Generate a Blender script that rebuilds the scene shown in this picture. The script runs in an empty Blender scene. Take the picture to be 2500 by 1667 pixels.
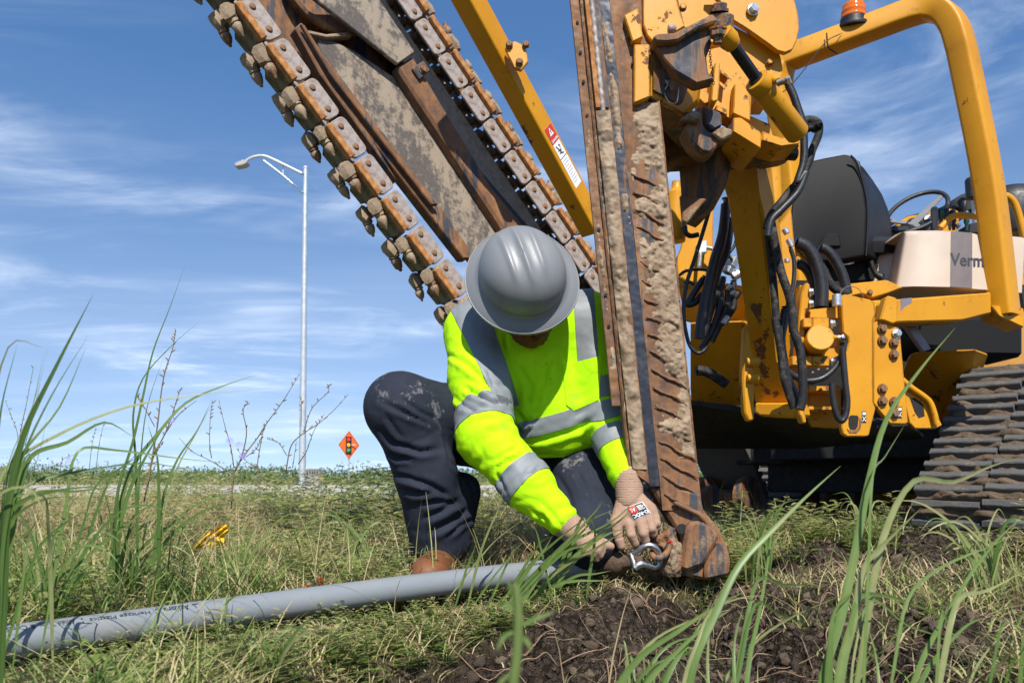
import bpy, bmesh, math, random
import numpy as np
from mathutils import Vector, Matrix, Euler
random.seed(7); RNG = np.random.default_rng(7)
R = math.radians
scene = bpy.context.scene
col = scene.collection

# ------------------------------------------------------------------ camera
FPX = 1944.0            # focal length in photo pixels (28 mm on a 36 mm sensor)
CAMH = 0.29
PITCH = R(3.0)
HORIZON = 1175.0
PPY = HORIZON - FPX * math.tan(PITCH)
cam = bpy.data.cameras.new('camera'); camo = bpy.data.objects.new('camera', cam); col.objects.link(camo)
camo.location = (0, 0, CAMH); camo.rotation_euler = (R(90) + PITCH, 0, 0)
cam.sensor_width = 36; cam.lens = 28.0; cam.shift_y = (PPY - 833.5) / 2500.0
cam.clip_start = 0.02; cam.clip_end = 5000
cam.dof.use_dof = True; cam.dof.focus_distance = 2.2; cam.dof.aperture_fstop = 8.0
scene.camera = camo

# ------------------------------------------------------------------ light
SUN_EL = 48.0; SUN_AZ = 8.0       # degrees above the horizon; degrees to the right of straight behind the camera
sd = Vector((math.sin(R(SUN_AZ)) * math.cos(R(SUN_EL)), -math.cos(R(SUN_AZ)) * math.cos(R(SUN_EL)), math.sin(R(SUN_EL))))
sun = bpy.data.lights.new('sun', 'SUN'); suno = bpy.data.objects.new('sun', sun); col.objects.link(suno)
suno.rotation_euler = sd.to_track_quat('Z', 'Y').to_euler(); suno.location = (3, -6, 12)
sun.energy = 5.0; sun.angle = R(0.53); sun.color = (1.0, 0.955, 0.88)
world = bpy.data.worlds.new('World'); scene.world = world; world.use_nodes = True
wn = world.node_tree; wn.nodes.clear()
def wnode(t, **k):
    n = wn.nodes.new(t)
    for a, b in k.items(): setattr(n, a, b)
    return n
sky = wnode('ShaderNodeTexSky', sky_type='NISHITA', sun_disc=False, sun_elevation=R(SUN_EL), sun_rotation=R(180 - SUN_AZ),
            altitude=200.0, air_density=1.0, dust_density=0.0, ozone_density=4.0)
tc = wnode('ShaderNodeTexCoord')
sep = wnode('ShaderNodeSeparateXYZ'); wn.links.new(tc.outputs['Generated'], sep.inputs[0])
def wmath(op, a, b=None, clamp=False):
    n = wnode('ShaderNodeMath', operation=op, use_clamp=clamp)
    for i, v in enumerate((a, b)):
        if v is None: continue
        if isinstance(v, (int, float)): n.inputs[i].default_value = v
        else: wn.links.new(v, n.inputs[i])
    return n.outputs[0]
zz = wmath('ADD', wmath('MAXIMUM', sep.outputs[2], 0.0), 0.10)
cx = wmath('ADD', wmath('DIVIDE', sep.outputs[0], zz), 1.15); cy = wmath('DIVIDE', sep.outputs[1], zz)
comb = wnode('ShaderNodeCombineXYZ'); wn.links.new(cx, comb.inputs[0]); wn.links.new(cy, comb.inputs[1])
def wnoise(scale, rot, loc, stretch, detail, rough, dist):
    mp = wnode('ShaderNodeMapping'); mp.inputs['Rotation'].default_value = (0, 0, R(rot)); mp.inputs['Location'].default_value = loc
    mp.inputs['Scale'].default_value = stretch
    wn.links.new(comb.outputs[0], mp.inputs[0])
    nz = wnode('ShaderNodeTexNoise'); nz.inputs['Scale'].default_value = scale; nz.inputs['Detail'].default_value = detail
    nz.inputs['Roughness'].default_value = rough; nz.inputs['Distortion'].default_value = dist
    wn.links.new(mp.outputs[0], nz.inputs['Vector']); return nz.outputs['Fac']
def wramp(fac, a, b):
    m = wnode('ShaderNodeMapRange', interpolation_type='SMOOTHSTEP'); m.inputs[1].default_value = a; m.inputs[2].default_value = b
    wn.links.new(fac, m.inputs[0]); return m.outputs[0]
big = wramp(wnoise(0.75, 20, (3.4, 0.9, 0), (1, .9, 1), 4, .55, .5), .42, .66)
wisp = wramp(wnoise(1.3, -38, (0.7, 2.2, 0), (0.6, 1.1, 1), 10, .60, 1.6), .44, .80)
fine = wramp(wnoise(1.2, 52, (5.0, 1.0, 0), (0.6, 1.3, 1), 10, .62, 2.0), .44, .82)
low = wmath('MULTIPLY', wramp(wnoise(0.9, 8, (2.0, 7.0, 0), (0.30, 1.0, 1), 6, .52, .6), .44, .78), wramp(sep.outputs[2], .42, .08))
cf = wmath('MULTIPLY', wmath('ADD', wmath('ADD', wmath('MULTIPLY', big, wisp), wmath('MULTIPLY', wmath('MULTIPLY', big, fine), .7)), wmath('MULTIPLY', low, .4)), .62, True)
mix = wnode('ShaderNodeMixRGB'); mix.inputs[2].default_value = (7.0, 7.7, 8.8, 1)
SKY_SAT = wnode('ShaderNodeHueSaturation'); sat_ = wnode('ShaderNodeMapRange'); wn.links.new(sep.outputs[2], sat_.inputs[0])
for i_, v_ in zip((1, 2, 3, 4), (0.0, .45, .80, 1.13)): sat_.inputs[i_].default_value = v_
wn.links.new(sat_.outputs[0], SKY_SAT.inputs['Saturation'])
lift = wmath('ADD', wmath('MULTIPLY', wmath('MAXIMUM', sep.outputs[2], 0.0), .85), .16)
lv = wnode('ShaderNodeCombineXYZ'); wn.links.new(sep.outputs[0], lv.inputs[0]); wn.links.new(sep.outputs[1], lv.inputs[1]); wn.links.new(lift, lv.inputs[2])
ln = wnode('ShaderNodeVectorMath', operation='NORMALIZE'); wn.links.new(lv.outputs[0], ln.inputs[0]); wn.links.new(ln.outputs[0], sky.inputs[0])
wn.links.new(sky.outputs[0], SKY_SAT.inputs['Color']); wn.links.new(SKY_SAT.outputs[0], mix.inputs[1]); wn.links.new(cf, mix.inputs[0])
bg = wnode('ShaderNodeBackground'); bg.inputs[1].default_value = 0.122
wn.links.new(mix.outputs[0], bg.inputs[0])
wo = wnode('ShaderNodeOutputWorld'); wn.links.new(bg.outputs[0], wo.inputs[0])
scene.view_settings.view_transform = 'Standard'; scene.view_settings.look = 'None'
scene.view_settings.exposure = 0.48; scene.view_settings.gamma = 1.0; scene.view_settings.use_curve_mapping = False

# ------------------------------------------------------------------ placing helpers
_cp, _sp = math.cos(PITCH), math.sin(PITCH)
def P(px, py, Y):
    """world point seen at photo pixel (px, py) at distance Y in front of the camera"""
    u = PPY - py
    ry = FPX * _cp - _sp * u; rz = FPX * _sp + _cp * u
    t = Y / ry
    return Vector(((px - 1250.0) * t, Y, CAMH + rz * t))
def Pn(px, py, Y):
    u = PPY - py; t = Y / (FPX * _cp - _sp * u); return np.stack([(px - 1250.0) * t, Y + 0 * t, CAMH + (FPX * _sp + _cp * u) * t], -1)
def ray(px, py):
    return (P(px, py, 1.0) - Vector((0, 0, CAMH))).normalized()
def crop(ox, oy, s):
    return lambda *pts: [(ox + p[0] / s, oy + p[1] / s) + tuple(p[2:]) for p in pts]
K1 = crop(500, 0, 3.136); K2 = crop(800, 350, 3.136); K3 = crop(1350, 0, 3.136); K4 = crop(1900, 0, 3.485)
K5 = crop(1600, 380, 3.136); K6 = crop(2000, 380, 3.136); K7 = crop(1650, 700, 3.136); K8 = crop(2000, 850, 2.85)
KA = crop(900, 500, 3.137); KB = crop(880, 850, 2.852); KC = crop(1300, 1050, 3.92); KD = crop(1350, 200, 2.24)
KF = crop(0, 850, 2.94); KG = crop(1500, 1200, 2.352)
def at(pts, Y=None):
    out = []
    for p in pts:
        out.append(P(p[0], p[1], p[2] if len(p) > 2 else Y))
    return out

# ------------------------------------------------------------------ object helpers
ORG = {}
def link(name, me, mat=None, parent=None, smooth=None):
    co = np.empty(len(me.vertices) * 3, np.float32); me.vertices.foreach_get('co', co); co = co.reshape(-1, 3)
    c = (co.min(0) + co.max(0)) / 2 if len(co) else np.zeros(3)
    me.vertices.foreach_set('co', (co - c).astype(np.float32).ravel())
    o = bpy.data.objects.new(name, me); col.objects.link(o)
    c = Vector([float(v) for v in c]); ORG[o.name] = c.copy()
    if parent is not None:
        o.parent = parent; o.location = c - ORG[parent.name]
    else: o.location = c
    if mat is not None: me.materials.append(mat)
    if smooth == 'all': me.polygons.foreach_set('use_smooth', [True] * len(me.polygons))
    elif smooth:
        me.polygons.foreach_set('use_smooth', [True] * len(me.polygons)); me.set_sharp_from_angle(angle=R(smooth))
    me.update()
    return o
def mesh(name, v, f, mat=None, parent=None, smooth=None, bevel=0.0, seg=1, fixn=True):
    me = bpy.data.meshes.new(name)
    me.from_pydata([tuple(p) for p in v], [], f)
    if fixn or bevel:
        bm = bmesh.new(); bm.from_mesh(me)
        if fixn: bmesh.ops.recalc_face_normals(bm, faces=bm.faces)
        if bevel:
            es = [e for e in bm.edges if len(e.link_faces) == 2 and e.calc_face_angle(0) > R(28)]
            if es: bmesh.ops.bevel(bm, geom=es, offset=bevel, segments=seg, profile=.5, affect='EDGES', clamp_overlap=True)
        bm.to_mesh(me); bm.free()
    return link(name, me, mat, parent, smooth if smooth is not None else (25 if bevel else None))
def empty(name, loc, label=None, cat=None, group=None):
    o = bpy.data.objects.new(name, None); col.objects.link(o); o.location = loc; o.empty_display_size = .1
    ORG[o.name] = Vector(loc)
    return tag(o, label, cat, group)
def tag(o, label=None, cat=None, group=None, kind=None):
    if label: o['label'] = label
    if cat: o['category'] = cat
    if group: o['group'] = group
    if kind: o['kind'] = kind
    return o
def slab(name, pts, Y, th, mat, parent, bevel=.003, ext=None, yaw=None, tilt=0.0):
    """flat plate: outline in photo pixels at distance Y (or per-point), th metres thick going back along ext"""
    if yaw is not None:                            # plate faces left of the camera: its right side is nearer
        xr = sum(p[0] for p in pts) / len(pts); yr = sum(p[1] for p in pts) / len(pts); pts = [(p[0], p[1], Y - (p[0] - xr) * Y / FPX * yaw + (p[1] - yr) * Y / FPX * tilt) for p in pts]; ext = ext or (.72 * (1 if yaw > 0 else -1), .69, 0)
    f = at(pts, Y)
    e = Vector(ext).normalized() * th if ext else Vector((0, th, 0))
    n = len(f); v = f + [p + e for p in f]
    fc = [list(range(n)), list(range(2 * n - 1, n - 1, -1))] + [[i, (i + 1) % n, n + (i + 1) % n, n + i] for i in range(n)]
    return mesh(name, v, fc, mat, parent, bevel=bevel)
def frame(d):
    d = d.normalized(); a = Vector((0, 0, 1)) if abs(d.z) < .9 else Vector((1, 0, 0))
    x = d.cross(a).normalized(); y = x.cross(d).normalized()
    return x, y, d
def cyl_data(p0, p1, r0, r1=None, n=20, caps=True):
    r1 = r0 if r1 is None else r1
    x, y, d = frame(p1 - p0); v = []; f = []
    for p, r in ((p0, r0), (p1, r1)):
        for i in range(n):
            a = 2 * math.pi * i / n; v.append(p + x * (math.cos(a) * r) + y * (math.sin(a) * r))
    for i in range(n): f.append([i, (i + 1) % n, n + (i + 1) % n, n + i])
    if caps: f += [list(range(n - 1, -1, -1)), list(range(n, 2 * n))]
    return v, f
def cyl(name, p0, p1, r0, mat, parent, r1=None, n=20, bevel=.002):
    v, f = cyl_data(p0, p1, r0, r1, n); return mesh(name, v, f, mat, parent, bevel=bevel)
def lathe(name, p0, axis, prof, mat, parent, n=28, smooth=40, bevel=0):
    """prof: list of (radius, distance along axis)"""
    x, y, d = frame(axis); v = []; f = []
    for r, h in prof:
        for i in range(n):
            a = 2 * math.pi * i / n; v.append(p0 + d * h + x * (math.cos(a) * r) + y * (math.sin(a) * r))
    for k in range(len(prof) - 1):
        for i in range(n): f.append([k * n + i, k * n + (i + 1) % n, (k + 1) * n + (i + 1) % n, (k + 1) * n + i])
    f += [list(range(n - 1, -1, -1)), list(range((len(prof) - 1) * n, len(prof) * n))]
    return mesh(name, v, f, mat, parent, smooth=smooth, bevel=bevel)
def catmull(pts, sub=6):
    pts = [Vector(p) for p in pts]
    if len(pts) < 3: return [pts[0].lerp(pts[-1], i / sub) for i in range(sub + 1)]
    q = [pts[0] * 2 - pts[1]] + pts + [pts[-1] * 2 - pts[-2]]; out = []
    for i in range(1, len(q) - 2):
        a, b, c, d = q[i - 1:i + 3]
        for k in range(sub):
            t = k / sub
            out.append(.5 * ((2 * b) + (c - a) * t + (2 * a - 5 * b + 4 * c - d) * t * t + (3 * b - a - 3 * c + d) * t ** 3))
    out.append(pts[-1]); return out
def tube_data(path, r, n=10, closed=False):
    v = []; f = []; m = len(path); up = None
    for i, p in enumerate(path):
        if closed: d = (path[(i + 1) % m] - path[i - 1])
        else: d = (path[min(i + 1, m - 1)] - path[max(i - 1, 0)])
        d.normalize()
        if up is None: x, y, _ = frame(d)
        else:
            x = (up - d * up.dot(d)).normalized(); y = d.cross(x)
        up = x
        rr = r[i] if hasattr(r, '__len__') else r
        for k in range(n):
            a = 2 * math.pi * k / n; v.append(p + x * (math.cos(a) * rr) + y * (math.sin(a) * rr))
    for i in range(m if closed else m - 1):
        for k in range(n):
            j = (i + 1) % m
            f.append([i * n + k, i * n + (k + 1) % n, j * n + (k + 1) % n, j * n + k])
    if not closed: f += [list(range(n - 1, -1, -1)), list(range((m - 1) * n, m * n))]
    return v, f
def tube(name, pts, r, mat, parent, n=10, sub=6, closed=False):
    path = catmull(pts, sub) if sub else [Vector(p) for p in pts]
    if hasattr(r, '__len__'): r = list(np.interp(np.linspace(0, 1, len(path)), np.linspace(0, 1, len(r)), r))
    v, f = tube_data(path, r, n, closed); return mesh(name, v, f, mat, parent, smooth=60)
def box_data(c, ax, ay, az):
    v = [c + ax * i + ay * j + az * k for i in (-1, 1) for j in (-1, 1) for k in (-1, 1)]
    return v, [[0, 1, 3, 2], [4, 6, 7, 5], [0, 4, 5, 1], [2, 3, 7, 6], [0, 2, 6, 4], [1, 5, 7, 3]]
def beam(name, p0, p1, w, h, mat, parent, side=Vector((1, 0, 0)), bevel=.006):
    """box section from p0 to p1, w along 'side', h across it"""
    d = (p1 - p0); L = d.length; d.normalize()
    s = (side - d * side.dot(d)).normalized(); t = d.cross(s)
    v, f = box_data((p0 + p1) / 2, d * L / 2, s * w / 2, t * h / 2)
    return mesh(name, v, f, mat, parent, bevel=bevel)
def sweep_rect(name, path, side, w, h, mat, parent, bevel=.008, c=.012):
    """rounded box section swept along a path lying in a plane; side = constant direction across the plane"""
    s = side.normalized(); v = []; f = []
    prof = []
    for sx, sy in ((1, 1), (-1, 1), (-1, -1), (1, -1)):
        a0 = {(1, 1): 0, (-1, 1): 90, (-1, -1): 180, (1, -1): 270}[(sx, sy)]
        for k in range(4):
            a = R(a0 + 30 * k); prof.append((sx * (w / 2 - c) + math.cos(a) * c, sy * (h / 2 - c) + math.sin(a) * c))
    n = len(prof)
    for i, p in enumerate(path):
        d = (path[min(i + 1, len(path) - 1)] - path[max(i - 1, 0)]).normalized(); t = d.cross(s).normalized()
        for a, b in prof: v.append(p + s * a + t * b)
    for i in range(len(path) - 1):
        for k in range(n): f.append([i * n + k, i * n + (k + 1) % n, (i + 1) * n + (k + 1) % n, (i + 1) * n + k])
    f += [list(range(n - 1, -1, -1)), list(range((len(path) - 1) * n, len(path) * n))]
    return mesh(name, v, f, mat, parent, smooth=50)
def bolt(p, nrm, r, mat, parent, name='bolt', washer=True):
    nrm = Vector(nrm).normalized(); x, y, d = frame(nrm); v = []; f = []
    def ring(rr, h, n, off=0):
        b = len(v)
        for i in range(n):
            a = 2 * math.pi * i / n + off; v.append(p + d * h + x * (math.cos(a) * rr) + y * (math.sin(a) * rr))
        return b
    n = 12
    if washer:
        a = ring(r * 1.25, -.002, n); b = ring(r * 1.25, r * .25, n)
        f.extend([[a + i, a + (i + 1) % n, b + (i + 1) % n, b + i] for i in range(n)]); f.append([b + i for i in range(n)])
    a = ring(r, 0, 6); b = ring(r, r * .85, 6); c = ring(r * .82, r * 1.0, 6)
    for u, w in ((a, b), (b, c)): f.extend([[u + i, u + (i + 1) % 6, w + (i + 1) % 6, w + i] for i in range(6)])
    f.append([c + i for i in range(6)])
    return mesh(name, v, f, mat, parent)
def grid_mesh(name, V, mat, parent=None, smooth='all', close_u=False):
    """V: array (n,m,3)"""
    n, m = V.shape[:2]; idx = np.arange(n * m).reshape(n, m); f = []
    a = idx[:-1, :-1].ravel(); b = idx[1:, :-1].ravel(); c = idx[1:, 1:].ravel(); d = idx[:-1, 1:].ravel()
    q = np.stack([a, b, c, d], 1)
    return quads(name, V.reshape(-1, 3), q, mat, parent, smooth)
def quads(name, V, Q, mat, parent=None, smooth=None, attr=None):
    me = bpy.data.meshes.new(name); n = len(Q)
    me.vertices.add(len(V)); me.vertices.foreach_set('co', np.ascontiguousarray(V, np.float32).ravel())
    me.loops.add(n * 4); me.loops.foreach_set('vertex_index', np.ascontiguousarray(Q, np.int32).ravel())
    me.polygons.add(n); me.polygons.foreach_set('loop_start', np.arange(0, n * 4, 4, dtype=np.int32))
    try: me.polygons.foreach_set('loop_total', np.full(n, 4, np.int32))
    except Exception: pass
    me.update(calc_edges=True); me.validate()
    if attr is not None:
        for k, a in attr.items():
            at_ = me.attributes.new(k, 'FLOAT', 'POINT'); at_.data.foreach_set('value', np.ascontiguousarray(a, np.float32))
    return link(name, me, mat, parent, smooth)

# ------------------------------------------------------------------ numpy noise and surfaces
_perm = np.random.default_rng(3).random((64, 64, 64)).astype(np.float32)
def vnoise(p):
    p = np.asarray(p, np.float32); i = np.floor(p).astype(int); f = p - i; f = f * f * (3 - 2 * f)
    x0, y0, z0 = (i[..., k] & 63 for k in range(3)); x1, y1, z1 = ((i[..., k] + 1) & 63 for k in range(3))
    fx, fy, fz = f[..., 0], f[..., 1], f[..., 2]; T = _perm
    a = (T[x0, y0, z0] * (1 - fx) + T[x1, y0, z0] * fx) * (1 - fy) + (T[x0, y1, z0] * (1 - fx) + T[x1, y1, z0] * fx) * fy
    b = (T[x0, y0, z1] * (1 - fx) + T[x1, y0, z1] * fx) * (1 - fy) + (T[x0, y1, z1] * (1 - fx) + T[x1, y1, z1] * fx) * fy
    return (a * (1 - fz) + b * fz) * 2 - 1
def fbm(p, o=4, g=.5):
    s = 0; a = 1; p = np.asarray(p, np.float32)
    for k in range(o): s = s + a * vnoise(p * (2 ** k) + 17.3 * k); a *= g
    return s
def noise2(x, y, s, o=4, g=.5, z=0.0):
    return fbm(np.stack([np.asarray(x) * s, np.asarray(y) * s, np.full(np.shape(x), z)], -1), o, g)
class SDF:
    def __init__(s, lo, hi, h):
        s.lo = np.array(lo, float); s.h = h; s.n = np.ceil((np.array(hi) - s.lo) / h).astype(int) + 1
        g = [s.lo[k] + h * np.arange(s.n[k]) for k in range(3)]
        s.X = np.stack(np.meshgrid(*g, indexing='ij'), -1).astype(np.float32); s.d = np.full(s.X.shape[:3], 9.0, np.float32)
    def put(s, d, k=0.0, sub=False):
        if sub:
            s.d = np.maximum(s.d, -d) if not k else -s._smin(-s.d, d, k)
        else: s.d = np.minimum(s.d, d) if not k else s._smin(s.d, d, k)
    def _smin(s, a, b, k):
        h = np.clip(.5 + .5 * (b - a) / k, 0, 1); return b * (1 - h) + a * h - k * h * (1 - h)
    def cap(s, a, b, ra, rb=None, k=.03, sub=False, warp=None):
        rb = ra if rb is None else rb; a = np.array(a, np.float32); b = np.array(b, np.float32); X = s.X if warp is None else warp
        ab = b - a; t = np.clip(((X - a) @ ab) / max(float(ab @ ab), 1e-9), 0, 1)
        d = np.sqrt(((X - a - t[..., None] * ab) ** 2).sum(-1)) - (ra + (rb - ra) * t)
        s.put(d, k, sub)
    def chain(s, pts, rs, k=.03):
        for i in range(len(pts) - 1): s.cap(pts[i], pts[i + 1], rs[i], rs[i + 1], k)
    def ell(s, c, r, rot=None, k=.03, sub=False):
        q = s.X - np.array(c, np.float32)
        if rot is not None: q = q @ np.array(rot, np.float32)       # columns are the axes
        q = q / np.array(r, np.float32); l = np.sqrt((q ** 2).sum(-1)); s.put((l - 1) * min(r) * (1 + .0 * l), k, sub)
    def rbox(s, c, hs, rnd, rot=None, k=.02, sub=False):
        q = s.X - np.array(c, np.float32)
        if rot is not None: q = q @ np.array(rot, np.float32)
        q = np.abs(q) - (np.array(hs, np.float32) - rnd)
        d = np.sqrt((np.maximum(q, 0) ** 2).sum(-1)) + np.minimum(q.max(-1), 0) - rnd; s.put(d, k, sub)
    def surf(s):
        D = s.d; n = D.shape; S = D < 0
        c = tuple(m - 1 for m in n)
        sl = lambda o: tuple(slice(o[k], o[k] + c[k]) for k in range(3))
        cor = [(i, j, k) for i in (0, 1) for j in (0, 1) for k in (0, 1)]
        cnt = sum(S[sl(o)].astype(np.int8) for o in cor); act = (cnt > 0) & (cnt < 8)
        A = np.argwhere(act); vid = np.full(c, -1, int); vid[act] = np.arange(len(A))
        acc = np.zeros((len(A), 3)); num = np.zeros(len(A))
        for o in cor:
            for ax in range(3):
                if o[ax]: continue
                e = list(o); e[ax] = 1
                d0 = D[A[:, 0] + o[0], A[:, 1] + o[1], A[:, 2] + o[2]]; d1 = D[A[:, 0] + e[0], A[:, 1] + e[1], A[:, 2] + e[2]]
                m = (d0 < 0) != (d1 < 0); t = np.where(m, d0 / np.where(m, d0 - d1, 1), 0)
                pt = np.array(o, float) + 0 * acc; pt[:, ax] = t
                acc[m] += pt[m]; num[m] += 1
        V = s.lo + (A + acc / num[:, None]) * s.h; F = []
        for ax in range(3):
            u, w = [(1, 2), (2, 0), (0, 1)][ax]
            s0 = [slice(None)] * 3; s1 = [slice(None)] * 3; s0[ax] = slice(0, n[ax] - 1); s1[ax] = slice(1, n[ax])
            a = S[tuple(s0)]; b = S[tuple(s1)]; E = np.argwhere(a != b)
            E = E[(E[:, u] > 0) & (E[:, w] > 0) & (E[:, u] < n[u] - 1) & (E[:, w] < n[w] - 1)]
            fl = a[E[:, 0], E[:, 1], E[:, 2]]
            def cell(du, dw):
                q = E.copy(); q[:, u] -= du; q[:, w] -= dw; return vid[q[:, 0], q[:, 1], q[:, 2]]
            q = np.stack([cell(1, 1), cell(0, 1), cell(0, 0), cell(1, 0)], 1); q[~fl] = q[~fl][:, ::-1]
            F.append(q)
        F = np.concatenate(F); return V, F
def vnormals(V, Q):
    fn = np.cross(V[Q[:, 2]] - V[Q[:, 0]], V[Q[:, 3]] - V[Q[:, 1]]); N = np.zeros_like(V)
    for k in range(4): np.add.at(N, Q[:, k], fn)
    return N / (np.linalg.norm(N, axis=1, keepdims=True) + 1e-12)
def relax(V, Q, it=2, lam=.5):
    e = np.concatenate([Q[:, [0, 1]], Q[:, [1, 2]], Q[:, [2, 3]], Q[:, [3, 0]]])
    deg = np.bincount(e[:, 0], minlength=len(V)) + np.bincount(e[:, 1], minlength=len(V))
    for _ in range(it):
        S = np.zeros_like(V); np.add.at(S, e[:, 0], V[e[:, 1]]); np.add.at(S, e[:, 1], V[e[:, 0]])
        V = V * (1 - lam) + lam * S / np.maximum(deg, 1)[:, None]
    return V
def text_mesh(txt, size, bold=0.0, space=1.0):
    """flat outline of a line of lettering as vertices and triangles, in the xy plane, baseline at y=0"""
    cu = bpy.data.curves.new('lettering', 'FONT'); cu.body = txt; cu.size = size; cu.offset = bold; cu.space_character = space
    cu.resolution_u = 3
    o = bpy.data.objects.new('lettering', cu); col.objects.link(o)
    dg = bpy.context.evaluated_depsgraph_get(); me = bpy.data.meshes.new_from_object(o.evaluated_get(dg))
    v = [tuple(q.co) for q in me.vertices]; f = [list(q.vertices) for q in me.polygons]
    bpy.data.objects.remove(o); bpy.data.curves.remove(cu); bpy.data.meshes.remove(me)
    return v, f
def letters(name, txt, size, mapf, mat, parent, bold=0.0, space=1.0, cutx=None):
    v, f = text_mesh(txt, size, bold, space)
    return mesh(name, [mapf(a, b) for a, b, _ in v], f, mat, parent, fixn=False)
def plane_map(o, x, y):
    return lambda a, b: o + x * a + y * b
# ------------------------------------------------------------------ materials
MATS = {}
class NT:
    def __init__(s, name):
        s.m = bpy.data.materials.new(name); s.m.use_nodes = True; s.t = s.m.node_tree; s.b = s.t.nodes['Principled BSDF']
        s.co = s.t.nodes.new('ShaderNodeTexCoord'); MATS[name] = s.m
    def n(s, t, **k):
        q = s.t.nodes.new(t)
        for a, b in k.items(): setattr(q, a, b)
        return q
    def l(s, a, b): s.t.links.new(a, b)
    def inp(s, node, i, v):
        if v is None: return
        if hasattr(v, 'is_linked') or hasattr(v, 'links'): s.l(v, node.inputs[i])
        elif isinstance(v, (tuple, list)) and len(v) == 3 and node.inputs[i].type == 'RGBA': node.inputs[i].default_value = (*v, 1)
        else: node.inputs[i].default_value = v
    def noise(s, scale, detail=5, rough=.55, stretch=None, rot=(0, 0, 0), dist=0.0, src='Object', out='Fac'):
        q = s.n('ShaderNodeTexNoise'); v = s.co.outputs[src]
        if stretch or any(rot):
            mp = s.n('ShaderNodeMapping'); mp.inputs['Scale'].default_value = stretch or (1, 1, 1); mp.inputs['Rotation'].default_value = rot
            s.l(v, mp.inputs[0]); v = mp.outputs[0]
        s.l(v, q.inputs['Vector']); q.inputs['Scale'].default_value = scale; q.inputs['Detail'].default_value = detail
        q.inputs['Roughness'].default_value = rough; q.inputs['Distortion'].default_value = dist
        return q.outputs[out]
    def ramp(s, fac, a, b, lo=0.0, hi=1.0):
        q = s.n('ShaderNodeMapRange', interpolation_type='SMOOTHSTEP'); s.l(fac, q.inputs[0])
        for i, v in zip((1, 2, 3, 4), (a, b, lo, hi)): q.inputs[i].default_value = v
        return q.outputs[0]
    def mix(s, fac, a, b, mode='MIX'):
        q = s.n('ShaderNodeMixRGB', blend_type=mode); s.inp(q, 0, fac); s.inp(q, 1, a); s.inp(q, 2, b); return q.outputs[0]
    def math(s, op, a, b=0.0, clamp=False):
        q = s.n('ShaderNodeMath', operation=op, use_clamp=clamp); s.inp(q, 0, a); s.inp(q, 1, b); return q.outputs[0]
    def cramp(s, fac, stops):
        q = s.n('ShaderNodeValToRGB'); s.l(fac, q.inputs[0]); e = q.color_ramp.elements
        while len(e) < len(stops): e.new(.5)
        for i, (p, c) in enumerate(stops): e[i].position = p; e[i].color = (*c, 1)
        return q.outputs[0]
    def attr(s, name):
        q = s.n('ShaderNodeAttribute'); q.attribute_name = name; return q.outputs['Fac']
    def edge(s, rad):
        # 0 on flat faces, rising towards worn outer edges
        bv = s.n('ShaderNodeBevel', samples=4); bv.inputs[0].default_value = rad; g = s.n('ShaderNodeNewGeometry'); d = s.n('ShaderNodeVectorMath', operation='DOT_PRODUCT')
        s.l(bv.outputs[0], d.inputs[0]); s.l(g.outputs['Normal'], d.inputs[1]); return s.math('SUBTRACT', 1.0, d.outputs['Value'], True)
    def bump(s, h, strength=.3, dist=.01, normal=None):
        q = s.n('ShaderNodeBump'); q.inputs['Strength'].default_value = strength; q.inputs['Distance'].default_value = dist
        s.l(h, q.inputs['Height'])
        if normal is not None: s.l(normal, q.inputs['Normal'])
        return q.outputs[0]
    def fin(s, color, rough=.5, metal=0.0, normal=None, spec=None, **k):
        s.inp(s.b, 'Base Color', color); s.inp(s.b, 'Roughness', rough); s.inp(s.b, 'Metallic', metal)
        if normal is not None: s.l(normal, s.b.inputs['Normal'])
        if spec is not None: s.inp(s.b, 'Specular IOR Level', spec)
        for a, v in k.items(): s.inp(s.b, a.replace('_', ' '), v)
        return s.m
def simple(name, c, rough=.5, metal=0.0, var=.12, scale=30, bump=.0, spec=None, **k):
    t = NT(name); nz = t.noise(scale, 4)
    cc = t.mix(t.ramp(nz, .3, .7), tuple(x * (1 - var) for x in c), tuple(min(1, x * (1 + var)) for x in c))
    rr = t.ramp(t.noise(scale * 2.7, 3), .3, .7, max(.02, rough - .07), min(1, rough + .1))
    return t.fin(cc, rr, metal, t.bump(nz, bump, .004) if bump else None, spec, **k)

YEL = (0.70, 0.325, 0.012)
def yellow(name, wear):
    t = NT(name)
    n1 = t.noise(14, 8, .7); n2 = t.noise(3.0, 4, .6); n3 = t.noise(90, 3, .6)
    c = t.mix(t.ramp(n2, .3, .7), (.50, .212, .004), (.58, .262, .006))
    c = t.mix(t.ramp(t.noise(5, 6, .7, (1, 1, .25)), .60, .78, 0, .22), c, (.36, .18, .03))
    c = t.mix(t.ramp(t.noise(11, 9, .75), .60 - wear * .07, .74 - wear * .05, 0, .55), c, (.12, .06, .02))
    # paint rubbed off along edges and in chips
    e = t.ramp(t.math('MULTIPLY', t.edge(.006), t.ramp(n1, .44 - wear * .06, .60 - wear * .06)), .02, .10)
    ch = t.ramp(t.math('MULTIPLY', n1, t.ramp(n2, .35, .7, .75, 1.1)), .675 - wear * .11, .69 - wear * .11)
    sp = t.ramp(n3, .715, .73)
    f = t.math('MAXIMUM', t.math('MAXIMUM', e, ch), sp, True)
    rust = t.mix(n3, (.09, .035, .018), (.20, .085, .035))
    c = t.mix(f, c, rust)
    r = t.mix(f, t.ramp(n1, .3, .7, .36, .55), (.8, .8, .8))
    return t.fin(c, r, 0.0, t.bump(t.math('ADD', t.math('MULTIPLY', f, -.6), t.math('MULTIPLY', n3, .25)), .25, .002), .36)
yellow('yellow_paint', .25); yellow('worn_yellow_paint', .75)

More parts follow.
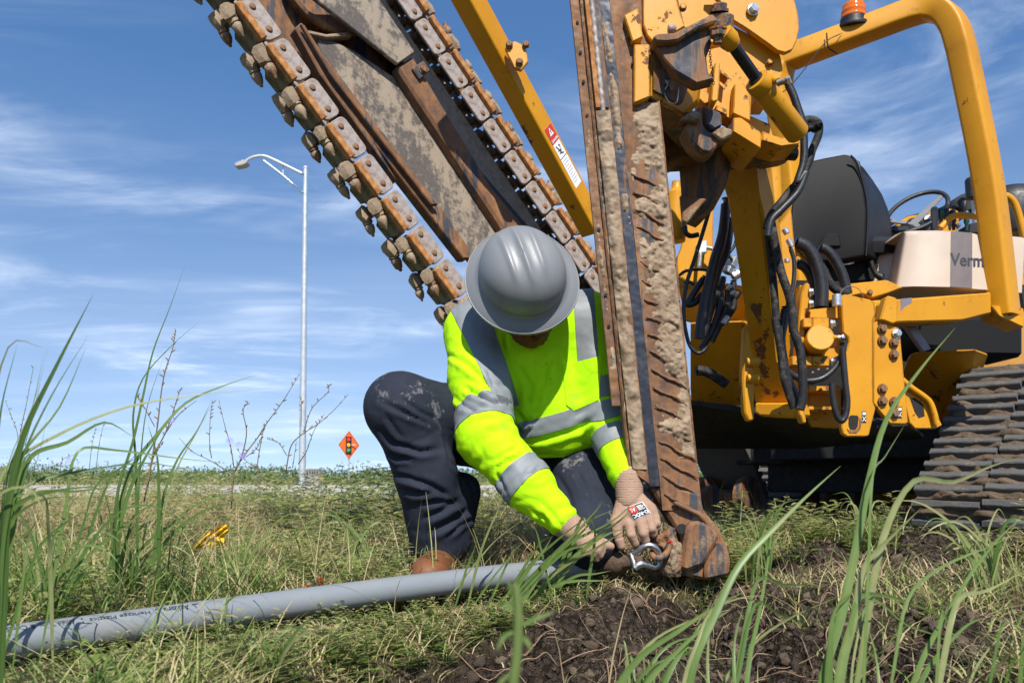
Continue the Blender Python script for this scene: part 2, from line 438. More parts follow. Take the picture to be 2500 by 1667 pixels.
def rusty(name, mudamt, steel=.3, scale=1.0):
    t = NT(name)
    a = t.noise(9 * scale, 9, .68, (1, 1, .22)); b = t.noise(26 * scale, 8, .7); c = t.noise(70 * scale, 5, .7)
    col_ = t.cramp(t.math('ADD', t.math('MULTIPLY', a, .65), t.math('MULTIPLY', b, .35)),
                   [(.30, (.05, .032, .026)), (.44, (.12, .064, .036)), (.53, (.215, .10, .042)), (.62, (.30, .165, .075)), (.75, (.19, .14, .11))])
    st = t.ramp(t.noise(6 * scale, 7, .65, (1.6, 1.6, .16)), .60 - steel * .12, .66 - steel * .12)
    col_ = t.mix(st, col_, t.mix(b, (.03, .032, .04), (.12, .12, .13)))
    mu = t.ramp(t.math('ADD', t.math('MULTIPLY', t.noise(5 * scale, 7, .65, (1, 1, .35)), .7), t.math('MULTIPLY', b, .3)), .62 - mudamt * .26, .68 - mudamt * .22)
    mud = t.mix(t.ramp(t.noise(12 * scale, 6, .7), .35, .65), t.mix(c, (.16, .105, .062), (.27, .185, .115)), t.mix(c, (.25, .18, .115), (.38, .29, .195)))
    col_ = t.mix(mu, col_, mud)
    h = t.math('ADD', t.math('MULTIPLY', mu, t.math('ADD', b, .4)), t.math('MULTIPLY', c, .35))
    return t.fin(col_, t.ramp(b, .3, .7, .55, .9), t.math('MULTIPLY', st, .5), t.bump(h, .55, .006), .35)
rusty('rusty_blade', .25, .35); rusty('rusty_steel', .1, .35); rusty('muddy_steel', .40, .3); rusty('olive_steel', .5, .3); rusty('dark_rust', .02, .6); rusty('clay', 1.15, .1); rusty('pale_clay', 1.5, 0, 1.6)

t = NT('olive_clay'); b = t.noise(24, 8, .7); c = t.noise(100, 5, .7)
t.fin(t.mix(t.ramp(b, .35, .65), (.10, .095, .065), (.24, .215, .155)), .92, 0, t.bump(t.math('ADD', b, c), .5, .005), .15)  # dark grey-olive mud on the cutter plates
t = NT('blued_steel'); b = t.noise(10, 8, .7, (1.5, 1.5, .2)); c = t.noise(70, 5, .7)
t.fin(t.mix(t.ramp(b, .56, .68), t.mix(c, (.018, .020, .028), (.055, .06, .075)), (.17, .08, .035)), t.ramp(b, .3, .7, .3, .6), .5, t.bump(c, .2, .003), .4)
def boomplate():
    t = NT('weathered_plate')
    a = t.noise(4.2, 9, .7, (1, 1, .5)); b = t.noise(34, 8, .72); c = t.noise(110, 4, .7)
    base = t.mix(b, (.20, .155, .11), (.38, .31, .23))
    dk = t.ramp(t.math('ADD', t.math('MULTIPLY', a, .62), t.math('MULTIPLY', b, .38)), .445, .53)
    cc = t.mix(dk, base, t.mix(c, (.035, .035, .042), (.16, .13, .10)))
    cc = t.mix(t.ramp(t.noise(8, 6, .7), .6, .72, 0, .8), cc, (.22, .10, .045))
    return t.fin(cc, .72, 0, t.bump(t.math('ADD', b, t.math('MULTIPLY', c, .5)), .3, .004), .3)
boomplate()
def linkmat():
    t = NT('link_steel'); b = t.noise(30, 8, .7); c = t.noise(120, 4, .7); e = t.math('MULTIPLY', t.edge(.006), t.ramp(b, .35, .6))
    cc = t.mix(t.ramp(b, .35, .7), (.36, .315, .28), (.22, .165, .14))
    cc = t.mix(t.ramp(t.noise(11, 6, .7), .55, .7, 0, .85), cc, (.17, .08, .045))
    cc = t.mix(t.ramp(e, .02, .12), cc, (.36, .17, .07))
    return t.fin(cc, .62, .15, t.bump(t.math('ADD', b, c), .3, .003), .4)
linkmat()
t = NT('orange_rust'); b = t.noise(30, 8, .7); c = t.noise(90, 5, .7)
t.fin(t.cramp(b, [(.3, (.14, .055, .022)), (.5, (.36, .155, .05)), (.62, (.46, .25, .10)), (.75, (.36, .28, .18))]), .85, 0, t.bump(t.math('ADD', b, c), .4, .004), .25)
simple('bare_steel', (.48, .48, .49), .42, 1.0, .15, 60, .1)
simple('zinc', (.62, .63, .62), .36, .9, .12, 90)
simple('chrome', (.70, .72, .72), .12, 1.0, .05, 20)
simple('black_rod', (.03, .03, .032), .22, .6, .2, 20)
simple('rubber_hose', (.014, .014, .015), .42, 0, .3, 40, .1)
t = NT('dusty_hose'); nz = t.noise(40, 6, .7)
t.fin(t.mix(t.ramp(nz, .45, .7), (.012, .012, .013), (.085, .072, .058)), .7, 0, t.bump(nz, .4, .003), .3)
simple('black_steel', (.012, .012, .013), .5, 0, .3, 30, .1)
simple('shade_black', (.01, .0095, .009), .8, 0, .2, 10)  # near-black that stands in for shade in holes and under the machine
t = NT('seat_vinyl'); nz = t.noise(260, 3, .6); nb = t.noise(7, 4, .5)
t.fin((.016, .0165, .018), t.ramp(nb, .3, .7, .36, .46), 0, t.bump(t.math('ADD', nz, t.math('MULTIPLY', nb, 2.0)), .14, .002), .3)
t = NT('seat_shell'); t.fin((.009, .0088, .009), .6, 0, t.bump(t.noise(400, 2), .15, .001), .18)
simple('cream_plastic', (.50, .40, .31), .38, 0, .04, 4)
simple('grey_stripe', (.13, .105, .10), .45, 0, .05, 10)
simple('dark_print', (.012, .016, .026), .5, 0, .1, 20)
simple('grey_plastic', (.16, .16, .16), .5, 0, .1, 20); simple('green_grip', (.012, .05, .032), .45, 0, .1, 20)
simple('tape', (.20, .17, .19), .35, 0, .1, 20)
simple('white_decal', (.78, .78, .76), .45, 0, .05, 30); simple('red_decal', (.55, .035, .02), .45, 0, .05, 30)
simple('red_tape', (.62, .06, .035), .5, 0, .1, 30)
t = NT('amber_lens'); t.fin((.95, .22, .012), .12, 0, None, .5, Transmission_Weight=.45, IOR=1.45)
t = NT('track_rubber'); a = t.noise(7, 7, .68); b = t.noise(40, 6, .7); c = t.noise(130, 4, .7)
mu = t.ramp(t.math('ADD', t.math('MULTIPLY', a, .6), t.math('MULTIPLY', b, .4)), .56, .66)
t.fin(t.mix(mu, t.mix(c, (.06, .058, .057), (.14, .134, .127)), t.mix(c, (.15, .115, .082), (.27, .215, .155))), t.ramp(b, .3, .7, .6, .9), 0, t.bump(t.math('ADD', t.math('MULTIPLY', mu, .8), c), .5, .006), .35)
t = NT('track_mud'); b = t.noise(40, 7, .7); c = t.noise(150, 4, .7)
t.fin(t.mix(b, (.085, .055, .036), (.25, .185, .125)), .95, 0, t.bump(t.math('ADD', b, c), .9, .012), .1)

# clothing
def cloth(name, c0, c1, weave, wr=.3, sheen=.0):
    t = NT(name); w = t.noise(weave, 2, .5); f = t.noise(9, 5, .55, (1, 1, .6), dist=1.0); g = t.noise(26, 4, .6)
    h = t.math('ADD', t.math('ADD', t.math('MULTIPLY', f, 3.0), t.math('MULTIPLY', g, 1.0)), t.math('MULTIPLY', w, .25))
    return t, t.mix(g, c0, c1), t.bump(h, wr, .006)
t, c, b = cloth('hivis_fabric', (.39, .74, .004), (.45, .82, .006), 900, .34)
spots = t.ramp(t.noise(13, 6, .68), .60, .70, 0, .38)
t.fin(t.mix(spots, c, (.16, .26, .03)), .8, 0, b, .15)
t = NT('reflective_tape'); w = t.noise(8, 4, .6); t.fin(t.mix(w, (.15, .165, .175), (.22, .235, .245)), t.ramp(w, .3, .7, .5, .65), .0, t.bump(t.noise(18, 4, .6, dist=.8), .15, .004), .5)
t, c, b = cloth('work_trousers', (.014, .017, .028), (.023, .027, .042), 700, .22)
st = t.ramp(t.math('ADD', t.math('MULTIPLY', t.noise(6.5, 7, .66), .7), t.math('MULTIPLY', t.noise(60, 5, .7), .3)), .585, .64)
t.fin(t.mix(t.math('MULTIPLY', st, .8), c, (.16, .155, .15)), .8, 0, b, .2)
t = NT('hat_plastic'); nz = t.noise(12, 6, .6); sc = t.ramp(t.noise(50, 7, .8), .70, .73, 0, .35)
t.fin(t.mix(sc, t.mix(nz, (.165, .172, .18), (.195, .20, .207)), (.42, .42, .42)), t.ramp(nz, .3, .7, .36, .50), 0, t.bump(t.noise(80, 3), .03, .001), .5)
simple('glove_knit', (.34, .215, .15), .85, 0, .12, 300, .25, .15)
t = NT('glove_cuff'); wv = t.n('ShaderNodeTexWave', wave_type='BANDS', bands_direction='X'); wv.inputs['Scale'].default_value = 60
t.fin(t.mix(t.noise(200, 2), (.28, .175, .125), (.40, .265, .19)), .9, 0, t.bump(t.noise(260, 2), .4, .003), .1)
simple('glove_palm', (.045, .043, .045), .7, 0, .3, 60, .2)
simple('skin', (.42, .20, .125), .5, 0, .1, 40, .1, None, Subsurface_Weight=.08)
t = NT('beard_hair'); nz = t.noise(160, 4, .7, (1, 1, .3)); t.fin(t.mix(nz, (.05, .018, .008), (.24, .095, .035)), .6, 0, t.bump(nz, 1.0, .004), .2)
t = NT('boot_leather'); nz = t.noise(20, 6, .65); t.fin(t.mix(nz, (.10, .035, .014), (.22, .085, .033)), .6, 0, t.bump(t.noise(90, 4), .3, .002), .35)
simple('boot_sole', (.20, .14, .085), .8, 0, .2, 30, .2)
simple('eye_white', (.7, .68, .65), .2)
# pipe, hardware, street
t = NT('pvc_conduit'); nz = t.noise(7, 6, .6); sc = t.ramp(t.noise(60, 8, .85, (1, 1, 1)), .70, .73, 0, .45); du = t.ramp(t.noise(9, 8, .75), .52, .72, 0, .55)
t.fin(t.mix(du, t.mix(sc, t.mix(nz, (.185, .20, .215), (.22, .235, .25)), (.55, .55, .55)), (.28, .25, .20)), t.ramp(nz, .3, .7, .28, .42), 0, t.bump(t.noise(120, 3), .04, .001), .5)
t = NT('rope_grip'); nz = t.noise(60, 7, .75); t.fin(t.mix(nz, (.035, .022, .016), (.20, .135, .09)), .9, 0, t.bump(nz, .9, .006), .2)
simple('galvanised', (.50, .53, .55), .45, .55, .08, 3, .02)
simple('lamp_head', (.34, .33, .31), .5, .2); simple('sign_orange', (.85, .14, .015), .5, 0, .04, 6); simple('sign_black', (.012, .012, .012), .5)
simple('signal_red', (.65, .02, .02), .5); simple('signal_amber', (.80, .36, .01), .5); simple('signal_green', (.03, .28, .08), .5)
simple('flag_yellow', (.66, .40, .015), .65, 0, .08, 20, .1, .2); simple('concrete_box', (.24, .24, .225), .85)
# ground
t = NT('ground_soil')
dm = t.attr('dirt'); a = t.noise(3, 7, .65, src='Object'); b = t.noise(22, 8, .7); c = t.noise(120, 5, .72); d = t.noise(1.2, 4, .5)
soil = t.mix(b, t.mix(c, (.028, .021, .016), (.07, .051, .038)), t.mix(c, (.075, .055, .039), (.175, .128, .09)))
lighter = t.ramp(a, .48, .66); soil = t.mix(t.math('MULTIPLY', lighter, .7), soil, t.mix(c, (.12, .09, .065), (.22, .17, .125)))
thatch = t.mix(b, t.mix(c, (.10, .075, .04), (.27, .21, .12)), t.mix(c, (.06, .07, .022), (.17, .16, .07)))
def voro(sc):
    q = t.n('ShaderNodeTexVoronoi'); q.inputs['Scale'].default_value = sc; wv_ = t.n('ShaderNodeVectorMath', operation='ADD'); t.l(t.co.outputs['Object'], wv_.inputs[0])
    wn_ = t.noise(sc * .8, 3, .6, out='Color'); ws = t.n('ShaderNodeVectorMath', operation='SCALE'); t.l(wn_, ws.inputs[0]); ws.inputs[3].default_value = .8 / sc; t.l(ws.outputs[0], wv_.inputs[1]); t.l(wv_.outputs[0], q.inputs['Vector']); return q.outputs['Distance']
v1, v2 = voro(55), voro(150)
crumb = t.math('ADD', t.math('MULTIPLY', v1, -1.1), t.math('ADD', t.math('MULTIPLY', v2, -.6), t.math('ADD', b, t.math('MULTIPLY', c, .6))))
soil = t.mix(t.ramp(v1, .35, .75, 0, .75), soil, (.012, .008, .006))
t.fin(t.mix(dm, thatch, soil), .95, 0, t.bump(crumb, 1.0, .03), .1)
t = NT('clod_soil'); b = t.noise(30, 7, .7); c = t.noise(160, 5, .72); l = t.attr('tint')
t.fin(t.mix(l, t.mix(c, (.032, .024, .018), (.08, .059, .044)), t.mix(c, (.10, .074, .053), (.22, .165, .115))), .95, 0, t.bump(t.math('ADD', b, c), .8, .01), .1)
t = NT('road_gravel'); a = t.noise(2, 6, .7); t.fin(t.mix(a, (.36, .33, .29), (.47, .44, .40)), .9, 0, t.bump(t.noise(60, 4), .5, .01), .2)
def leafmat(name, stops, trans=.25, rough=.55):
    t = NT(name); l = t.attr('tint'); z = t.noise(40, 3)
    c = t.mix(t.ramp(z, .3, .7, 0, .25), t.cramp(l, stops), (.10, .13, .03))
    t.fin(c, rough, 0, None, .3)
    tr = t.n('ShaderNodeBsdfTranslucent'); t.l(c, tr.inputs[0]); mx = t.n('ShaderNodeMixShader'); mx.inputs[0].default_value = trans
    t.l(t.b.outputs[0], mx.inputs[1]); t.l(tr.outputs[0], mx.inputs[2]); t.l(mx.outputs[0], t.t.nodes['Material Output'].inputs[0]); return t.m
leafmat('mixed_grass', [(0, (.42, .31, .17)), (.32, (.56, .44, .25)), (.50, (.40, .36, .16)), (.66, (.24, .29, .075)), (.84, (.15, .24, .05)), (1, (.09, .17, .03))], .22)
leafmat('green_blade', [(0, (.05, .10, .025)), (.40, (.10, .18, .045)), (.75, (.18, .27, .075)), (1, (.34, .34, .15))], .4, .36)
leafmat('weed_leaf', [(0, (.11, .18, .035)), (.45, (.20, .29, .06)), (.8, (.36, .39, .13)), (1, (.52, .45, .22))], .42)
leafmat('sage_leaf', [(0, (.20, .26, .10)), (1, (.36, .41, .19))], .35)
leafmat('dry_stem', [(0, (.14, .09, .05)), (.5, (.26, .19, .10)), (1, (.42, .33, .19))], .1)
leafmat('far_bush', [(0, (.07, .12, .035)), (.6, (.15, .21, .065)), (1, (.27, .29, .11))], .25)
simple('chicory_petal', (.24, .22, .62), .6, 0, .1, 40); simple('root_fibre', (.22, .14, .085), .85, 0, .3, 40)
simple('red_stem', (.22, .09, .05), .6, 0, .3, 40)
M = MATS
# ------------------------------------------------------------------ ground
YDX = np.array([-5, -1.0, -.62, -.40, -.22, .28, .55, 1.0, 1.6, 2.6, 6]); YDY = np.array([.2, .75, 1.20, 1.50, 1.70, 2.10, 2.36, 2.75, 3.20, 3.4, 3.5])
def sstep(a, b, x):
    t = np.clip((x - a) / (b - a), 0, 1); return t * t * (3 - 2 * t)
def dirtmask(x, y):
    x = np.asarray(x, float); y = np.asarray(y, float)
    yd = np.interp(x, YDX, YDY) + .16 * noise2(x, y, 3.5, 4)
    m = sstep(-.03, .10, yd - y) * sstep(-.50, -.30, x + .12 * noise2(x, y, 4.0, 3, z=4))
    patch = sstep(-.25, .25, noise2(x, y, 2.3, 4, z=9) + .34)
    right = sstep(.55, 1.0, x)
    front = sstep(.1, .3, np.abs(noise2(x, y, 5.0, 3, z=31)) + .12); heap = np.maximum(np.exp(-(((x - 1.50) / .30) ** 2 + ((y - 2.68) / .20) ** 2)), .9 * np.exp(-(((x - .97) / .20) ** 2 + ((y - 2.58) / .15) ** 2))); heap = sstep(.25, .6, heap + .25 * noise2(x, y, 9, 3, z=51))
    return np.maximum(m * (1 - right * (1 - patch) * .95) * (1 - .7 * (1 - front) * sstep(.40, .75, x)), heap)
def ground_z(x, y):
    x = np.asarray(x, float); y = np.asarray(y, float)
    near = 1 / (1 + (np.hypot(x, y - 2) / 5.0) ** 2)
    z = (.018 * noise2(x, y, 1.6, 4) + .006 * noise2(x, y, 9, 3)) * near
    yd = np.interp(x, YDX, YDY); d = yd - y
    c = sstep(-.52, -.25, x) * (1 - sstep(.45, .8, x))
    z = z - .13 * sstep(-.02, .30, d) * c
    # loose heaps to the right of the blade and in front of the track
    for hx, hy, hr, hh in ((.98, 2.62, .22, .075), (.62, 2.2, .14, .03), (1.35, 2.66, .17, .085), (1.62, 2.74, .20, .095), (.75, 1.9, .3, .05), (1.2, 1.9, .35, .04)):
        z = z + hh * np.exp(-(((x - hx) / hr) ** 2 + ((y - hy) / (hr * .8)) ** 2))
    pg = np.abs(y - np.interp(x, [-1.25, -.88, -.763, -.593, -.395, -.156, .148, .26], [1.19, 1.37, 1.50, 1.67, 1.83, 2.02, 2.22, 2.29]))
    pw = (1 - sstep(.05, .16, pg)) * (x < .4) * (x > -1.6); z = z * (1 - pw) + np.minimum(z, -.026) * pw
    z = z - .055 * sstep(.03, .24, np.interp(x, [-1.25, -.88, -.763, -.593, -.395, -.156, .148, .26], [1.19, 1.37, 1.50, 1.67, 1.83, 2.02, 2.22, 2.29]) - y) * (1 - sstep(-.1, .25, x))
    dm = dirtmask(x, y)
    z = z + dm * (.022 * fbm(np.stack([x * 12, y * 12, 0 * x], -1), 5, .62) + .026 * np.abs(noise2(x, y, 7, 4, .6)) - .012)
    return z
def gz(x, y): return float(ground_z(np.array([x]), np.array([y]))[0])
def axis(lo, hi, st, far):
    a = list(np.arange(lo, hi, st)); s = st; v = hi
    while v < far: a.append(v); s *= 1.16; v += s
    a.append(far); s = st; v = lo - st
    while v > -far: a.insert(0, v); s *= 1.16; v -= s
    a.insert(0, -far); return np.array(a)
gx = axis(-1.2, 2.1, .0095, 900.); gy = axis(.9, 3.3, .0095, 900.)
GX, GY = np.meshgrid(gx, gy, indexing='ij'); GZ = ground_z(GX, GY)
gV = np.stack([GX, GY, GZ], -1); n_, m_ = GX.shape; idx = np.arange(n_ * m_).reshape(n_, m_)
gq = np.stack([idx[:-1, :-1].ravel(), idx[1:, :-1].ravel(), idx[1:, 1:].ravel(), idx[:-1, 1:].ravel()], 1)
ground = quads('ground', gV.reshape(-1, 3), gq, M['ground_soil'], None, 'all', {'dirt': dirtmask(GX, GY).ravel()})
tag(ground, 'rough roadside ground of dry turf and freshly turned dark soil', None, kind='structure')
# pale gravel road beyond the field
rv = []; 
for k, (yy, zz_) in enumerate(((13.5, .0), (14.2, .08), (27.0, .16), (28.0, .0))):
    for xx in np.linspace(-60, 25, 41): rv.append((xx, yy + .02 * xx + .12 * math.sin(xx * .9 + k), zz_ + .01))
rq = [[k * 41 + i, k * 41 + i + 1, (k + 1) * 41 + i + 1, (k + 1) * 41 + i] for k in range(3) for i in range(40)]
road = mesh('road', rv, rq, M['road_gravel']); tag(road, 'pale gravel road running across behind the field', kind='structure')

# clods of soil
def clods():
    bm = bmesh.new(); bmesh.ops.create_icosphere(bm, subdivisions=2, radius=1); bv = np.array([v.co[:] for v in bm.verts]); bf = np.array([[v.index for v in f.verts] for f in bm.faces]); bm.free()
    N = 6500; xs = RNG.uniform(-.45, 2.1, N * 3); ys = RNG.uniform(.95, 3.3, N * 3); dm = dirtmask(xs, ys)
    k = np.where(RNG.random(N * 3) < dm)[0][:N]; xs, ys = xs[k], ys[k]; r = .0022 + .012 * RNG.random(len(k)) ** 4.5; zs = ground_z(xs, ys) + r * .25
    V = []; T = []
    Q = np.concatenate([np.concatenate([bf, bf[:, 2:3]], 1) + i * len(bv) for i in range(len(k))])
    for i in range(len(k)):
        v = bv * (1 + .55 * fbm(bv * 2.1 + i * 7.1, 3, .7)[:, None]) * r[i] * RNG.uniform(.65, 1.25, 3)
        V.append(v + (xs[i], ys[i], zs[i])); T.append(np.full(len(bv), RNG.random()))
    me = bpy.data.meshes.new('soil_clods'); V = np.concatenate(V); F = Q[:, :3]
    me.vertices.add(len(V)); me.vertices.foreach_set('co', V.astype(np.float32).ravel()); me.loops.add(len(F) * 3); me.loops.foreach_set('vertex_index', F.astype(np.int32).ravel())
    me.polygons.add(len(F)); me.polygons.foreach_set('loop_start', np.arange(0, len(F) * 3, 3, dtype=np.int32)); me.update(calc_edges=True)
    a = me.attributes.new('tint', 'FLOAT', 'POINT'); a.data.foreach_set('value', np.concatenate(T).astype(np.float32))
    tag(link('soil_clods', me, M['clod_soil'], None, 'all'), 'crumbs and clods of dark soil scattered over the dug ground', 'soil', kind='stuff')
clods()
# fine roots sticking out of the turned soil
rv, rf = [], []
for i in range(420):
    x = RNG.uniform(-.4, 1.4); y = RNG.uniform(1.2, 2.5)
    if dirtmask(np.array([x]), np.array([y]))[0] < .6: continue
    a = RNG.uniform(0, 6.28); p = Vector((x, y, gz(x, y) + .004)); pts = [p]
    for k in range(5):
        a += RNG.uniform(-.7, .7); L = RNG.uniform(.012, .04); q = pts[-1] + Vector((math.cos(a) * L, math.sin(a) * L, 0)); q.z = gz(q.x, q.y) + RNG.uniform(.002, .022); pts.append(q)
    v, f = tube_data(catmull(pts, 3), RNG.uniform(.0006, .0016), 4); b = len(rv); rv += v; rf += [[j + b for j in q] for q in f]
tag(mesh('root_fibres', rv, rf, M['root_fibre'], None, 60, fixn=False), 'thin pale roots sticking out of the dug soil', 'roots', kind='stuff')

# ------------------------------------------------------------------ grass
def blades(base, h, w, az, lean, droop, tint, K=3, face=None):
    n = len(base); t = np.linspace(0, 1, K + 1)[None, :, None]
    d = np.stack([np.cos(az), np.sin(az), np.zeros(n)], 1)[:, None, :]
    hh = h[:, None, None]; le = lean[:, None, None]
    pos = base[:, None, :] + d * (hh * le * t ** 1.7) + np.array([0, 0, 1.])[None, None, :] * (hh * np.sqrt(np.clip(1 - np.minimum(le, .97) ** 2, .04, 1)) * (t - droop[:, None, None] * t ** 2.2))
    fa = az + np.pi / 2 + RNG.uniform(-.9, .9, n) if face is None else face
    s = np.stack([np.cos(fa), np.sin(fa), np.zeros(n)], 1)[:, None, :]
    wd = (w[:, None, None] / 2) * np.clip(1.0 - t ** 2.2, .04, 1)
    V = np.stack([pos - s * wd, pos + s * wd], 2).reshape(-1, 3)
    b = (np.arange(n) * 2 * (K + 1))[:, None]; q = []
    for k in range(K): q.append(np.concatenate([b + 2 * k, b + 2 * k + 1, b + 2 * k + 3, b + 2 * k + 2], 1))
    return V, np.concatenate(q), np.repeat(tint, 2 * (K + 1))
def wedge(n, y0, y1, mar=.6):
    y = np.sqrt(RNG.uniform(y0 ** 2, y1 ** 2, n)); x = RNG.uniform(-1, 1, n) * (.645 * y + mar); return x, y
def pipe_gap(x, y):
    return y - np.interp(x, [-1.25, -.88, -.763, -.593, -.395, -.156, .148, .26], [1.19, 1.37, 1.50, 1.67, 1.83, 2.02, 2.22, 2.29])
def grassfield(n, y0, y1, hr, wr, K, name, label, green=0.0, thin=.965, leanr=(.2, .97), hmul=None):
    x, y = wedge(n, y0, y1); keep = RNG.random(n) > dirtmask(x, y) * thin
    keep &= ~((x > 1.2) & (x < 2.6) & (y > 2.7) & (y < 3.8) & (RNG.random(n) < .9))
    road_ = (y > 13.3 + .02 * x) & (y < 28.2 + .02 * x); keep &= ~road_
    x, y = x[keep], y[keep]; pd = pipe_gap(x, y); kk = ~((pd > -.045) & (pd < .05) & (x < .5) & (x > -1.3)); x, y, pd = x[kk], y[kk], pd[kk]; n = len(x)
    g = noise2(x, y, 1.3, 4, z=2) + green + .55 * sstep(.8, 1.3, x) * (y < 4) + .45 * sstep(-.3, -.7, x) * (y < 2.0)
    tint = np.clip(.31 + .34 * g + RNG.normal(0, .20, n), 0, 1)
    h = RNG.uniform(*hr, n) * (1 + .5 * noise2(x, y, 1.1, 3, z=7))
    fr = (pd < 0) & (pd > -.45) & (x > -1.3) & (x < .45); fr &= RNG.random(n) > .025; h = np.where(fr, np.minimum(h, RNG.uniform(.02, .10, n) * np.clip(-pd * 2.2 + .15, 0, 1) + .010), h)
    h = np.where((y > 8.5) & (y < 15.4), h * .42, h)
    V, Q, T = blades(np.stack([x, y, ground_z(x, y) - .004], 1), np.clip(h, .02, 2), RNG.uniform(*wr, n), RNG.uniform(0, 6.283, n), RNG.uniform(*leanr, n), RNG.uniform(0, .55, n), tint, K)
    return V, Q, T
def join(name, parts, mat, label, cat='grass'):
    V = []; Q = []; T = []; b = 0
    for v, q, t in parts: V.append(v); Q.append(q + b); T.append(t); b += len(v)
    tag(quads(name, np.concatenate(V), np.concatenate(Q), M[mat], None, 'all', {'tint': np.concatenate(T)}), label, cat, kind='stuff')
def region(n, xr, yr, hr, wr, K, green, leanr):
    x = RNG.uniform(*xr, n); y = RNG.uniform(*yr, n); pd = pipe_gap(x, y); k = (dirtmask(x, y) < .5) & ~((pd > -.14) & (pd < .05)) & (RNG.random(n) < .5 + .8 * noise2(x, y, 2.2, 3, z=41)); x, y = x[k], y[k]; n = len(x)
    tint = np.clip(.66 + green + .2 * noise2(x, y, 3, 3, z=5) + RNG.normal(0, .16, n), 0, 1)
    return blades(np.stack([x, y, ground_z(x, y) - .004], 1), RNG.uniform(*hr, n), RNG.uniform(*wr, n), RNG.uniform(0, 6.283, n), RNG.uniform(*leanr, n), RNG.uniform(.1, .6, n), tint, K)
join('turf', [region(4800, (-1.9, -.55), (1.35, 2.3), (.12, .30), (.0022, .0048), 5, .05, (.35, .95)), region(2600, (-1.3, -.35), (.95, 1.6), (.06, .16), (.002, .0045), 5, .1, (.4, .95)), region(1500, (.45, 2.0), (1.3, 3.6), (.08, .24), (.002, .0045), 5, .05, (.35, .95)), grassfield(46000, .75, 2.6, (.03, .15), (.0018, .0042), 3, '', '', .12, .965, (.45, .98)), grassfield(26000, .75, 2.8, (.015, .05), (.002, .004), 2, '', '', -.25, .90, (.85, .995)),
              grassfield(60000, 2.5, 5.0, (.06, .27), (.002, .005), 3, '', '', -.12, .965, (.4, .98)), grassfield(9000, .85, 4.2, (.12, .30), (.0014, .003), 4, '', '', -.05, .95, (.88, .99)), grassfield(9000, 1.4, 5.5, (.12, .32), (.002, .004), 4, '', '', .25, .96, (.2, .8)),
              grassfield(65000, 5.0, 11.0, (.06, .22), (.004, .010), 2, '', '', -.05), grassfield(60000, 11, 32, (.10, .34), (.012, .03), 2, '', '', .35),
              grassfield(40000, 32, 75, (.2, .55), (.05, .12), 2, '', '', .6)],
     'mixed_grass', 'matted straw and green grass covering the ground in the field')
# low growth beyond the road that reads as one mass
def leafcards(n, cx, cy, cz, size, tint):
    a = RNG.normal(size=(n, 3)); a /= np.linalg.norm(a, axis=1, keepdims=True); b = np.cross(a, RNG.normal(size=(n, 3))); b /= np.linalg.norm(b, axis=1, keepdims=True)
    c = np.stack([cx, cy, cz], 1); s = size[:, None]
    V = np.stack([c - a * s, c - b * s * .45, c + a * s, c + b * s * .45], 1).reshape(-1, 3)
    return V, np.arange(4 * n).reshape(n, 4), np.repeat(tint, 4)
n = 60000; x = RNG.uniform(-40, 34, n); y = RNG.uniform(29.5, 46, n)
top = np.clip(.50 + .55 * noise2(x, y, .16, 4, z=3) + .35 * noise2(x, y, 1.1, 3, z=5), .08, 2.2)
z = top * RNG.random(n) ** .6
V1 = leafcards(n, x, y, z, RNG.uniform(.03, .085, n), np.clip(.45 + .5 * noise2(x, y, .5, 3, z=1) + RNG.normal(0, .2, n), 0, 1))
join('roadside_scrub', [V1], 'far_bush', 'low green scrub beyond the gravel road, seen as one mass', 'scrub')
n = 26000; x = RNG.uniform(-7, 3, n); y = RNG.uniform(6.0, 13, n)
top = np.clip(.03 + .26 * noise2(x, y, .9, 4, z=13), 0, .5); k = top > .08; x, y, top = x[k], y[k], top[k]; n = len(x)
V2 = leafcards(n, x, y, top * RNG.random(n) ** .7, RNG.uniform(.012, .035, n), np.clip(.55 + .4 * noise2(x, y, .8, 3, z=21) + RNG.normal(0, .2, n), 0, 1))
join('field_weeds', [V2], 'weed_leaf', 'pale green weeds growing in the field before the road', 'weeds')
n = 30000; x = RNG.uniform(-160, 160, n); y = RNG.uniform(150, 210, n); top = np.clip(2.1 + 2.6 * noise2(x, y * .3, .06, 4, z=3), .3, 8)
V3 = leafcards(n, x, y, top * RNG.random(n) ** .7, RNG.uniform(.25, .6, n), np.clip(.25 + RNG.normal(0, .2, n), 0, 1))
join('distant_woods', [V3], 'far_bush', 'dark line of far woods on the horizon', 'woods')
# ------------------------------------------------------------------ the trencher
MH = Vector((.72, .69, 0)).normalized()           # the way the tractor points
MR = Vector((MH.y, -MH.x, 0))                     # its right hand side
mach = empty('trenching_machine', P(2000, 1250, 4.0) * 1.0, 'yellow tracked trencher and cable plow machine with black seat and roll bar', 'machine')
mach.location.z = 0; ORG[mach.name] = Vector(mach.location)
Y_, YW, RS, DR, BS = M['yellow_paint'], M['worn_yellow_paint'], M['rusty_steel'], M['dark_rust'], M['black_steel']

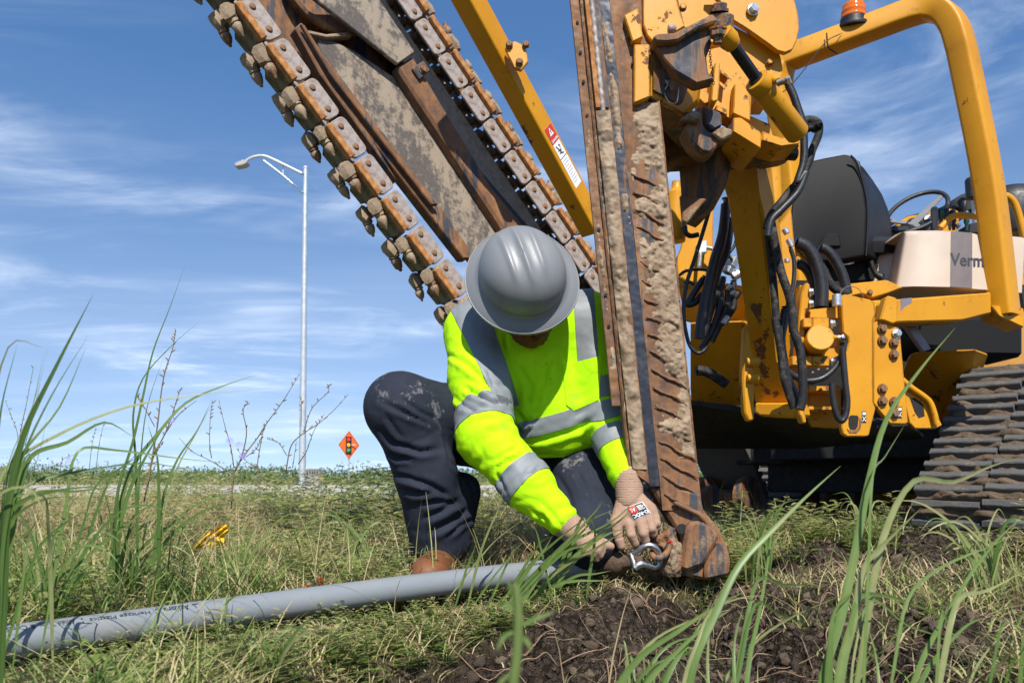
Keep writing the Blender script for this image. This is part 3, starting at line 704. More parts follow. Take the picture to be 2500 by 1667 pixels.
# ---- digging boom in the plane fitted to the chain
bL0 = Vector((-.87438, 2.85606, 1.90955)); bD = Vector((.0957206, .0574659, -.1214917)); bW = Vector((.4662538, .4886635, .3682588))
PITCHL = bD.length; dD = bD.normalized(); sh = bW.dot(dD); Wp = bW - dD * sh; WID = Wp.length; dW = Wp.normalized()
dN = dW.cross(dD).normalized()
if dN.y > 0: dN = -dN                             # towards the camera
def BP(px, py, n=0.0):
    """photo pixel -> point on the boom plane raised n towards the camera"""
    o = Vector((0, 0, CAMH)); r = ray(px, py); t = ((bL0 + dN * n) - o).dot(dN) / r.dot(dN); return o + r * t
def B3(s, t, n=0.0): return bL0 + dD * s + dW * t + dN * n
def bslab(name, pts, n0, th, mat, parent=mach, bevel=.004):
    f = [BP(a, b, n0) for a, b in pts]; k = len(f); v = f + [p - dN * th for p in f]
    fc = [list(range(k)), list(range(2 * k - 1, k - 1, -1))] + [[i, (i + 1) % k, k + (i + 1) % k, k + i] for i in range(k)]
    return mesh(name, v, fc, mat, parent, bevel=bevel)
CW = .095                                          # chain width
boom = bslab('boom_plate', K1((840, 250), (1130, 380), (1510, 630), (2195, 1568)) + K2((1500, 900), (1100, 900), (440, 0)) + K1((1560, 1310), (880, 380)), -.03, .03, M['weathered_plate'])
bslab('boom_upper_plate', K1((780, -60), (1480, 490), (1612, 400), (1300, -60)), .035, .02, M['weathered_plate'], mach)
bslab('boom_bar', K1((1470, 510), (1600, 430), (2195, 1420)) + K2((1700, 860), (1480, 860)), .02, .06, M['dark_rust'], mach, .012)
bolt_pl = bslab('clamp_plate', K1((1590, 520), (1680, 465), (1730, 540), (1650, 610)), .035, .015, DR, mach)
bolt(BP(*K1((1665, 540))[0], .035), dN, .016, RS, bolt_pl)
rail = bslab('boom_rail', K1((690, 215), (745, 170), (880, 375), (1790, 1568)) + K2((1085, 800), (1085, 880), (1040, 880), (360, 0)) + K1((1480, 1390), (880, 560), (740, 300)), .0, .05, DR, mach)
bslab('rail_edge', K1((735, 175), (765, 190), (1000, 560), (1790, 1568), (1740, 1568), (960, 560)), .03, .02, RS, mach)
bslab('cross_lip', K1((790, 230), (935, 262), (1130, 240), (1140, 262), (1125, 282), (930, 290), (800, 262)), -.01, .03, M['clay'], mach)
# tail wheel
wc = BP(*K1((960, -130))[0], -.02)
for rr, th, off in ((.215, .03, 0.0), (.18, .07, -.03)):
    lathe('idler_wheel', wc + dN * (off - th), dN, [(rr * .3, 0), (rr - .012, 0), (rr, .008), (rr, th - .008), (rr - .012, th), (rr - .03, th - .008), (rr * .35, th - .012)], M['rusty_steel'], mach, 40)
def rrect(s0, s1, t0, t1, r, n=4):
    out = []
    for cx_, cy_, a0 in ((s1 - r, t1 - r, 0), (s0 + r, t1 - r, 90), (s0 + r, t0 + r, 180), (s1 - r, t0 + r, 270)):
        for k in range(n + 1):
            a = R(a0 + 90 * k / n); out.append((cx_ + math.cos(a) * r, cy_ + math.sin(a) * r))
    return out
def plate_st(pts, n0, n1):
    k = len(pts); v = [(s, t, n0) for s, t in pts] + [(s, t, n1) for s, t in pts]
    f = [list(range(k)), list(range(2 * k - 1, k - 1, -1))] + [[i, (i + 1) % k, k + (i + 1) % k, k + i] for i in range(k)]
    return v, f
LP = PITCHL
class ST:                                          # mesh data in (s, t, n) turned to world, mirrored for the other run
    def __init__(s, s0, t0, flip): s.o = (s0, t0); s.f = flip
    def __call__(s, v):
        out = []
        for a, b, c in v:
            if s.f: a, b = -a, -b
            out.append(B3(s.o[0] + a, s.o[1] + b, c))
        return out
def cone_st(p, d, prof, n=12):
    x, y, dd = frame(Vector(d)); v = []; f = []
    for r, h in prof:
        for i in range(n):
            a = 2 * math.pi * i / n; v.append(tuple(Vector(p) + dd * h + x * (math.cos(a) * r) + y * (math.sin(a) * r)))
    for k in range(len(prof) - 1):
        for i in range(n): f.append([k * n + i, k * n + (i + 1) % n, (k + 1) * n + (i + 1) % n, (k + 1) * n + i])
    f += [list(range(n - 1, -1, -1)), list(range((len(prof) - 1) * n, len(prof) * n))]
    return v, f
SDn = lambda d: tuple(d)
def rough(o, amp, sc):
    me = o.data; co = np.empty(len(me.vertices) * 3, np.float32); me.vertices.foreach_get('co', co); co = co.reshape(-1, 3)
    w = co + np.array(o.location, np.float32); off = np.stack([fbm(w * sc + 31 * k, 3) for k in range(3)], 1) * amp
    me.vertices.foreach_set('co', (co + off).astype(np.float32).ravel()); me.update()
def link_at(s0, t0, flip, k):
    """one chain link centred at s0: side bars, rivets, cutter plate, tooth holders and teeth. t<0 is outwards"""
    T = ST(s0, t0, flip); g = .004
    pts = rrect(-LP / 2 + g, LP / 2 - g, -.046, .046, .024)
    v, f = plate_st(pts, .0, .014); L = mesh('chain_link', T(v), f, M['link_steel'], mach, bevel=.003)
    v, f = plate_st(pts, -CW, -CW + .014); mesh('side_bar', T(v), f, M['link_steel'], L, bevel=.003)
    for s in (-.048, .042):
        v, f = cone_st((s, 0, .012), (0, 0, 1), [(.0135, 0), (.0135, .004), (.010, .008), (.004, .009)]); mesh('rivet', T(v), f, M['rusty_steel'], L, 40)
        v, f = cone_st((s, 0, -CW), (0, 0, 1), [(.014, 0), (.014, CW)]); mesh('pin', T(v), f, M['rusty_steel'], L, 40)
    # cutter plate lying across the chain on its outer side
    o = -.047; th = .026
    e = LP / 2 - .006
    pl = [(-e, .03), (e - .01, .03), (e - .01, -.03), (e - .022, -CW), (-.012, -CW - .004), (-.045, -.035), (-e, -.022)]
    v = [(s, o, n) for s, n in pl] + [(s, o - th * (1 if n > -.06 else .7), n) for s, n in pl]; q = len(pl)
    f = [list(range(q)), list(range(2 * q - 1, q - 1, -1))] + [[i, (i + 1) % q, q + (i + 1) % q, q + i] for i in range(q)]
    mesh('cutter_plate', T(v), f, M['olive_clay'], L, bevel=.003)
    v, f = box_data(Vector((-.003, o - th / 2 + .001, .022)), Vector((e - .006, 0, 0)), Vector((0, th / 2 + .002, 0)), Vector((0, 0, .013))); mesh('cutter_edge', T(v), f, M['orange_rust'], L, bevel=.003)
    # toothed holders
    for j, (s, n, out, sp) in enumerate(((-.050 + random.uniform(-.008, .008), -.012, .050 + random.uniform(-.006, .006), -.10), (-.056 - .014 * random.random(), -.084 + random.uniform(-.01, .01), .052 + random.uniform(-.008, .012), -.05))):
        TS_ = random.uniform(1.1, 1.4); out += .030 if flip else .004; d = Vector((.93, -.25 + random.uniform(-.12, .1), (.12 if j == 0 else -.05) + random.uniform(-.12, .12))).normalized()
        v, f = cone_st((s - .03, o - out + .012, n), (1, 0, 0), [(z_[0] * TS_, z_[1] * TS_) for z_ in ((.012, -.012), (.020, -.008), (.023, .010), (.022, .032), (.014, .040))], 7)
        h_ = mesh('tooth_holder', T(v), f, M['pale_clay'], L, smooth=38); rough(h_, .0095, 36)
        v, f = box_data(Vector((s - .008, o - out / 2 + .01, n)), Vector((.024, 0, 0)), Vector((0, out / 2, 0)), Vector((0, 0, .018)))
        mesh('tooth_shank', T(v), f, M['muddy_steel'], L, bevel=.006)
        c = Vector((s + .012, o - out + .010, n))
        v, f = cone_st(tuple(c), tuple(d), [(z_[0] * TS_, z_[1] * TS_) for z_ in ((.013, -.004), (.0165, .002), (.0165, .010), (.0125, .013), (.0160, .017), (.0155, .030), (.0105, .042), (.0055, .048), (.0045, .053), (.002, .055))])
        tt = mesh('cutter_tooth', T(v), f, M['clay'] if (j + k) % 3 else M['muddy_steel'], L, smooth=50); rough(tt, .0030, 70)
for k in range(-5, 12): link_at((k + .5) * LP, .0, False, k)
for k in range(-5, 13): link_at(sh + (k + .5) * LP, WID, True, k)
# drive sprocket housing where the boom meets the machine, low behind the plow
pc = B3(12.6 * LP, WID / 2, -CW / 2)
lathe('drive_sprocket', pc - dN * .05, dN, [(.06, 0), (WID / 2 - .03, 0), (WID / 2 - .02, .02), (WID / 2 - .02, .08), (WID / 2 - .03, .10), (.06, .10)], DR, mach, 36)
cyl('sprocket_shaft', pc + dN * .1, pc - dN * .55, .07, DR, mach)

def stslab(name, s0, s1, t0, t1, n0, n1, mat):
    v, f = box_data(B3((s0 + s1) / 2, (t0 + t1) / 2, (n0 + n1) / 2), dD * (s1 - s0) / 2, dW * (t1 - t0) / 2, dN * (n1 - n0) / 2); return mesh(name, v, f, mat, mach, bevel=.005)
stslab('chain_guide', sh - .6, sh + 11 * LP, WID - .20, WID - .055, -.115, -.035, M['black_steel'])
stslab('boom_back_plate', -.75, .42, .06, WID - .06, -.13, -.10, DR)
# ---- crumber arm with warning label
ca0 = [(1106, -60, 3.0), (1160, -60, 3.0)]; 
cA, cB = P(1112, -60, 2.95), P(1448, 560, 3.55)
armd = (cB - cA).normalized()
arm = sweep_rect('crumber_arm', [cA, cB], Vector((.62, -.75, .2)) - armd * Vector((.62, -.75, .2)).dot(armd), .085, .105, Y_, mach, c=.01)
tab = slab('arm_tab', [(1232, 118), (1256, 100), (1282, 112), (1290, 150), (1272, 172), (1255, 165)], 3.05, .02, Y_, mach)
for q in ((1243, 110), (1284, 110), (1268, 152)): bolt(P(*q, 3.045), (0, -1, 0), .012, RS, tab)
# label lies on the face of the arm nearest the camera
an = (Vector((.62, -.75, .2)) - armd * Vector((.62, -.75, .2)).dot(armd)).normalized(); aw = armd.cross(an).normalized()
if aw.x < 0: aw = -aw
def on_arm(px, py):
    o = Vector((0, 0, CAMH)); r = ray(px, py); q = cA + an * .0445; return o + r * ((q - o).dot(an) / r.dot(an))
def lab(name, s0, s1, mat, lift, parent):
    v = [cA + armd * s - aw * .03 + an * (.0425 + lift) for s in (s0, s1)] + [cA + armd * s + aw * .032 + an * (.0425 + lift) for s in (s1, s0)]
    return mesh(name, v, [[0, 1, 2, 3]], mat, parent)
sA = (on_arm(1345, 300) - cA).dot(armd); sB = (on_arm(1418, 445) - cA).dot(armd); L_ = sB - sA
lb = lab('warning_label', sA, sB, M['white_decal'], .001, arm); lab('red_panel', sA, sA + L_ * .26, M['red_decal'], .0018, lb)
lab('divider', sA + L_ * .50, sA + L_ * .51, M['sign_black'], .0018, lb)
TM = plane_map(cA + armd * (sA + L_ * .22) - aw * .026 + an * .045, aw, -armd)
letters('warning_lettering', 'DANGER', .0145, plane_map(cA + armd * (sA + .010) + aw * .024 + an * .0452, armd * 1.0, aw) if False else plane_map(cA + armd * (sA + L_ * .235) - aw * .027 + an * .0452, aw, -armd), M['white_decal'], lb, .0004)
tri = [cA + armd * (sA + L_ * a) + aw * b + an * .0455 for a, b in ((.02, .0), (.14, -.017), (.14, .017))]
mesh('warning_triangle', tri, [[0, 1, 2]], M['white_decal'], lb)
mesh('warning_mark', [cA + armd * (sA + L_ * a) + aw * b + an * .0462 for a, b in ((.06, -.003), (.06, .003), (.115, .002), (.115, -.002))], [[0, 1, 2, 3]], M['sign_black'], lb)
for a0, b0, a1, b1, w in ((.30, -.018, .44, .004, .004), (.33, .016, .42, -.004, .003), (.38, -.02, .40, .012, .003), (.42, -.016, .46, .02, .003), (.31, .006, .33, .012, .006)):
    p = cA + armd * (sA + L_ * a0) + aw * b0 + an * .0455; q = cA + armd * (sA + L_ * a1) + aw * b1 + an * .0455; s = (q - p).cross(an).normalized() * w / 2
    mesh('pictogram_stroke', [p - s, p + s, q + s, q - s], [[0, 1, 2, 3]], M['sign_black'], lb)
for k in range(9):
    a = .55 + .045 * k; p = cA + armd * (sA + L_ * a) + an * .0455
    mesh('text_line', [p - aw * .022, p + aw * (.022 - .012 * (k % 3 == 2)), p + aw * (.022 - .012 * (k % 3 == 2)) + armd * .0014, p - aw * .022 + armd * .0014], [[0, 1, 2, 3]], M['grey_plastic'], lb)

# ---- plow blade: chute plates, wear strip and blade, seen almost square on
BY = 2.2
def bpx(u, y): return 1395 + .104 * y + u
def strip(name, u0, u1, y0, y1, wf, mat, parent, amp=.002, sc=60, th=.05, du=4.0, dy=4.0, slant=0.0):
    us = np.linspace(u0, u1, max(3, int((u1 - u0) / du) + 1)); ys = np.linspace(y0, y1, int((y1 - y0) / dy) + 1)
    U, YY = np.meshgrid(us, ys, indexing='ij'); YY = YY.copy(); YY[:, -1] += slant * (us - u0)
    V = Pn(bpx(U, YY), YY, BY - np.array([wf(u) for u in us])[:, None])
    nz = fbm(V * sc, 4, .6) * amp + np.maximum(0, fbm(V * sc * .35 + 9, 3)) * amp * 1.6
    V[..., 1] -= nz
    n, m = V.shape[:2]; back = V.copy(); back[..., 1] = BY + th
    A = np.concatenate([V.reshape(-1, 3), back.reshape(-1, 3)]); idx = np.arange(n * m).reshape(n, m); o = n * m
    q = [np.stack([idx[:-1, :-1].ravel(), idx[:-1, 1:].ravel(), idx[1:, 1:].ravel(), idx[1:, :-1].ravel()], 1)]
    rim = np.concatenate([idx[0, :-1], idx[:-1, -1], idx[-1, :0:-1], idx[:0:-1, 0]]); r2 = np.roll(rim, -1)
    q.append(np.stack([rim, rim + o, r2 + o, r2], 1)); q.append(q[0][:, ::-1] + o)
    return quads(name, A, np.concatenate(q), mat, parent, 40)
blade = strip('plow_blade', 93, 190, -260, 1245, lambda u: .012 - (u - 93) / 97 * .022, M['rusty_blade'], mach, .0022, 38, .055)
strip('edge_flange', -3, 20, -260, 990, lambda u: .004, M['muddy_steel'], blade, .002, 50, .012)
strip('guide_plate', 20.5, 29, -260, 1140, lambda u: .016 - .004 * abs(u - 25) / 5, M['muddy_steel'], blade, .0022, 45, .03, slant=.9)
strip('guide_channel', 29.5, 68, -260, 1152, lambda u: .012 + .010 * math.cos((u - 49) / 20 * 1.5), M['rusty_blade'], blade, .003, 34, .03, slant=.75)
strip('wear_strip', 68.5, 92.5, -260, 1186, lambda u: .014 + .0001 * (u - 68), M['blued_steel'], blade, .001, 40, .05)
mudc = strip('mud_cake', 31, 66, 272, 1145, lambda u: .021 + .012 * math.cos((u - 48.5) / 17 * 1.35), M['clay'], blade, .0065, 30, .02, 3, 3)
# mud smeared over the upper blade face, broken up
def smear(u0, u1, y0, y1, lift, thr, seed):
    us = np.arange(u0, u1, 2.5); ys = np.arange(y0, y1, 2.5); U, YY = np.meshgrid(us, ys, indexing='ij'); V = Pn(bpx(U, YY), YY, BY - lift)
    nz = fbm(V * 16 + seed, 5, .6) + .35 * fbm(V * np.array([60, 60, 18]) + seed, 3)
    ed = np.minimum(np.minimum(np.arange(len(us))[:, None], len(us) - 1 - np.arange(len(us))[:, None]) / 4., np.minimum(np.arange(len(ys))[None], len(ys) - 1 - np.arange(len(ys))[None]) / 25.)
    h = (nz - thr) * .012 * np.clip(ed, 0, 1) - .004 * (1 - np.clip(ed, 0, 1)); V[..., 1] -= np.clip(h, -.008, .010) + .0015 * fbm(V * 120, 3)
    return V
for u0, u1, y0, y1, lf, th, sd_ in ((94, 189, 250, 860, .004, .02, 3), (67, 96, 40, 590, .014, -.6, 11), (20, 34, 190, 1050, .013, .0, 23), (-3, 21, 120, 930, .002, -.05, 31), (96, 188, 740, 1120, .003, .22, 41)):
    grid_mesh('mud_smear', smear(u0, u1, y0, y1, lf, th, sd_), M['clay'], blade)
tube('weld_seam', [P(bpx(49 + .6 * math.sin(k * 2.1), y), y, BY - .028) for k, y in enumerate(range(-60, 285, 6))], [.0065, .0085] * 14, M['link_steel'], blade, 8, 2)
for u in (39, 59): strip('guide_bar', u - 6, u + 6, -260, 262, lambda q: .030, M['orange_rust'] if u < 45 else M['dark_rust'], blade, .001, 40, .0)
for k, y in enumerate((55, 128, 199, 282, 560, 640, 720, 795, 870)):
    c = P(bpx(9, y), y, BY - .0085); v, f = cyl_data(c, c + Vector((0, .004, 0)), .0045, n=10); mesh('hole_shade', v, f, M['shade_black'], blade)  # no holes cut: dark discs painted on for the shade inside
for k, (u, y) in enumerate(((138, 92), (139, 152))):
    c = P(bpx(u, y), y, BY - .014); v, f = cyl_data(c, c + Vector((0, .006, 0)), .009, n=12); mesh('hole_shade', v, f, M['shade_black'], blade)  # two larger dark discs, hole shade put into the colour
for k in range(19):
    y = 424 + k * 43.5; pts = []
    for q in np.linspace(0, 1, 9):
        u = 101 + 87 * q; yy = y + 48 * q ** 1.15 + 2.5 * math.sin(q * 9 + k); pts.append(P(bpx(u, yy), yy, BY - .0125 + (u - 93) / 97 * .022 - .0035))
    o = tube('weld_bead', pts, [.0014, .0040, .0032, .0044, .0034, .0042, .0028, .0014], M['rusty_blade'], blade, 8, 3); rough(o, .0016, 110)
# shoe at the foot of the blade
shoe = slab('plow_shoe', KC((1130, 545), (1290, 525), (1600, 600), (1640, 760), (1790, 950), (1870, 1120), (1895, 1250), (1880, 1385), (1660, 1435), (1420, 1385), (1380, 1250), (1440, 1040), (1330, 880), (1215, 690)), BY - .004, .09, M['rusty_blade'], blade, .008)
slab('shoe_cheek', KC((1450, 1060), (1480, 900), (1560, 860), (1700, 900), (1800, 1010), (1700, 1190), (1640, 1290), (1480, 1350), (1420, 1330)), BY - .03, .05, M['rusty_blade'], blade, .012)
slab('shoe_toe', KC((1690, 1200), (1800, 1060), (1875, 1130), (1897, 1260), (1880, 1390), (1660, 1438), (1640, 1320)), BY - .022, .05, M['rusty_blade'], blade, .008)
v, f = cyl_data(P(*KC((1430, 940))[0], BY - .012), P(*KC((1430, 940))[0], BY + .03), .014, n=14); mesh('shoe_hole_shade', v, f, M['shade_black'], blade)  # solid black plug, coloured as the shade inside a hole
tube('shoe_weld', at(KC((1345, 690), (1420, 720), (1500, 760), (1590, 800), (1650, 860), (1700, 940)), BY - .018), [.005, .008, .006, .009, .006], M['rusty_steel'], blade, 8)
S = SDF(P(1590, 1415, BY - .07) - Vector((.0, 0, 0)), P(1670, 1265, BY + .07), .0035)
for a, r in (((1300, 1000), .020), ((1330, 1120), .026), ((1350, 1240), .030), ((1330, 1330), .028), ((1200, 1060), .016), ((1380, 1160), .02), ((1180, 1020), .012)):
    S.cap(P(*KC(a)[0], BY), P(*KC(a)[0], BY + .03), r, r, .012)
S.d = S.d + .006 * fbm(S.X * 55, 4, .6)
V, Q = S.surf(); quads('packed_clay', V, Q, M['muddy_steel'], blade, 'all')

# ---- plow carriage above the blade
slab('carriage_cheek', K3((545, 118), (655, 58), (690, 285), (612, 322)), 2.17, .25, YW, mach)
slab('carriage_face', K3((690, -60), (690, 190), (720, 270), (762, 318), (850, 300), (1010, 205), (930, -60)), 2.19, .05, YW, mach)
cb = slab('carriage_block', K3((622, 340), (742, 338), (742, 742), (620, 792)), 2.175, .45, YW, mach)
slab('carriage_side', K3((745, 338, 2.178), (1120, 640, 2.33), (1105, 760, 2.33), (990, 870, 2.3), (745, 742, 2.178)), None, .05, YW, mach, .004, (.3, .9, .1))
slab('scraped_patch', K3((768, 395, 2.172), (855, 500, 2.205), (905, 560, 2.228), (1000, 600, 2.268), (1030, 665, 2.282), (990, 780, 2.275), (960, 800, 2.262), (768, 690, 2.172)), None, .012, DR, mach, .002, (.3, .9, .1))
slab('carriage_floor', K3((622, 790, 2.18), (745, 742, 2.18), (1000, 870, 2.31), (1180, 1000, 2.40), (1590, 1140, 2.55), (1590, 1170, 2.62), (1000, 1180, 2.62), (660, 830, 2.62)), None, .02, DR, mach, .003, (0, .2, 1))
# curved rusty swing arm with its big bolt
slab('swing_arm', K3((760, 285), (800, 255), (930, 250), (1130, 150), (1230, 100), (1310, 85), (1360, 130), (1370, 200), (1330, 215), (1240, 170), (1110, 215), (960, 310), (870, 322), (790, 318)), 2.12, .07, M['rusty_blade'], mach, .005)
slab('swing_arm_web', K3((770, 320), (960, 312), (1110, 218), (1200, 200), (1215, 330), (1175, 440), (1190, 560), (1240, 605), (1100, 640), (930, 540), (850, 450)), 2.145, .05, DR, mach, .004)
lathe('arm_boss', P(*K3((1285, 165))[0], 2.15) + Vector((0, 0, -.02)), Vector((0, -.25, 1)), [(.028, -.012), (.034, -.008), (.034, .028), (.028, .032)], M['rusty_blade'], mach)
bx_ = P(*K3((1272, 82))[0], 2.13); bolt(bx_ - Vector((0, 0, .004)), (0, -.35, 1), .021, M['rusty_steel'], mach, 'pivot_bolt')
nx_ = P(*K3((1262, 262))[0], 2.11)
lathe('washer', nx_ + Vector((0, 0, .012)), Vector((0, -.3, 1)), [(.012, 0), (.0245, 0), (.0245, .005), (.012, .006)], YW, mach)
bolt(nx_ + Vector((0, -.002, .012)), (0, .12, -1), .0225, M['rusty_steel'], mach, 'pivot_nut', False)
cyl('pivot_thread', nx_ + Vector((0, 0, -.006)), nx_ + Vector((0, .005, -.026)), .0125, M['rusty_steel'], mach)
# big round plate and the sector behind it
slab('drum_plate', K3((1180, -80), (1270, 0), (1340, 130), (1540, 260), (1720, 390), (1780, 405), (1835, 380), (1870, 310), (1885, 215), (1880, 110), (1850, 0), (1840, -80)), 2.42, .02, Y_, mach)
slab('drum_shell', K3((1200, -80), (1300, 60), (1380, 200), (1560, 290), (1700, 390), (1740, 420), (1760, 520), (1750, 640), (1640, 640), (1500, 480), (1330, 330), (1180, 330), (1000, 210), (930, -80)), 2.46, .22, Y_, mach)
bolt(P(*K3((1528, 78))[0], 2.415), (.3, -1, 0), .016, M['zinc'], mach, 'drum_bolt'); bolt(P(*K3((992, 62))[0], 2.3), (0, -1, 0), .010, YW, mach, 'drum_bolt')
bolt(P(*K3((1656, 480))[0], 2.455), (0, -1, 0), .010, YW, mach, 'drum_bolt')
cyl('grey_knob', P(*K3((880, 225))[0], 2.17), P(*K3((940, 225))[0], 2.17), .012, M['link_steel'], mach)
# centre plate with guides and tabs
slab('centre_plate', K3((1090, 560), (1180, 380), (1330, 350), (1500, 560), (1520, 760), (1510, 920), (1380, 925), (1290, 880), (1120, 790)), 2.44, .06, YW, mach)
slab('guide_tab', K3((1222, 640), (1240, 480), (1280, 478), (1278, 640), (1262, 770), (1226, 782), (1212, 760)), 2.36, .09, Y_, mach)
slab('guide_stop', K3((1278, 525), (1342, 575), (1338, 608), (1278, 560)), 2.39, .04, YW, mach)
slab('guide_ledge', K3((1250, 800), (1335, 838), (1335, 888), (1250, 850)), 2.39, .05, YW, mach)
slab('round_stop', K3((1095, 740), (1100, 705), (1130, 684), (1170, 690), (1205, 730), (1210, 780), (1160, 800)), 2.40, .04, Y_, mach)
slab('side_post', K3((1390, 640), (1460, 630), (1510, 720), (1510, 930), (1380, 870)), 2.40, .1, Y_, mach)
slab('cross_block', K3((1380, 900), (1440, 900), (1590, 1010), (1600, 1045), (1590, 1140), (1380, 1010)), 2.40, .2, YW, mach)
slab('tower_shoulder', K3((1500, 880), (1660, 950), (1685, 1040), (1690, 1090), (1590, 1090), (1500, 960)), 2.62, .2, YW, mach)
# pin with its spring clip
pin_ = cyl('hitch_pin', P(*K3((912, 650))[0], 2.22), P(*K3((912, 640))[0], 2.30), .0165, M['link_steel'], mach); 
cyl('pin_button', P(*K3((857, 628))[0], 2.21), P(*K3((857, 628))[0], 2.235), .0068, M['zinc'], pin_)
tube('spring_clip', at(K3((885, 615), (872, 660), (850, 700), (862, 745), (895, 788), (940, 790), (958, 740), (968, 665)), 2.212), .0022, M['zinc'], pin_, 6)
for i in range(14):
    p = P(*K3((1197 + (6 if i > 7 else 0) + 2.0 * i, 365 + i * 21))[0], 2.15 + .005 * i); a = i % 2
    path = [p + Vector(((math.cos(t) * .0032) if a else 0.0, 0 if a else math.cos(t) * .0032, math.sin(t) * .0052)) for t in np.linspace(0, 2 * math.pi, 10)[:-1]]
    v, f = tube_data(path, .0011, 5, True); mesh('keeper_chain_link', v, f, DR, mach, smooth=60)
# hydraulic cylinder: rod, gland, barrel, port
r0, r1 = P(*K3((1355, 320))[0], 2.13), P(*K3((1572, 632))[0], 2.20); b1 = P(*K3((1890, 1045))[0], 2.31)
cd = (b1 - r1).normalized()
rod = cyl('cylinder_rod', r0, r1 + cd * .02, .0165, M['black_rod'], mach, n=28)
lathe('rod_eye', r0 - cd * .035, cd, [(.012, 0), (.026, .004), (.028, .03), (.022, .05), (.018, .055)], Y_, rod)
brl = lathe('cylinder_barrel', r1 - cd * .012, cd, [(.018, 0), (.034, .002), (.036, .006), (.036, .035), (.033, .04), (.0335, .044), (.0335, (b1 - r1).length), (.03, (b1 - r1).length + .006)], Y_, mach, 36, 35)
lathe('rod_seal', r1 - cd * .017, cd, [(.0175, 0), (.021, 0), (.021, .006), (.0175, .006)], BS, brl)
pb = P(*K3((1672, 600))[0], 2.19); cyl('port_boss', pb, P(*K3((1722, 625))[0], 2.17), .010, Y_, brl)
cyl('port_elbow', P(*K3((1715, 640))[0], 2.165), P(*K3((1800, 615))[0], 2.14), .0085, M['link_steel'], brl)
bolt(P(*K3((1790, 618))[0], 2.14), (1, -.5, .2), .010, M['zinc'], brl, 'port_nut', False)
# rusty cast hook under the carriage
hk = slab('cast_hook', K3((1060, 870, 2.26), (1140, 800, 2.26), (1150, 960, 2.27), (1210, 1020, 2.28), (1290, 960, 2.28), (1290, 1070, 2.28), (1250, 1130, 2.28), (1200, 1172, 2.28), (1140, 1160, 2.28), (1060, 1090, 2.27), (1000, 985, 2.26)), None, .08, RS, mach, .006)
slab('hook_beak', K3((965, 918), (1050, 850), (1085, 835), (1140, 870), (1120, 930), (1040, 905)), 2.235, .06, M['muddy_steel'], hk, .006)
slab('hook_pocket', K3((1150, 800), (1290, 862), (1298, 965), (1215, 1005), (1160, 950)), 2.30, .05, DR, hk, .006)
slab('hook_lip', K3((1215, 1020), (1290, 968), (1380, 990), (1370, 1040), (1290, 1075)), 2.265, .05, M['muddy_steel'], hk, .005)
# shadowed parts under the carriage
slab('wedge_arm', K3((945, 1090), (1275, 1090), (1280, 1240), (1240, 1400), (1150, 1568)) + K5((260, 490), (215, 530), (190, 300)), 2.60, .07, M['dark_rust'], mach, .006, None, .9)
slab('wedge_arm_tip', K5((190, 300), (395, 330), (240, 520), (212, 535)), 2.565, .02, M['muddy_steel'], mach, .004)
slab('carriage_skirt', K3((640, 830), (1000, 985), (1260, 1150), (1540, 1150), (1590, 1120), (1890, 1095), (1880, 1140), (1810, 1170), (1700, 1190), (1260, 1200), (950, 1215), (850, 1255), (780, 1100), (650, 900)), 2.56, .12, DR, mach, .006)
lathe('roller', P(*K3((1790, 1178))[0], 2.5), Vector((1, .2, 0)), [(.01, 0), (.02, .002), (.02, .03), (.01, .034)], BS, mach)
slab('barrel_cradle', K3((1600, 1000), (1700, 1040), (1860, 1075), (1888, 1060), (1888, 1105), (1750, 1125), (1600, 1080)), 2.40, .12, YW, mach, .004)

# ---- lift arm and its cylinders
lf = slab('lift_arm', K5((490, 20), (755, 0), (790, 280), (835, 500), (880, 1000), (935, 1568)) + K7((870, 640), (905, 890), (600, 890), (545, 300)) + K5((690, 1250), (640, 900), (550, 340), (500, 180)), 2.90, .12, YW, mach, .006, None, .8, .62)
slab('lift_arm_foot', K7((598, 885), (910, 885), (925, 985), (880, 1000), (640, 990), (598, 960)), 3.08, .12, YW, lf, .008, None, .8)
tube('lift_rod', at(K5((770, -60), (815, 180), (850, 440)), 2.95), .012, M['chrome'], mach, 16)
tube('lift_cylinder', at(K5((880, -40), (898, 240), (905, 460)), 3.05), .033, Y_, mach, 24)
slab('roll_bar_tape', K5((992, 20), (1022, 10), (1032, 180), (1008, 210)), 3.66, .004, M['dusty_hose'], mach, .0)
# left hand cylinder and stand behind the blade
lathe('stand_cylinder', P(*K5((140, 660))[0], 3.1), P(*K5((160, 300))[0], 3.1) - P(*K5((140, 660))[0], 3.1), [(.03, 0), (.045, .004), (.045, .19), (.03, .2), (.02, .215), (.02, .24)], Y_, mach)
slab('stand_plate', K5((200, 700), (230, 540), (330, 420), (400, 310), (442, 400), (442, 700), (400, 880), (320, 1020), (180, 1000), (165, 780)), 3.2, .03, Y_, mach)
slab('stand_lower', K5((160, 960), (440, 960), (690, 1000), (690, 1260), (480, 1260), (230, 1270)), 3.5, .06, YW, mach, .004, None, .8, .6)
slab('valve_block', K5((330, 660), (395, 645), (400, 740), (330, 745)), 3.15, .05, M['galvanised'], mach)
cyl('valve_stem', P(*K5((345, 745))[0], 3.15), P(*K5((335, 860))[0], 3.15), .008, M['zinc'], mach); cyl('valve_port', P(*K5((395, 705))[0], 3.15), P(*K5((440, 715))[0], 3.14), .008, M['zinc'], mach)
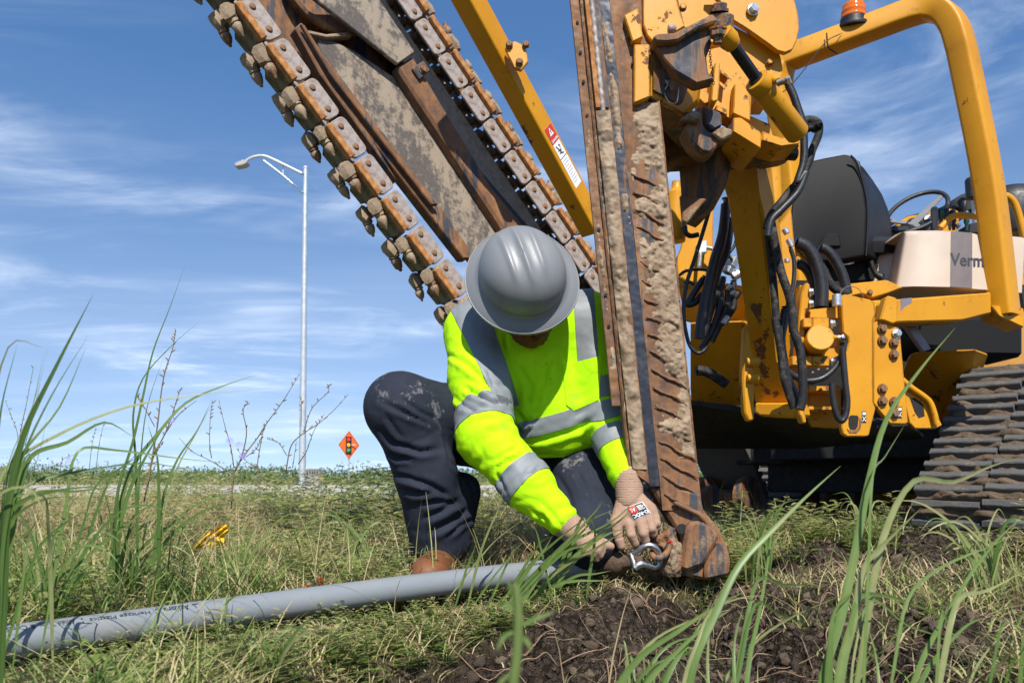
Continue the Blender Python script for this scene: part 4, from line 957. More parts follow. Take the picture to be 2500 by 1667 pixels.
# machine body behind: transmission housing, dark cross members
slab('rear_housing', K7((100, 270), (520, 255), (520, 940), (420, 960), (110, 880), (100, 780)), 3.6, .5, YW, mach, .01, None, .8, .95)
slab('hinge_plate', K7((528, 300), (560, 290), (580, 480), (600, 560), (600, 1020), (560, 1030), (525, 960), (508, 700)), 2.98, .05, Y_, mach, .006)
cyl('hinge_pin', P(*K7((545, 700))[0], 2.97), P(*K7((640, 700))[0], 2.97), .016, Y_, mach); cyl('hinge_pin', P(*K7((540, 575))[0], 2.97), P(*K7((640, 575))[0], 2.97), .016, Y_, mach)
slab('hinge_plate', K7((950, -20), (985, 0), (990, 160), (985, 500), (960, 300), (940, 250)), 3.05, .05, Y_, mach, .005)
slab('upright_plate', K5((920, 560), (1040, 400), (1062, 640), (1085, 850), (1080, 960), (1020, 1300), (980, 1500), (960, 1300), (985, 1150)), 3.12, .03, Y_, mach, .004)
slab('frame_plate', K5((1150, 970), (1185, 980), (1180, 1170), (1150, 1180), (1140, 1568), (1090, 1568), (1100, 1230), (1120, 1050)), 3.0, .06, Y_, mach, .005)
for c_ in ((1185, 1045), (1185, 1135)): bolt(P(*K5(c_)[0], 3.0), (.9, -.4, 0), .013, M['zinc'], mach)
slab('top_rail', K7((1020, 175), (1265, 150), (1265, 245), (1020, 240)), 3.03, .07, Y_, mach)
slab('clamp_block', K7((975, 240), (1045, 238), (1045, 312), (975, 312)), 2.97, .06, Y_, mach); slab('clamp_block', K7((1047, 238), (1175, 236), (1175, 312), (1047, 312)), 2.97, .06, Y_, mach)
bolt(P(*K7((1192, 285))[0], 2.985), (.9, -.5, 0), .014, M['zinc'], mach)
slab('clamp_block', K7((890, 530), (1045, 528), (1045, 605), (890, 600)), 2.99, .06, YW, mach); slab('clamp_block', K7((1047, 530), (1178, 528), (1178, 608), (1047, 606)), 2.99, .06, YW, mach)
bolt(P(*K7((1195, 572))[0], 2.99), (.9, -.5, 0), .013, M['zinc'], mach)
mc = P(*K7((1108, 385))[0], 2.95); 
mot = lathe('drive_motor', mc, Vector((.12, 1, -.18)), [(.047, 0), (.050, .003), (.050, .16), (.03, .17)], Y_, mach, 40, 35)
cyl('motor_port', P(*K7((1200, 385))[0], 2.98), P(*K7((1245, 392))[0], 2.97), .009, Y_, mot); bolt(P(*K7((1240, 392))[0], 2.97), (1, -.3, 0), .010, M['zinc'], mot, 'port_nut', False)
slab('motor_mount', K7((1000, 470), (1230, 470), (1260, 345), (1265, 520), (1190, 560), (1000, 540)), 3.06, .05, YW, mach)
slab('step_rail', K7((1020, 760), (1265, 760), (1265, 800), (1020, 800)), 3.1, .08, YW, mach); slab('step_rail', K7((1010, 915), (1270, 915), (1270, 945), (1010, 945)), 3.1, .08, YW, mach)
slab('lower_panel', K7((1015, 800), (1265, 800), (1265, 1080), (1060, 1070), (1015, 940)), 3.2, .05, YW, mach)
slab('hook_bracket', K7((935, 890), (985, 905), (1000, 1040), (975, 1045), (955, 990), (940, 980)), 2.88, .05, Y_, mach, .004)
# the big lit plates on the right
pa = slab('mount_plate', K7((1265, 72), (1280, 60), (1310, 58), (1495, 100), (1515, 125), (1530, 210), (1508, 260), (1508, 880), (1530, 930), (1478, 1140), (1450, 1146), (1310, 1146), (1280, 1125), (1268, 1070), (1300, 960), (1312, 720), (1300, 640), (1290, 520), (1312, 470), (1325, 420), (1318, 385), (1278, 350)), 3.0, .03, Y_, mach, .004)
hl = K7((1322, 1000), (1340, 982), (1392, 985), (1400, 1005), (1392, 1070), (1375, 1095), (1335, 1092), (1322, 1060))
slab('slot_shade', hl, 2.9985, .006, M['shade_black'], pa, .0005)  # thin black plate on the surface, the slot's shade as colour
slab('slot_rim', K7((1310, 1085), (1322, 1095), (1375, 1100), (1400, 1075), (1408, 1000), (1425, 1030), (1415, 1085), (1385, 1120), (1330, 1120)), 2.9975, .004, DR, pa, .0005)
pbx = slab('bolted_plate', K7((1510, 285), (1548, 258), (1600, 262), (1640, 290), (1715, 320), (1780, 1040), (1760, 1052), (1640, 1048), (1510, 890)), 3.06, .03, Y_, mach, .004)
for c_ in ((1578, 322), (1580, 412), (1668, 428), (1668, 520), (1580, 780), (1582, 875), (1670, 880), (1672, 970)): bolt(P(*K7(c_)[0], 3.058), (.25, -1, 0), .0155, RS, pbx)
bolt(P(*K7((1688, 358))[0], 3.058), (.25, -1, 0), .0155, M['zinc'], pbx)
for px_, py_, par, yy in ((1442, 996, pa, 2.9985), (1716, 962, pbx, 3.0585)):
    c0, c1, c2, c3 = [P(*q, yy) for q in K7((px_ - 17, py_ - 44), (px_ + 15, py_ - 44), (px_ + 15, py_ + 44), (px_ - 17, py_ + 44))]
    d_ = mesh('decal', [c0, c1, c2, c3], [[0, 1, 2, 3]], M['sign_black'], par)
    ux = (c1 - c0).normalized(); uy = (c0 - c3).normalized(); e = Vector((0, -.0008, 0))
    for a0, a1, b0, b1 in ((.008, .028, .030, .062), (.012, .024, .072, .086)):
        pass
    cc = (c0 + c2) / 2 + e
    for s_ in (-1, 1): mesh('decal_mark', [cc + ux * .006 * s_ - uy * .016 - ux * .0015, cc + ux * .006 * s_ - uy * .016 + ux * .0015, cc - ux * .006 * s_ + uy * .002 + ux * .0015, cc - ux * .006 * s_ + uy * .002 - ux * .0015], [[0, 1, 2, 3]], M['white_decal'], d_)
    mesh('decal_mark', [cc - ux * .006 + uy * .008, cc + ux * .006 + uy * .008, cc + ux * .006 + uy * .018, cc - ux * .006 + uy * .018], [[0, 1, 2, 3]], M['white_decal'], d_)
gs = slab('tie_down_bracket', K7((1690, 660), (1710, 690), (1940, 870), (1975, 930), (2040, 1060), (1990, 1085), (1830, 1085), (1790, 1040), (1720, 770)), 3.12, .03, YW, mach, .004)
slab('bracket_slot_shade', K7((1790, 850), (1830, 850), (1895, 900), (1905, 990), (1860, 1005), (1830, 960)), 3.1185, .006, M['shade_black'], gs, .0005)  # shade of the slot laid on as a thin black plate
tube('bracket_rim', at(K7((1695, 672), (1720, 700), (1800, 770), (1900, 840), (1945, 885), (1975, 960), (1998, 1055)), 3.105), [.012, .012, .012], M['worn_yellow_paint'], gs, 8)
slab('corner_gusset', K7((1610, 80), (1625, 66), (1690, 85), (1705, 105), (1700, 270), (1660, 285), (1600, 262), (1560, 255)), 3.04, .05, Y_, mach, .005)
tr_ = slab('cross_tube', K7((1660, 98, 3.08), (2195, 58, 3.25), (2380, 45, 3.32), (2420, 40, 3.33), (2420, 205, 3.33), (2195, 262, 3.25), (1680, 275, 3.08), (1655, 255, 3.08)), None, .10, Y_, mach, .010, (-.3, 1, .0))
slab('tube_tape', K7((1722, 92, 3.096), (1808, 84, 3.124), (1800, 236, 3.124), (1718, 238, 3.096)), None, .003, M['tape'], tr_, .0005)
slab('rear_tube', K7((1505, 110), (1620, 95), (1600, 200), (1520, 210)), 3.35, .1, Y_, mach, .006)
slab('deck_edge', K6((60, 1030), (230, 980), (520, 950), (650, 1010), (520, 1060), (410, 1090), (330, 1060), (60, 1120)), 3.42, .12, Y_, mach, .006)
bolt(P(*K6((388, 1048))[0], 3.415), (0, -1, 0), .010, RS, mach)
# small wired plug on top of the mount plate
plug = lathe('sensor_plug', P(*K6((135, 1155))[0], 2.99), Vector((0, 0, 1)), [(.014, 0), (.017, .003), (.017, .045), (.012, .047)], M['zinc'], mach)
tube('plug_wire', at(K6((155, 1090), (175, 1030), (230, 1000), (300, 1020), (340, 1082)), 2.99), .0014, M['tape'], plug, 6)
# chassis and belly, their deep shade painted in as near-black
MC = Vector((1.62, 4.15, 0))
def MP(r_, f_, u_): return MC + MR * r_ + MH * f_ + Vector((0, 0, u_))
def mbox(name, r0_, r1_, f0_, f1_, u0_, u1_, mat, bevel=.01, parent=mach):
    c = MP((r0_ + r1_) / 2, (f0_ + f1_) / 2, (u0_ + u1_) / 2)
    v, f = box_data(c, MR * (r1_ - r0_) / 2, MH * (f1_ - f0_) / 2, Vector((0, 0, (u1_ - u0_) / 2))); return mesh(name, v, f, mat, parent, bevel=bevel)
mbox('chassis', -.62, .38, .6, 2.2, .42, .88, M['shade_black']); mbox('belly_plate', -.75, .30, .8, 2.3, .22, .45, M['shade_black']); mbox('axle_housing', -.95, .55, .75, 1.05, .40, .60, M['shade_black'])
mbox('front_axle', -.95, .75, 1.6, 2.0, .30, .62, M['shade_black']); mbox('front_blade', -1.1, .9, 2.5, 2.6, .1, .75, YW)
mbox('fender_underside', .05, .95, .40, 1.6, .80, .86, M['shade_black']); mbox('engine_hood', -.35, .42, 1.05, 2.3, .88, 1.45, Y_, .06)
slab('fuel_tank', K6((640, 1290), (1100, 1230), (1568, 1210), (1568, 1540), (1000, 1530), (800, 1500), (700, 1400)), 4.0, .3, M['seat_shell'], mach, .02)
slab('side_brace', K6((620, 1250), (700, 1230), (860, 1480), (800, 1500)), 3.3, .03, M['tape'], mach, .004)
slab('track_guard', K7((1830, 500), (2195, 480), (2300, 476), (2250, 640), (2160, 800), (2100, 940), (2060, 1060), (1900, 1060), (1720, 660), (1780, 520)), 4.05, .2, YW, mach, .01, None, .4, 1.2)

slab('shade_panel', K7((560, -60), (1300, -40), (1300, 900), (560, 940)), 3.55, .03, M['shade_black'], mach, .0, None, .5)  # added dark plate, standing for the shade between lift arm and motor
slab('shade_sheet', K7((90, 900, 3.45), (520, 960, 3.35), (1000, 1000, 3.25), (1300, 1090, 3.20), (1800, 1060, 3.3), (1900, 1160, 4.3), (1000, 1240, 4.3), (90, 1240, 4.4)), None, .02, M['shade_black'], mach, .0, (0, .2, 1))  # added black sheet, sloped and coloured as the shade under the machine
# ---- tracks: rubber belt with lugs round a three-cornered frame
def track(o, fwd, rgt, w, name='track', detail=True):
    # side profile in (forward, up)
    prof = [(-.50, .02), (-.18, .0), (.22, .0), (.50, .02), (.60, .08), (.60, .19), (.54, .30), (.30, .58), (.20, .74), (.11, .80), (-.04, .80), (-.13, .74), (-.24, .60), (-.53, .29), (-.60, .19), (-.60, .08)]
    pts = catmull([Vector((a, b, 0)) for a, b in prof + prof[:1]], 5)[:-1]
    cen = Vector((0, .33, 0)); up = Vector((0, 0, 1))
    def W(p, r, off=0.0, nrm=None):
        q = p if nrm is None else p + nrm * off; return o + fwd * q.x + up * q.y + rgt * r
    n = len(pts); nr = []
    for i in range(n):
        d = (pts[(i + 1) % n] - pts[i - 1]).normalized(); nr.append(Vector((d.y, -d.x, 0)))
    v = []; f = []
    for i in range(n):
        for r_, off in ((-w / 2, -.03), (-w / 2, 0), (w / 2, 0), (w / 2, -.03)): v.append(W(pts[i], r_, off, nr[i]))
    for i in range(n):
        j = (i + 1) % n
        for k in range(4): f.append([i * 4 + k, i * 4 + (k + 1) % 4, j * 4 + (k + 1) % 4, j * 4 + k])
    t_ = mesh(name, v, f, M['track_rubber'], mach, smooth=40)
    # lugs
    Ls = [0]; 
    for i in range(n): Ls.append(Ls[-1] + (pts[(i + 1) % n] - pts[i]).length)
    tot = Ls[-1]; cnt = int(tot / .072)
    for k in range(cnt):
        s = tot * k / cnt; i = max(j for j in range(n) if Ls[j] <= s); a = (s - Ls[i]) / (Ls[i + 1] - Ls[i]); p = pts[i].lerp(pts[(i + 1) % n], a); nn = nr[i].lerp(nr[(i + 1) % n], a).normalized(); dd = Vector((-nn.y, nn.x, 0))
        for half in ((-1, 0), (0, 1)) if detail else ((-1, 1),):
            ra, rb = half[0] * w / 2 + (.006 if half[0] == 0 else 0), half[1] * w / 2 - (.006 if half[1] == 0 else 0)
            sh_ = (.008 if half[0] else -.006) + .003 * math.sin(k * 3.1)
            v = []
            rs_ = np.linspace(ra, rb, 10 if detail else 2)
            for r_ in rs_:
                for e, h_ in ((-.022, -.002), (-.017, .027), (-.013, .031), (.009, .031), (.014, .027), (.021, -.002)):
                    q = p + dd * (e + sh_) + nn * (h_ + .002 * math.sin(k * 1.7)); v.append(o + fwd * q.x + up * q.y + rgt * r_)
            ns = len(rs_); f = [list(range(6)), list(range(6 * ns - 1, 6 * ns - 7, -1))] + [[a_ * 6 + i_, a_ * 6 + 6 + i_, a_ * 6 + 6 + (i_ + 1) % 6, a_ * 6 + (i_ + 1) % 6] for a_ in range(ns - 1) for i_ in range(6)]
            lg = mesh('track_lug', v, f, M['track_rubber'], t_, smooth=22)
            if detail: rough(lg, .0028, 26)
        if detail and nn.dot(Vector((-1, .3, 0))) > -.1:
            # soil packed between the lugs
            m_ = 26; V = np.zeros((m_, 7, 3)); q0 = p + dd * .036
            for a_ in range(m_):
                for b_ in range(7):
                    q = q0 + dd * ((b_ - 3) * .006) + nn * .004; V[a_, b_] = o + fwd * q.x + up * q.y + rgt * (-w / 2 + .01 + (w - .02) * a_ / (m_ - 1))
            hgt = np.clip(.010 + .024 * fbm(V * 14 + k, 4, .6), -.006, .034) + .004 * fbm(V * 70, 3)
            hgt[:, 0] = hgt[:, -1] = -.004; hgt[0] = hgt[-1] = -.004
            nw = fwd * nn.x + up * nn.y; V += hgt[..., None] * np.array(nw[:])
            grid_mesh('packed_soil', V, M['track_mud'], t_)
    # frame and wheels inside
    for a_, b_, rr in ((.44, .17, .14), (-.44, .17, .14), (0, .14, .11), (.03, .70, .12)):
        c = Vector((a_, b_, 0)); lathe('road_wheel', o + fwd * a_ + up * b_ - rgt * (w / 2 - .03), rgt, [(.03, 0), (rr, 0), (rr, .05), (.05, .06), (.05, w - .12), (rr, w - .11), (rr, w - .06), (.03, w - .06)], M['dark_rust'], t_, 22)
    return t_
TF = Vector((.80, .60, 0)).normalized(); TRt = Vector((TF.y, -TF.x, -.02)).normalized()
tl = P(2242, 1322, 3.62)                                   # left rear corner of the near track
tl.z = 0.0
track(tl + TF * .58 + TRt * .29 + Vector((0, 0, .015)), TF, TRt, .58)
track(MP(-1.05, .35, .015), MH, MR, .42, detail=False)
track(MP(-.95, 1.9, .015), MH, MR, .42, detail=False); track(MP(.75, 2.3, .015), MH, MR, .42, detail=False)

# ---- roll bar with beacon
def rops_path():
    ctrl = [(2452, 772, 3.38), (2413, 450, 3.38), (2358, 170, 3.38), (2345, 112, 3.38), (2330, 66, 3.39), (2305, 34, 3.41), (2268, 22, 3.43), (2225, 31, 3.46), (2120, 70, 3.53), (1986, 120, 3.62), (1935, 139, 3.66), (1915, 152, 3.68), (1903, 180, 3.69), (1903, 230, 3.69), (1925, 420, 3.69), (1950, 700, 3.69)]
    return catmull(at(ctrl), 5)
rops = sweep_rect('roll_bar', rops_path(), Vector((.80, .60, 0)), .115, .098, Y_, mach, c=.016)
slab('roll_bar_foot', [(2420, 745, 3.33), (2500, 752, 3.36), (2500, 800, 3.36), (2440, 772, 3.33)], None, .12, YW, mach, .004)
bc = P(2088, 62, 3.53)
bc = P(2083, 70, 3.55)
bcn = Vector((.02, -.05, 1)).normalized()
bea = lathe('beacon', bc + Vector((0, 0, -.005)), bcn, [(.02, 0), (.070, 0), (.072, .008), (.070, .016), (.060, .020), (.058, .045), (.05, .05)], BS, mach, 36)
lathe('amber_dome', bc + bcn * .044, bcn, [(.055, 0), (.056, .004), (.055, .012), (.053, .014), (.053, .026), (.054, .028), (.052, .040), (.050, .042), (.049, .056), (.044, .066), (.03, .070), (.01, .071)], M['amber_lens'], bea, 36)
cyl('beacon_core', bc + bcn * .045, bc + bcn * .09, .02, M['red_decal'], bea)
tube('beacon_cable', at([(2055, 82, 3.52), (2020, 100, 3.48), (1990, 135, 3.4), (1960, 175, 3.25), (1930, 210, 3.0), (1908, 228, 2.8)]), .0022, BS, bea, 6)
tube('cable_tie', [P(2018, 82, 3.535), P(2020, 108, 3.525), P(2026, 120, 3.525), P(2044, 132, 3.55)], .0035, BS, rops, 6, 3)
# ---- seat: padded back with a hard shell behind it
def pad(name, pts, th, mat, bev, ext=(.30, .95, .06), seg=5):
    f = at(pts); e = Vector(ext).normalized() * th; n = len(f); v = f + [p + e for p in f]
    fc = [list(range(n)), list(range(2 * n - 1, n - 1, -1))] + [[i, (i + 1) % n, n + (i + 1) % n, n + i] for i in range(n)]
    return mesh(name, v, fc, mat, mach, smooth=40, bevel=bev, seg=seg)
pad('seat_backrest', K5((1050, 700, 3.60), (1040, 560, 3.60), (1042, 380, 3.62), (1060, 180, 3.64), (1085, 85, 3.65), (1120, 55, 3.65)) + K6((60, 12, 3.63), (190, -12, 3.61), (240, -5, 3.60), (285, 50, 3.59), (345, 250, 3.575), (368, 420, 3.57), (362, 620, 3.57), (355, 770, 3.58), (180, 800, 3.59), (0, 815, 3.60)), .10, M['seat_shell'], .022)
pad('seat_bolster', K6((235, 0, 3.60), (270, 12, 3.62), (330, 80, 3.68), (410, 175, 3.74), (485, 290, 3.80), (530, 400, 3.83), (560, 520, 3.85), (560, 650, 3.84), (535, 730, 3.80), (490, 800, 3.74), (420, 785, 3.66), (362, 768, 3.60), (366, 600, 3.58), (372, 420, 3.58), (348, 250, 3.585), (285, 60, 3.595)), .12, M['seat_vinyl'], .016, (.1, 1, .0))
tube('seat_piping', [P(q[0], q[1], 3.572 + .0) for q in K6((240, -2), (290, 60), (347, 250), (371, 420), (366, 620), (358, 768))], .004, M['seat_vinyl'], mach, 8)
def letters_fit(name, txt, mapf, mat, parent, bold=0.0, space=1.0):
    """mapf takes (0..1 across, 0..1 up) over the bounding box of the lettering"""
    v, f = text_mesh(txt, 1.0, bold, space); a = np.array(v); lo = a.min(0); hi = a.max(0)
    return mesh(name, [mapf((p[0] - lo[0]) / (hi[0] - lo[0]), (p[1] - lo[1]) / (hi[1] - lo[1])) for p in v], f, mat, parent, fixn=False)
SV = M['seat_vinyl']
# seat shell, base
slab('seat_pocket', K6((0, 700), (20, 640), (50, 600), (80, 590), (150, 590), (165, 640), (175, 700)), 3.575, .02, M['seat_shell'], mach, .008)
lathe('seat_cushion', P(*K6((300, 860))[0], 3.9), Vector((0, 0, 1)), [(.1, 0), (.24, .01), (.25, .06), (.22, .09), (.1, .1)], SV, mach)
slab('seat_base', K6((30, 830), (380, 800), (480, 830), (540, 900), (530, 960), (230, 970), (60, 1010)), 3.7, .3, M['seat_shell'], mach, .01)
tube('seat_rail', at(K6((160, 835), (215, 828), (262, 818)), 3.68), .006, M['chrome'], mach, 8)
tube('seat_latch', at(K6((395, 800), (410, 860), (440, 910), (480, 935)), 3.66), [.012, .012, .02], BS, mach, 8)
# console with maker's lettering
def cons(a, b):
    """a: 0..1 across the visible face (may exceed 1), b: 0 bottom .. 1 top"""
    xb = 520 + 805 * a; xt = np.interp(a, [0, .12, .5, .9, 1.3], [600, 690, 930, 1245, 1590])
    yb = np.interp(a, [0, .25, .6, 1, 1.3], [1010, 1000, 1005, 1030, 1052]); yt = np.interp(a, [0, .06, .15, .5, .9, 1.3], [600, 580, 570, 566, 592, 620])
    x = xb + (xt - xb) * b; y = yb + (yt - yb) * b
    d = 3.50 - .13 * math.sin(min(max(a, 0), 1) ** .45 * math.pi / 2) + .02 * b
    if a < .1: d += .16 * (1 - a / .1) ** 2
    q = K6((x, y))[0]; return P(q[0], q[1], d)
A_ = np.concatenate([np.linspace(0, .1, 9), np.linspace(.12, 1.28, 30)]); B_ = np.array([-.0, .03, .3, .6, .9, .96, .985, 1.0])
V = np.array([[cons(a, min(b, .985)) + Vector((0, .0 if b < .98 else .02, .0 if b < .98 else .006)) for b in B_] for a in A_])
bk = V.copy(); bk[..., 1] += .26; bk = bk[:, ::-1]
V = np.concatenate([V, bk, V[:, :1]], 1)
consl = grid_mesh('side_console', V, M['cream_plastic'], mach, 50)
def face_patch(name, a0, a1, b0, b1, mat, parent, lift=.0015, n=12):
    V = np.array([[cons(a, b) - Vector((0, lift, 0)) for b in np.linspace(b0, b1, 5)] for a in np.linspace(a0, a1, n)]); return grid_mesh(name, V, mat, parent, 50)
face_patch('console_stripe', .598, .805, .005, .985, M['grey_stripe'], consl)
letters_fit('maker_lettering', 'Vermeer', lambda u, w: cons(.592 + .53 * u, .375 + .225 * w + .03 * u) - Vector((0, .003, 0)), M['dark_print'], consl, .02)
# dashboard, wheel, levers
dash = slab('dashboard', K6((590, 525), (680, 460), (790, 430), (900, 405), (1000, 402), (1060, 410), (1085, 435), (1060, 600), (600, 600)), 4.15, .12, Y_, mach, .012)
slab('instrument_panel', K6((625, 530), (700, 480), (800, 452), (915, 440), (950, 470), (945, 580), (640, 580)), 4.12, .06, BS, mach, .006)
slab('gauge_plate', K6((808, 458), (868, 450), (866, 482), (804, 490)), 4.11, .004, M['white_decal'], mach, .0)
slab('dash_corner', K6((552, 482), (580, 490), (600, 510), (570, 520)), 4.1, .1, Y_, mach)
slab('floor_panel', K6((560, 530), (760, 540), (740, 600), (560, 580)), 3.95, .1, BS, mach, .01)
wc_ = P(*K6((748, 430))[0], 4.0)
e1 = P(*K6((972, 400))[0], 3.95) - wc_; e2 = P(*K6((830, 282))[0], 4.08) - wc_
wp = [wc_ + e1 * math.cos(t) + e2 * math.sin(t) for t in np.linspace(0, 2 * math.pi, 41)[:-1]]
v, f = tube_data(wp, .0115, 10, True); sw = mesh('steering_wheel', v, f, BS, mach, smooth=60)
hubp = P(*K6((722, 515))[0], 3.98)
lathe('wheel_hub', hubp + Vector((0, .01, -.03)), Vector((-.1, -.6, .8)), [(.02, 0), (.05, .002), (.055, .02), (.045, .03), (.028, .032), (.026, .028)], M['seat_shell'], sw)
for tgt in (wc_ + e1 * math.cos(.9) + e2 * math.sin(.9), wc_ + e1 * math.cos(3.4) + e2 * math.sin(3.4), wc_ + e1 * math.cos(5.2) + e2 * math.sin(5.2)):
    d_ = (tgt - hubp).normalized(); s_ = d_.cross(Vector((-.1, -.6, .8))).normalized()
    v = [hubp + s_ * .022, hubp - s_ * .022, tgt - s_ * .012, tgt + s_ * .012]; v += [p + Vector((0, .008, -.006)) for p in v]
    mesh('wheel_spoke', v, [[0, 1, 2, 3], [7, 6, 5, 4], [0, 4, 5, 1], [1, 5, 6, 2], [2, 6, 7, 3], [3, 7, 4, 0]], M['grey_plastic'], sw, bevel=.002)
for (x0, y0, x1, y1, r_, mt) in ((885, 560, 880, 395, .016, 'grey_plastic'), (935, 520, 932, 400, .014, 'green_grip'), (968, 520, 968, 405, .014, 'black_steel'), (1030, 570, 1018, 415, .014, 'black_steel'), (1000, 570, 995, 450, .012, 'grey_plastic'), (1128, 575, 1126, 420, .012, 'green_grip'), (1105, 460, 1112, 345, .012, 'black_steel'), (1062, 560, 1060, 520, .012, 'grey_plastic')):
    a = P(*K6((x0, y0))[0], 3.65); b = P(*K6((x1, y1))[0], 3.65)
    lathe('control_lever', a, b - a, [(r_ * .5, 0), (r_ * .6, (b - a).length * .3), (r_, (b - a).length * .4), (r_ * 1.05, (b - a).length * .9), (r_ * .7, (b - a).length * .99), (r_ * .2, (b - a).length)], M[mt], mach, 14, 60)
tube('hand_rail', at(K6((920, 562), (950, 530), (1000, 480), (1060, 458), (1130, 460), (1240, 475)), 3.55), .014, Y_, mach, 14)
slab('control_box', K6((1145, 520), (1240, 500), (1250, 600), (1140, 600)), 3.7, .1, BS, mach, .008)
# engine end: air cleaner, exhaust stack, hood, side loop
slab('air_cleaner', K6((1022, 400), (1030, 345), (1070, 300), (1130, 280), (1230, 270), (1230, 420), (1150, 440), (1080, 440)), 4.3, .3, BS, mach, .03)
lathe('exhaust_stack', P(*K6((1210, 560))[0], 4.2), Vector((-.02, 0, 1)), [(.018, 0), (.022, .004), (.022, .28), (.026, .29)], M['galvanised'], mach)
lathe('stack_cap', P(*K6((1180, 330))[0], 4.15), Vector((-.03, 0, 1)), [(.03, 0), (.036, .004), (.036, .10), (.03, .11)], BS, mach)
lathe('radiator_guard', P(*K6((1470, 640))[0], 4.4), Vector((0, 0, 1)), [(.05, 0), (.16, .0), (.17, .02), (.17, .2), (.15, .25), (.10, .28), (.04, .29)], BS, mach, 32)
tube('guard_loop', at(K6((1405, 305), (1450, 320), (1495, 370), (1530, 470), (1568, 620), (1590, 720)), 4.0), .018, Y_, mach, 14)
hood = slab('engine_cover', K6((1460, 660), (1568, 720), (1620, 740), (1620, 1000), (1568, 1010), (1540, 1000), (1500, 900)), 4.0, .3, Y_, mach, .02)
letters_fit('model_lettering', 'TS', lambda u, w: P(*K6((1508 + 100 * u, 938 - 122 * w - 6 * u))[0], 3.997), M['grey_stripe'], hood, .01)
slab('cover_vent', K6((1535, 1010), (1620, 1000), (1620, 1180), (1560, 1170)), 3.98, .2, BS, mach, .006)
# ---- hoses
RH, DH = M['rubber_hose'], M['dusty_hose']
def hose(pts, Y, r, mat=RH, sub=6): return tube('hydraulic_hose', at(pts, Y), r, mat, mach, 12, sub)
hose(K3((1795, 640), (1835, 720), (1870, 820), (1905, 930), (1922, 1080), (1915, 1250), (1870, 1400)) + K5((1150, 130), (1090, 280), (970, 410), (885, 500), (860, 620)), 2.42, .012, RH)
hose(K3((1900, 935), (1950, 920), (2000, 925), (2035, 960), (2030, 1040), (1985, 1150), (1950, 1260), (1850, 1430)) + K5((1050, 250), (960, 360), (890, 450), (850, 560)), 2.5, .013, DH)
fuz = tube('hose_sleeve', at(K3((1870, 985), (1920, 975), (1945, 985), (2040, 960)), 2.44), [.012, .02, .01, .016], M['seat_shell'], mach, 12); rough(fuz, .006, 160)
hose(K5((850, 520), (870, 650), (885, 800), (905, 1000), (925, 1250)) + K7((760, 250), (800, 470), (828, 690), (870, 830), (905, 930)), 2.78, .014, DH)
hose(K5((880, 480), (920, 700), (965, 900), (1020, 1060), (1050, 1200)) + K7((900, 330), (950, 480), (972, 700), (970, 860), (950, 940)), 2.74, .015, DH)
hose(K5((1000, 1160), (985, 1260), (960, 1400)) + K7((820, 560), (850, 700), (890, 790), (940, 900)), 2.8, .017, RH)
hose(K5((1030, 700), (1060, 800), (1060, 930), (1040, 1060), (1000, 1180)), 2.95, .008, RH)
hose(K5((475, 180), (410, 430), (310, 760), (240, 980), (215, 1200), (250, 1420), (310, 1505), (360, 1500), (400, 1460)), 2.9, .0075, RH)
hose(K5((545, 330), (515, 600), (455, 800), (395, 1040), (350, 1260), (335, 1400)), 2.95, .019, RH)
hose(K5((575, 480), (545, 720), (480, 880), (430, 1050), (400, 1250), (360, 1380)), 3.0, .016, RH)
hose(K5((180, 920), (230, 885), (320, 872), (400, 882), (450, 930)), 3.1, .006, RH); hose(K5((215, 975), (262, 970), (300, 990)), 2.95, .007, RH)
hose(K5((225, 535), (232, 590), (270, 615), (330, 605)), 3.05, .010, RH)
hose(K5((590, 800), (560, 760), (600, 700), (620, 640)), 3.05, .006, RH)
hose(K5((380, 930), (320, 1010), (260, 1110), (250, 1140), (310, 1120), (360, 1060)), 3.0, .013, RH)
for a in (((520, 930), (500, 1010), (470, 1080), (420, 1200), (380, 1380)), ((600, 960), (590, 1050), (600, 1150), (560, 1220), (500, 1290)), ((640, 1040), (600, 1090), (560, 1080)), ((470, 1000), (500, 1100), (450, 1300), (350, 1480)), ((560, 1010), (540, 1180), (430, 1420))):
    hose(K5(*a), 3.15, .014, RH)
for a, b, r_, mt in (((600, 785), (570, 850), .026, 'zinc'), ((572, 845), (545, 900), .021, 'bare_steel'), ((590, 930), (640, 900), .018, 'zinc'), ((460, 1070), (470, 1040), .016, 'bare_steel'), ((550, 1000), (575, 1015), .012, 'zinc'), ((605, 1040), (590, 1070), .012, 'zinc'), ((520, 1290), (560, 1235), .013, 'bare_steel'), ((365, 1385), (358, 1350), .016, 'galvanised')):
    cyl('hose_fitting', P(*K5(a)[0], 3.08), P(*K5(b)[0], 3.08), r_, M[mt], mach, None, 6 if r_ > .02 else 14, .002)
for a, b, r_ in (((905, 550), (880, 590), .012), ((985, 560), (1010, 600), .012), ((1015, 640), (1045, 700), .011), ((1005, 790), (1008, 820), .010)): cyl('hose_fitting', P(*K5(a)[0], 2.95), P(*K5(b)[0], 2.95), r_, M['zinc'], mach)
hose(K6((0, 700), (60, 730), (120, 800), (180, 920), (215, 1060)), 3.3, .021, RH); hose(K6((0, 830), (40, 900), (80, 980), (150, 1040), (210, 1050)), 3.2, .018, DH)
hose(K5((1065, 660), (1150, 700), (1210, 780), (1255, 900), (1275, 1030), (1270, 1160)), 3.15, .026, RH); hose(K5((1080, 820), (1150, 860), (1200, 950), (1230, 1100), (1230, 1180)), 3.2, .02, RH)
hose(K7((1285, 400), (1282, 480), (1255, 560), (1200, 640), (1120, 700), (1030, 720), (940, 715)), 2.93, .0115, RH)
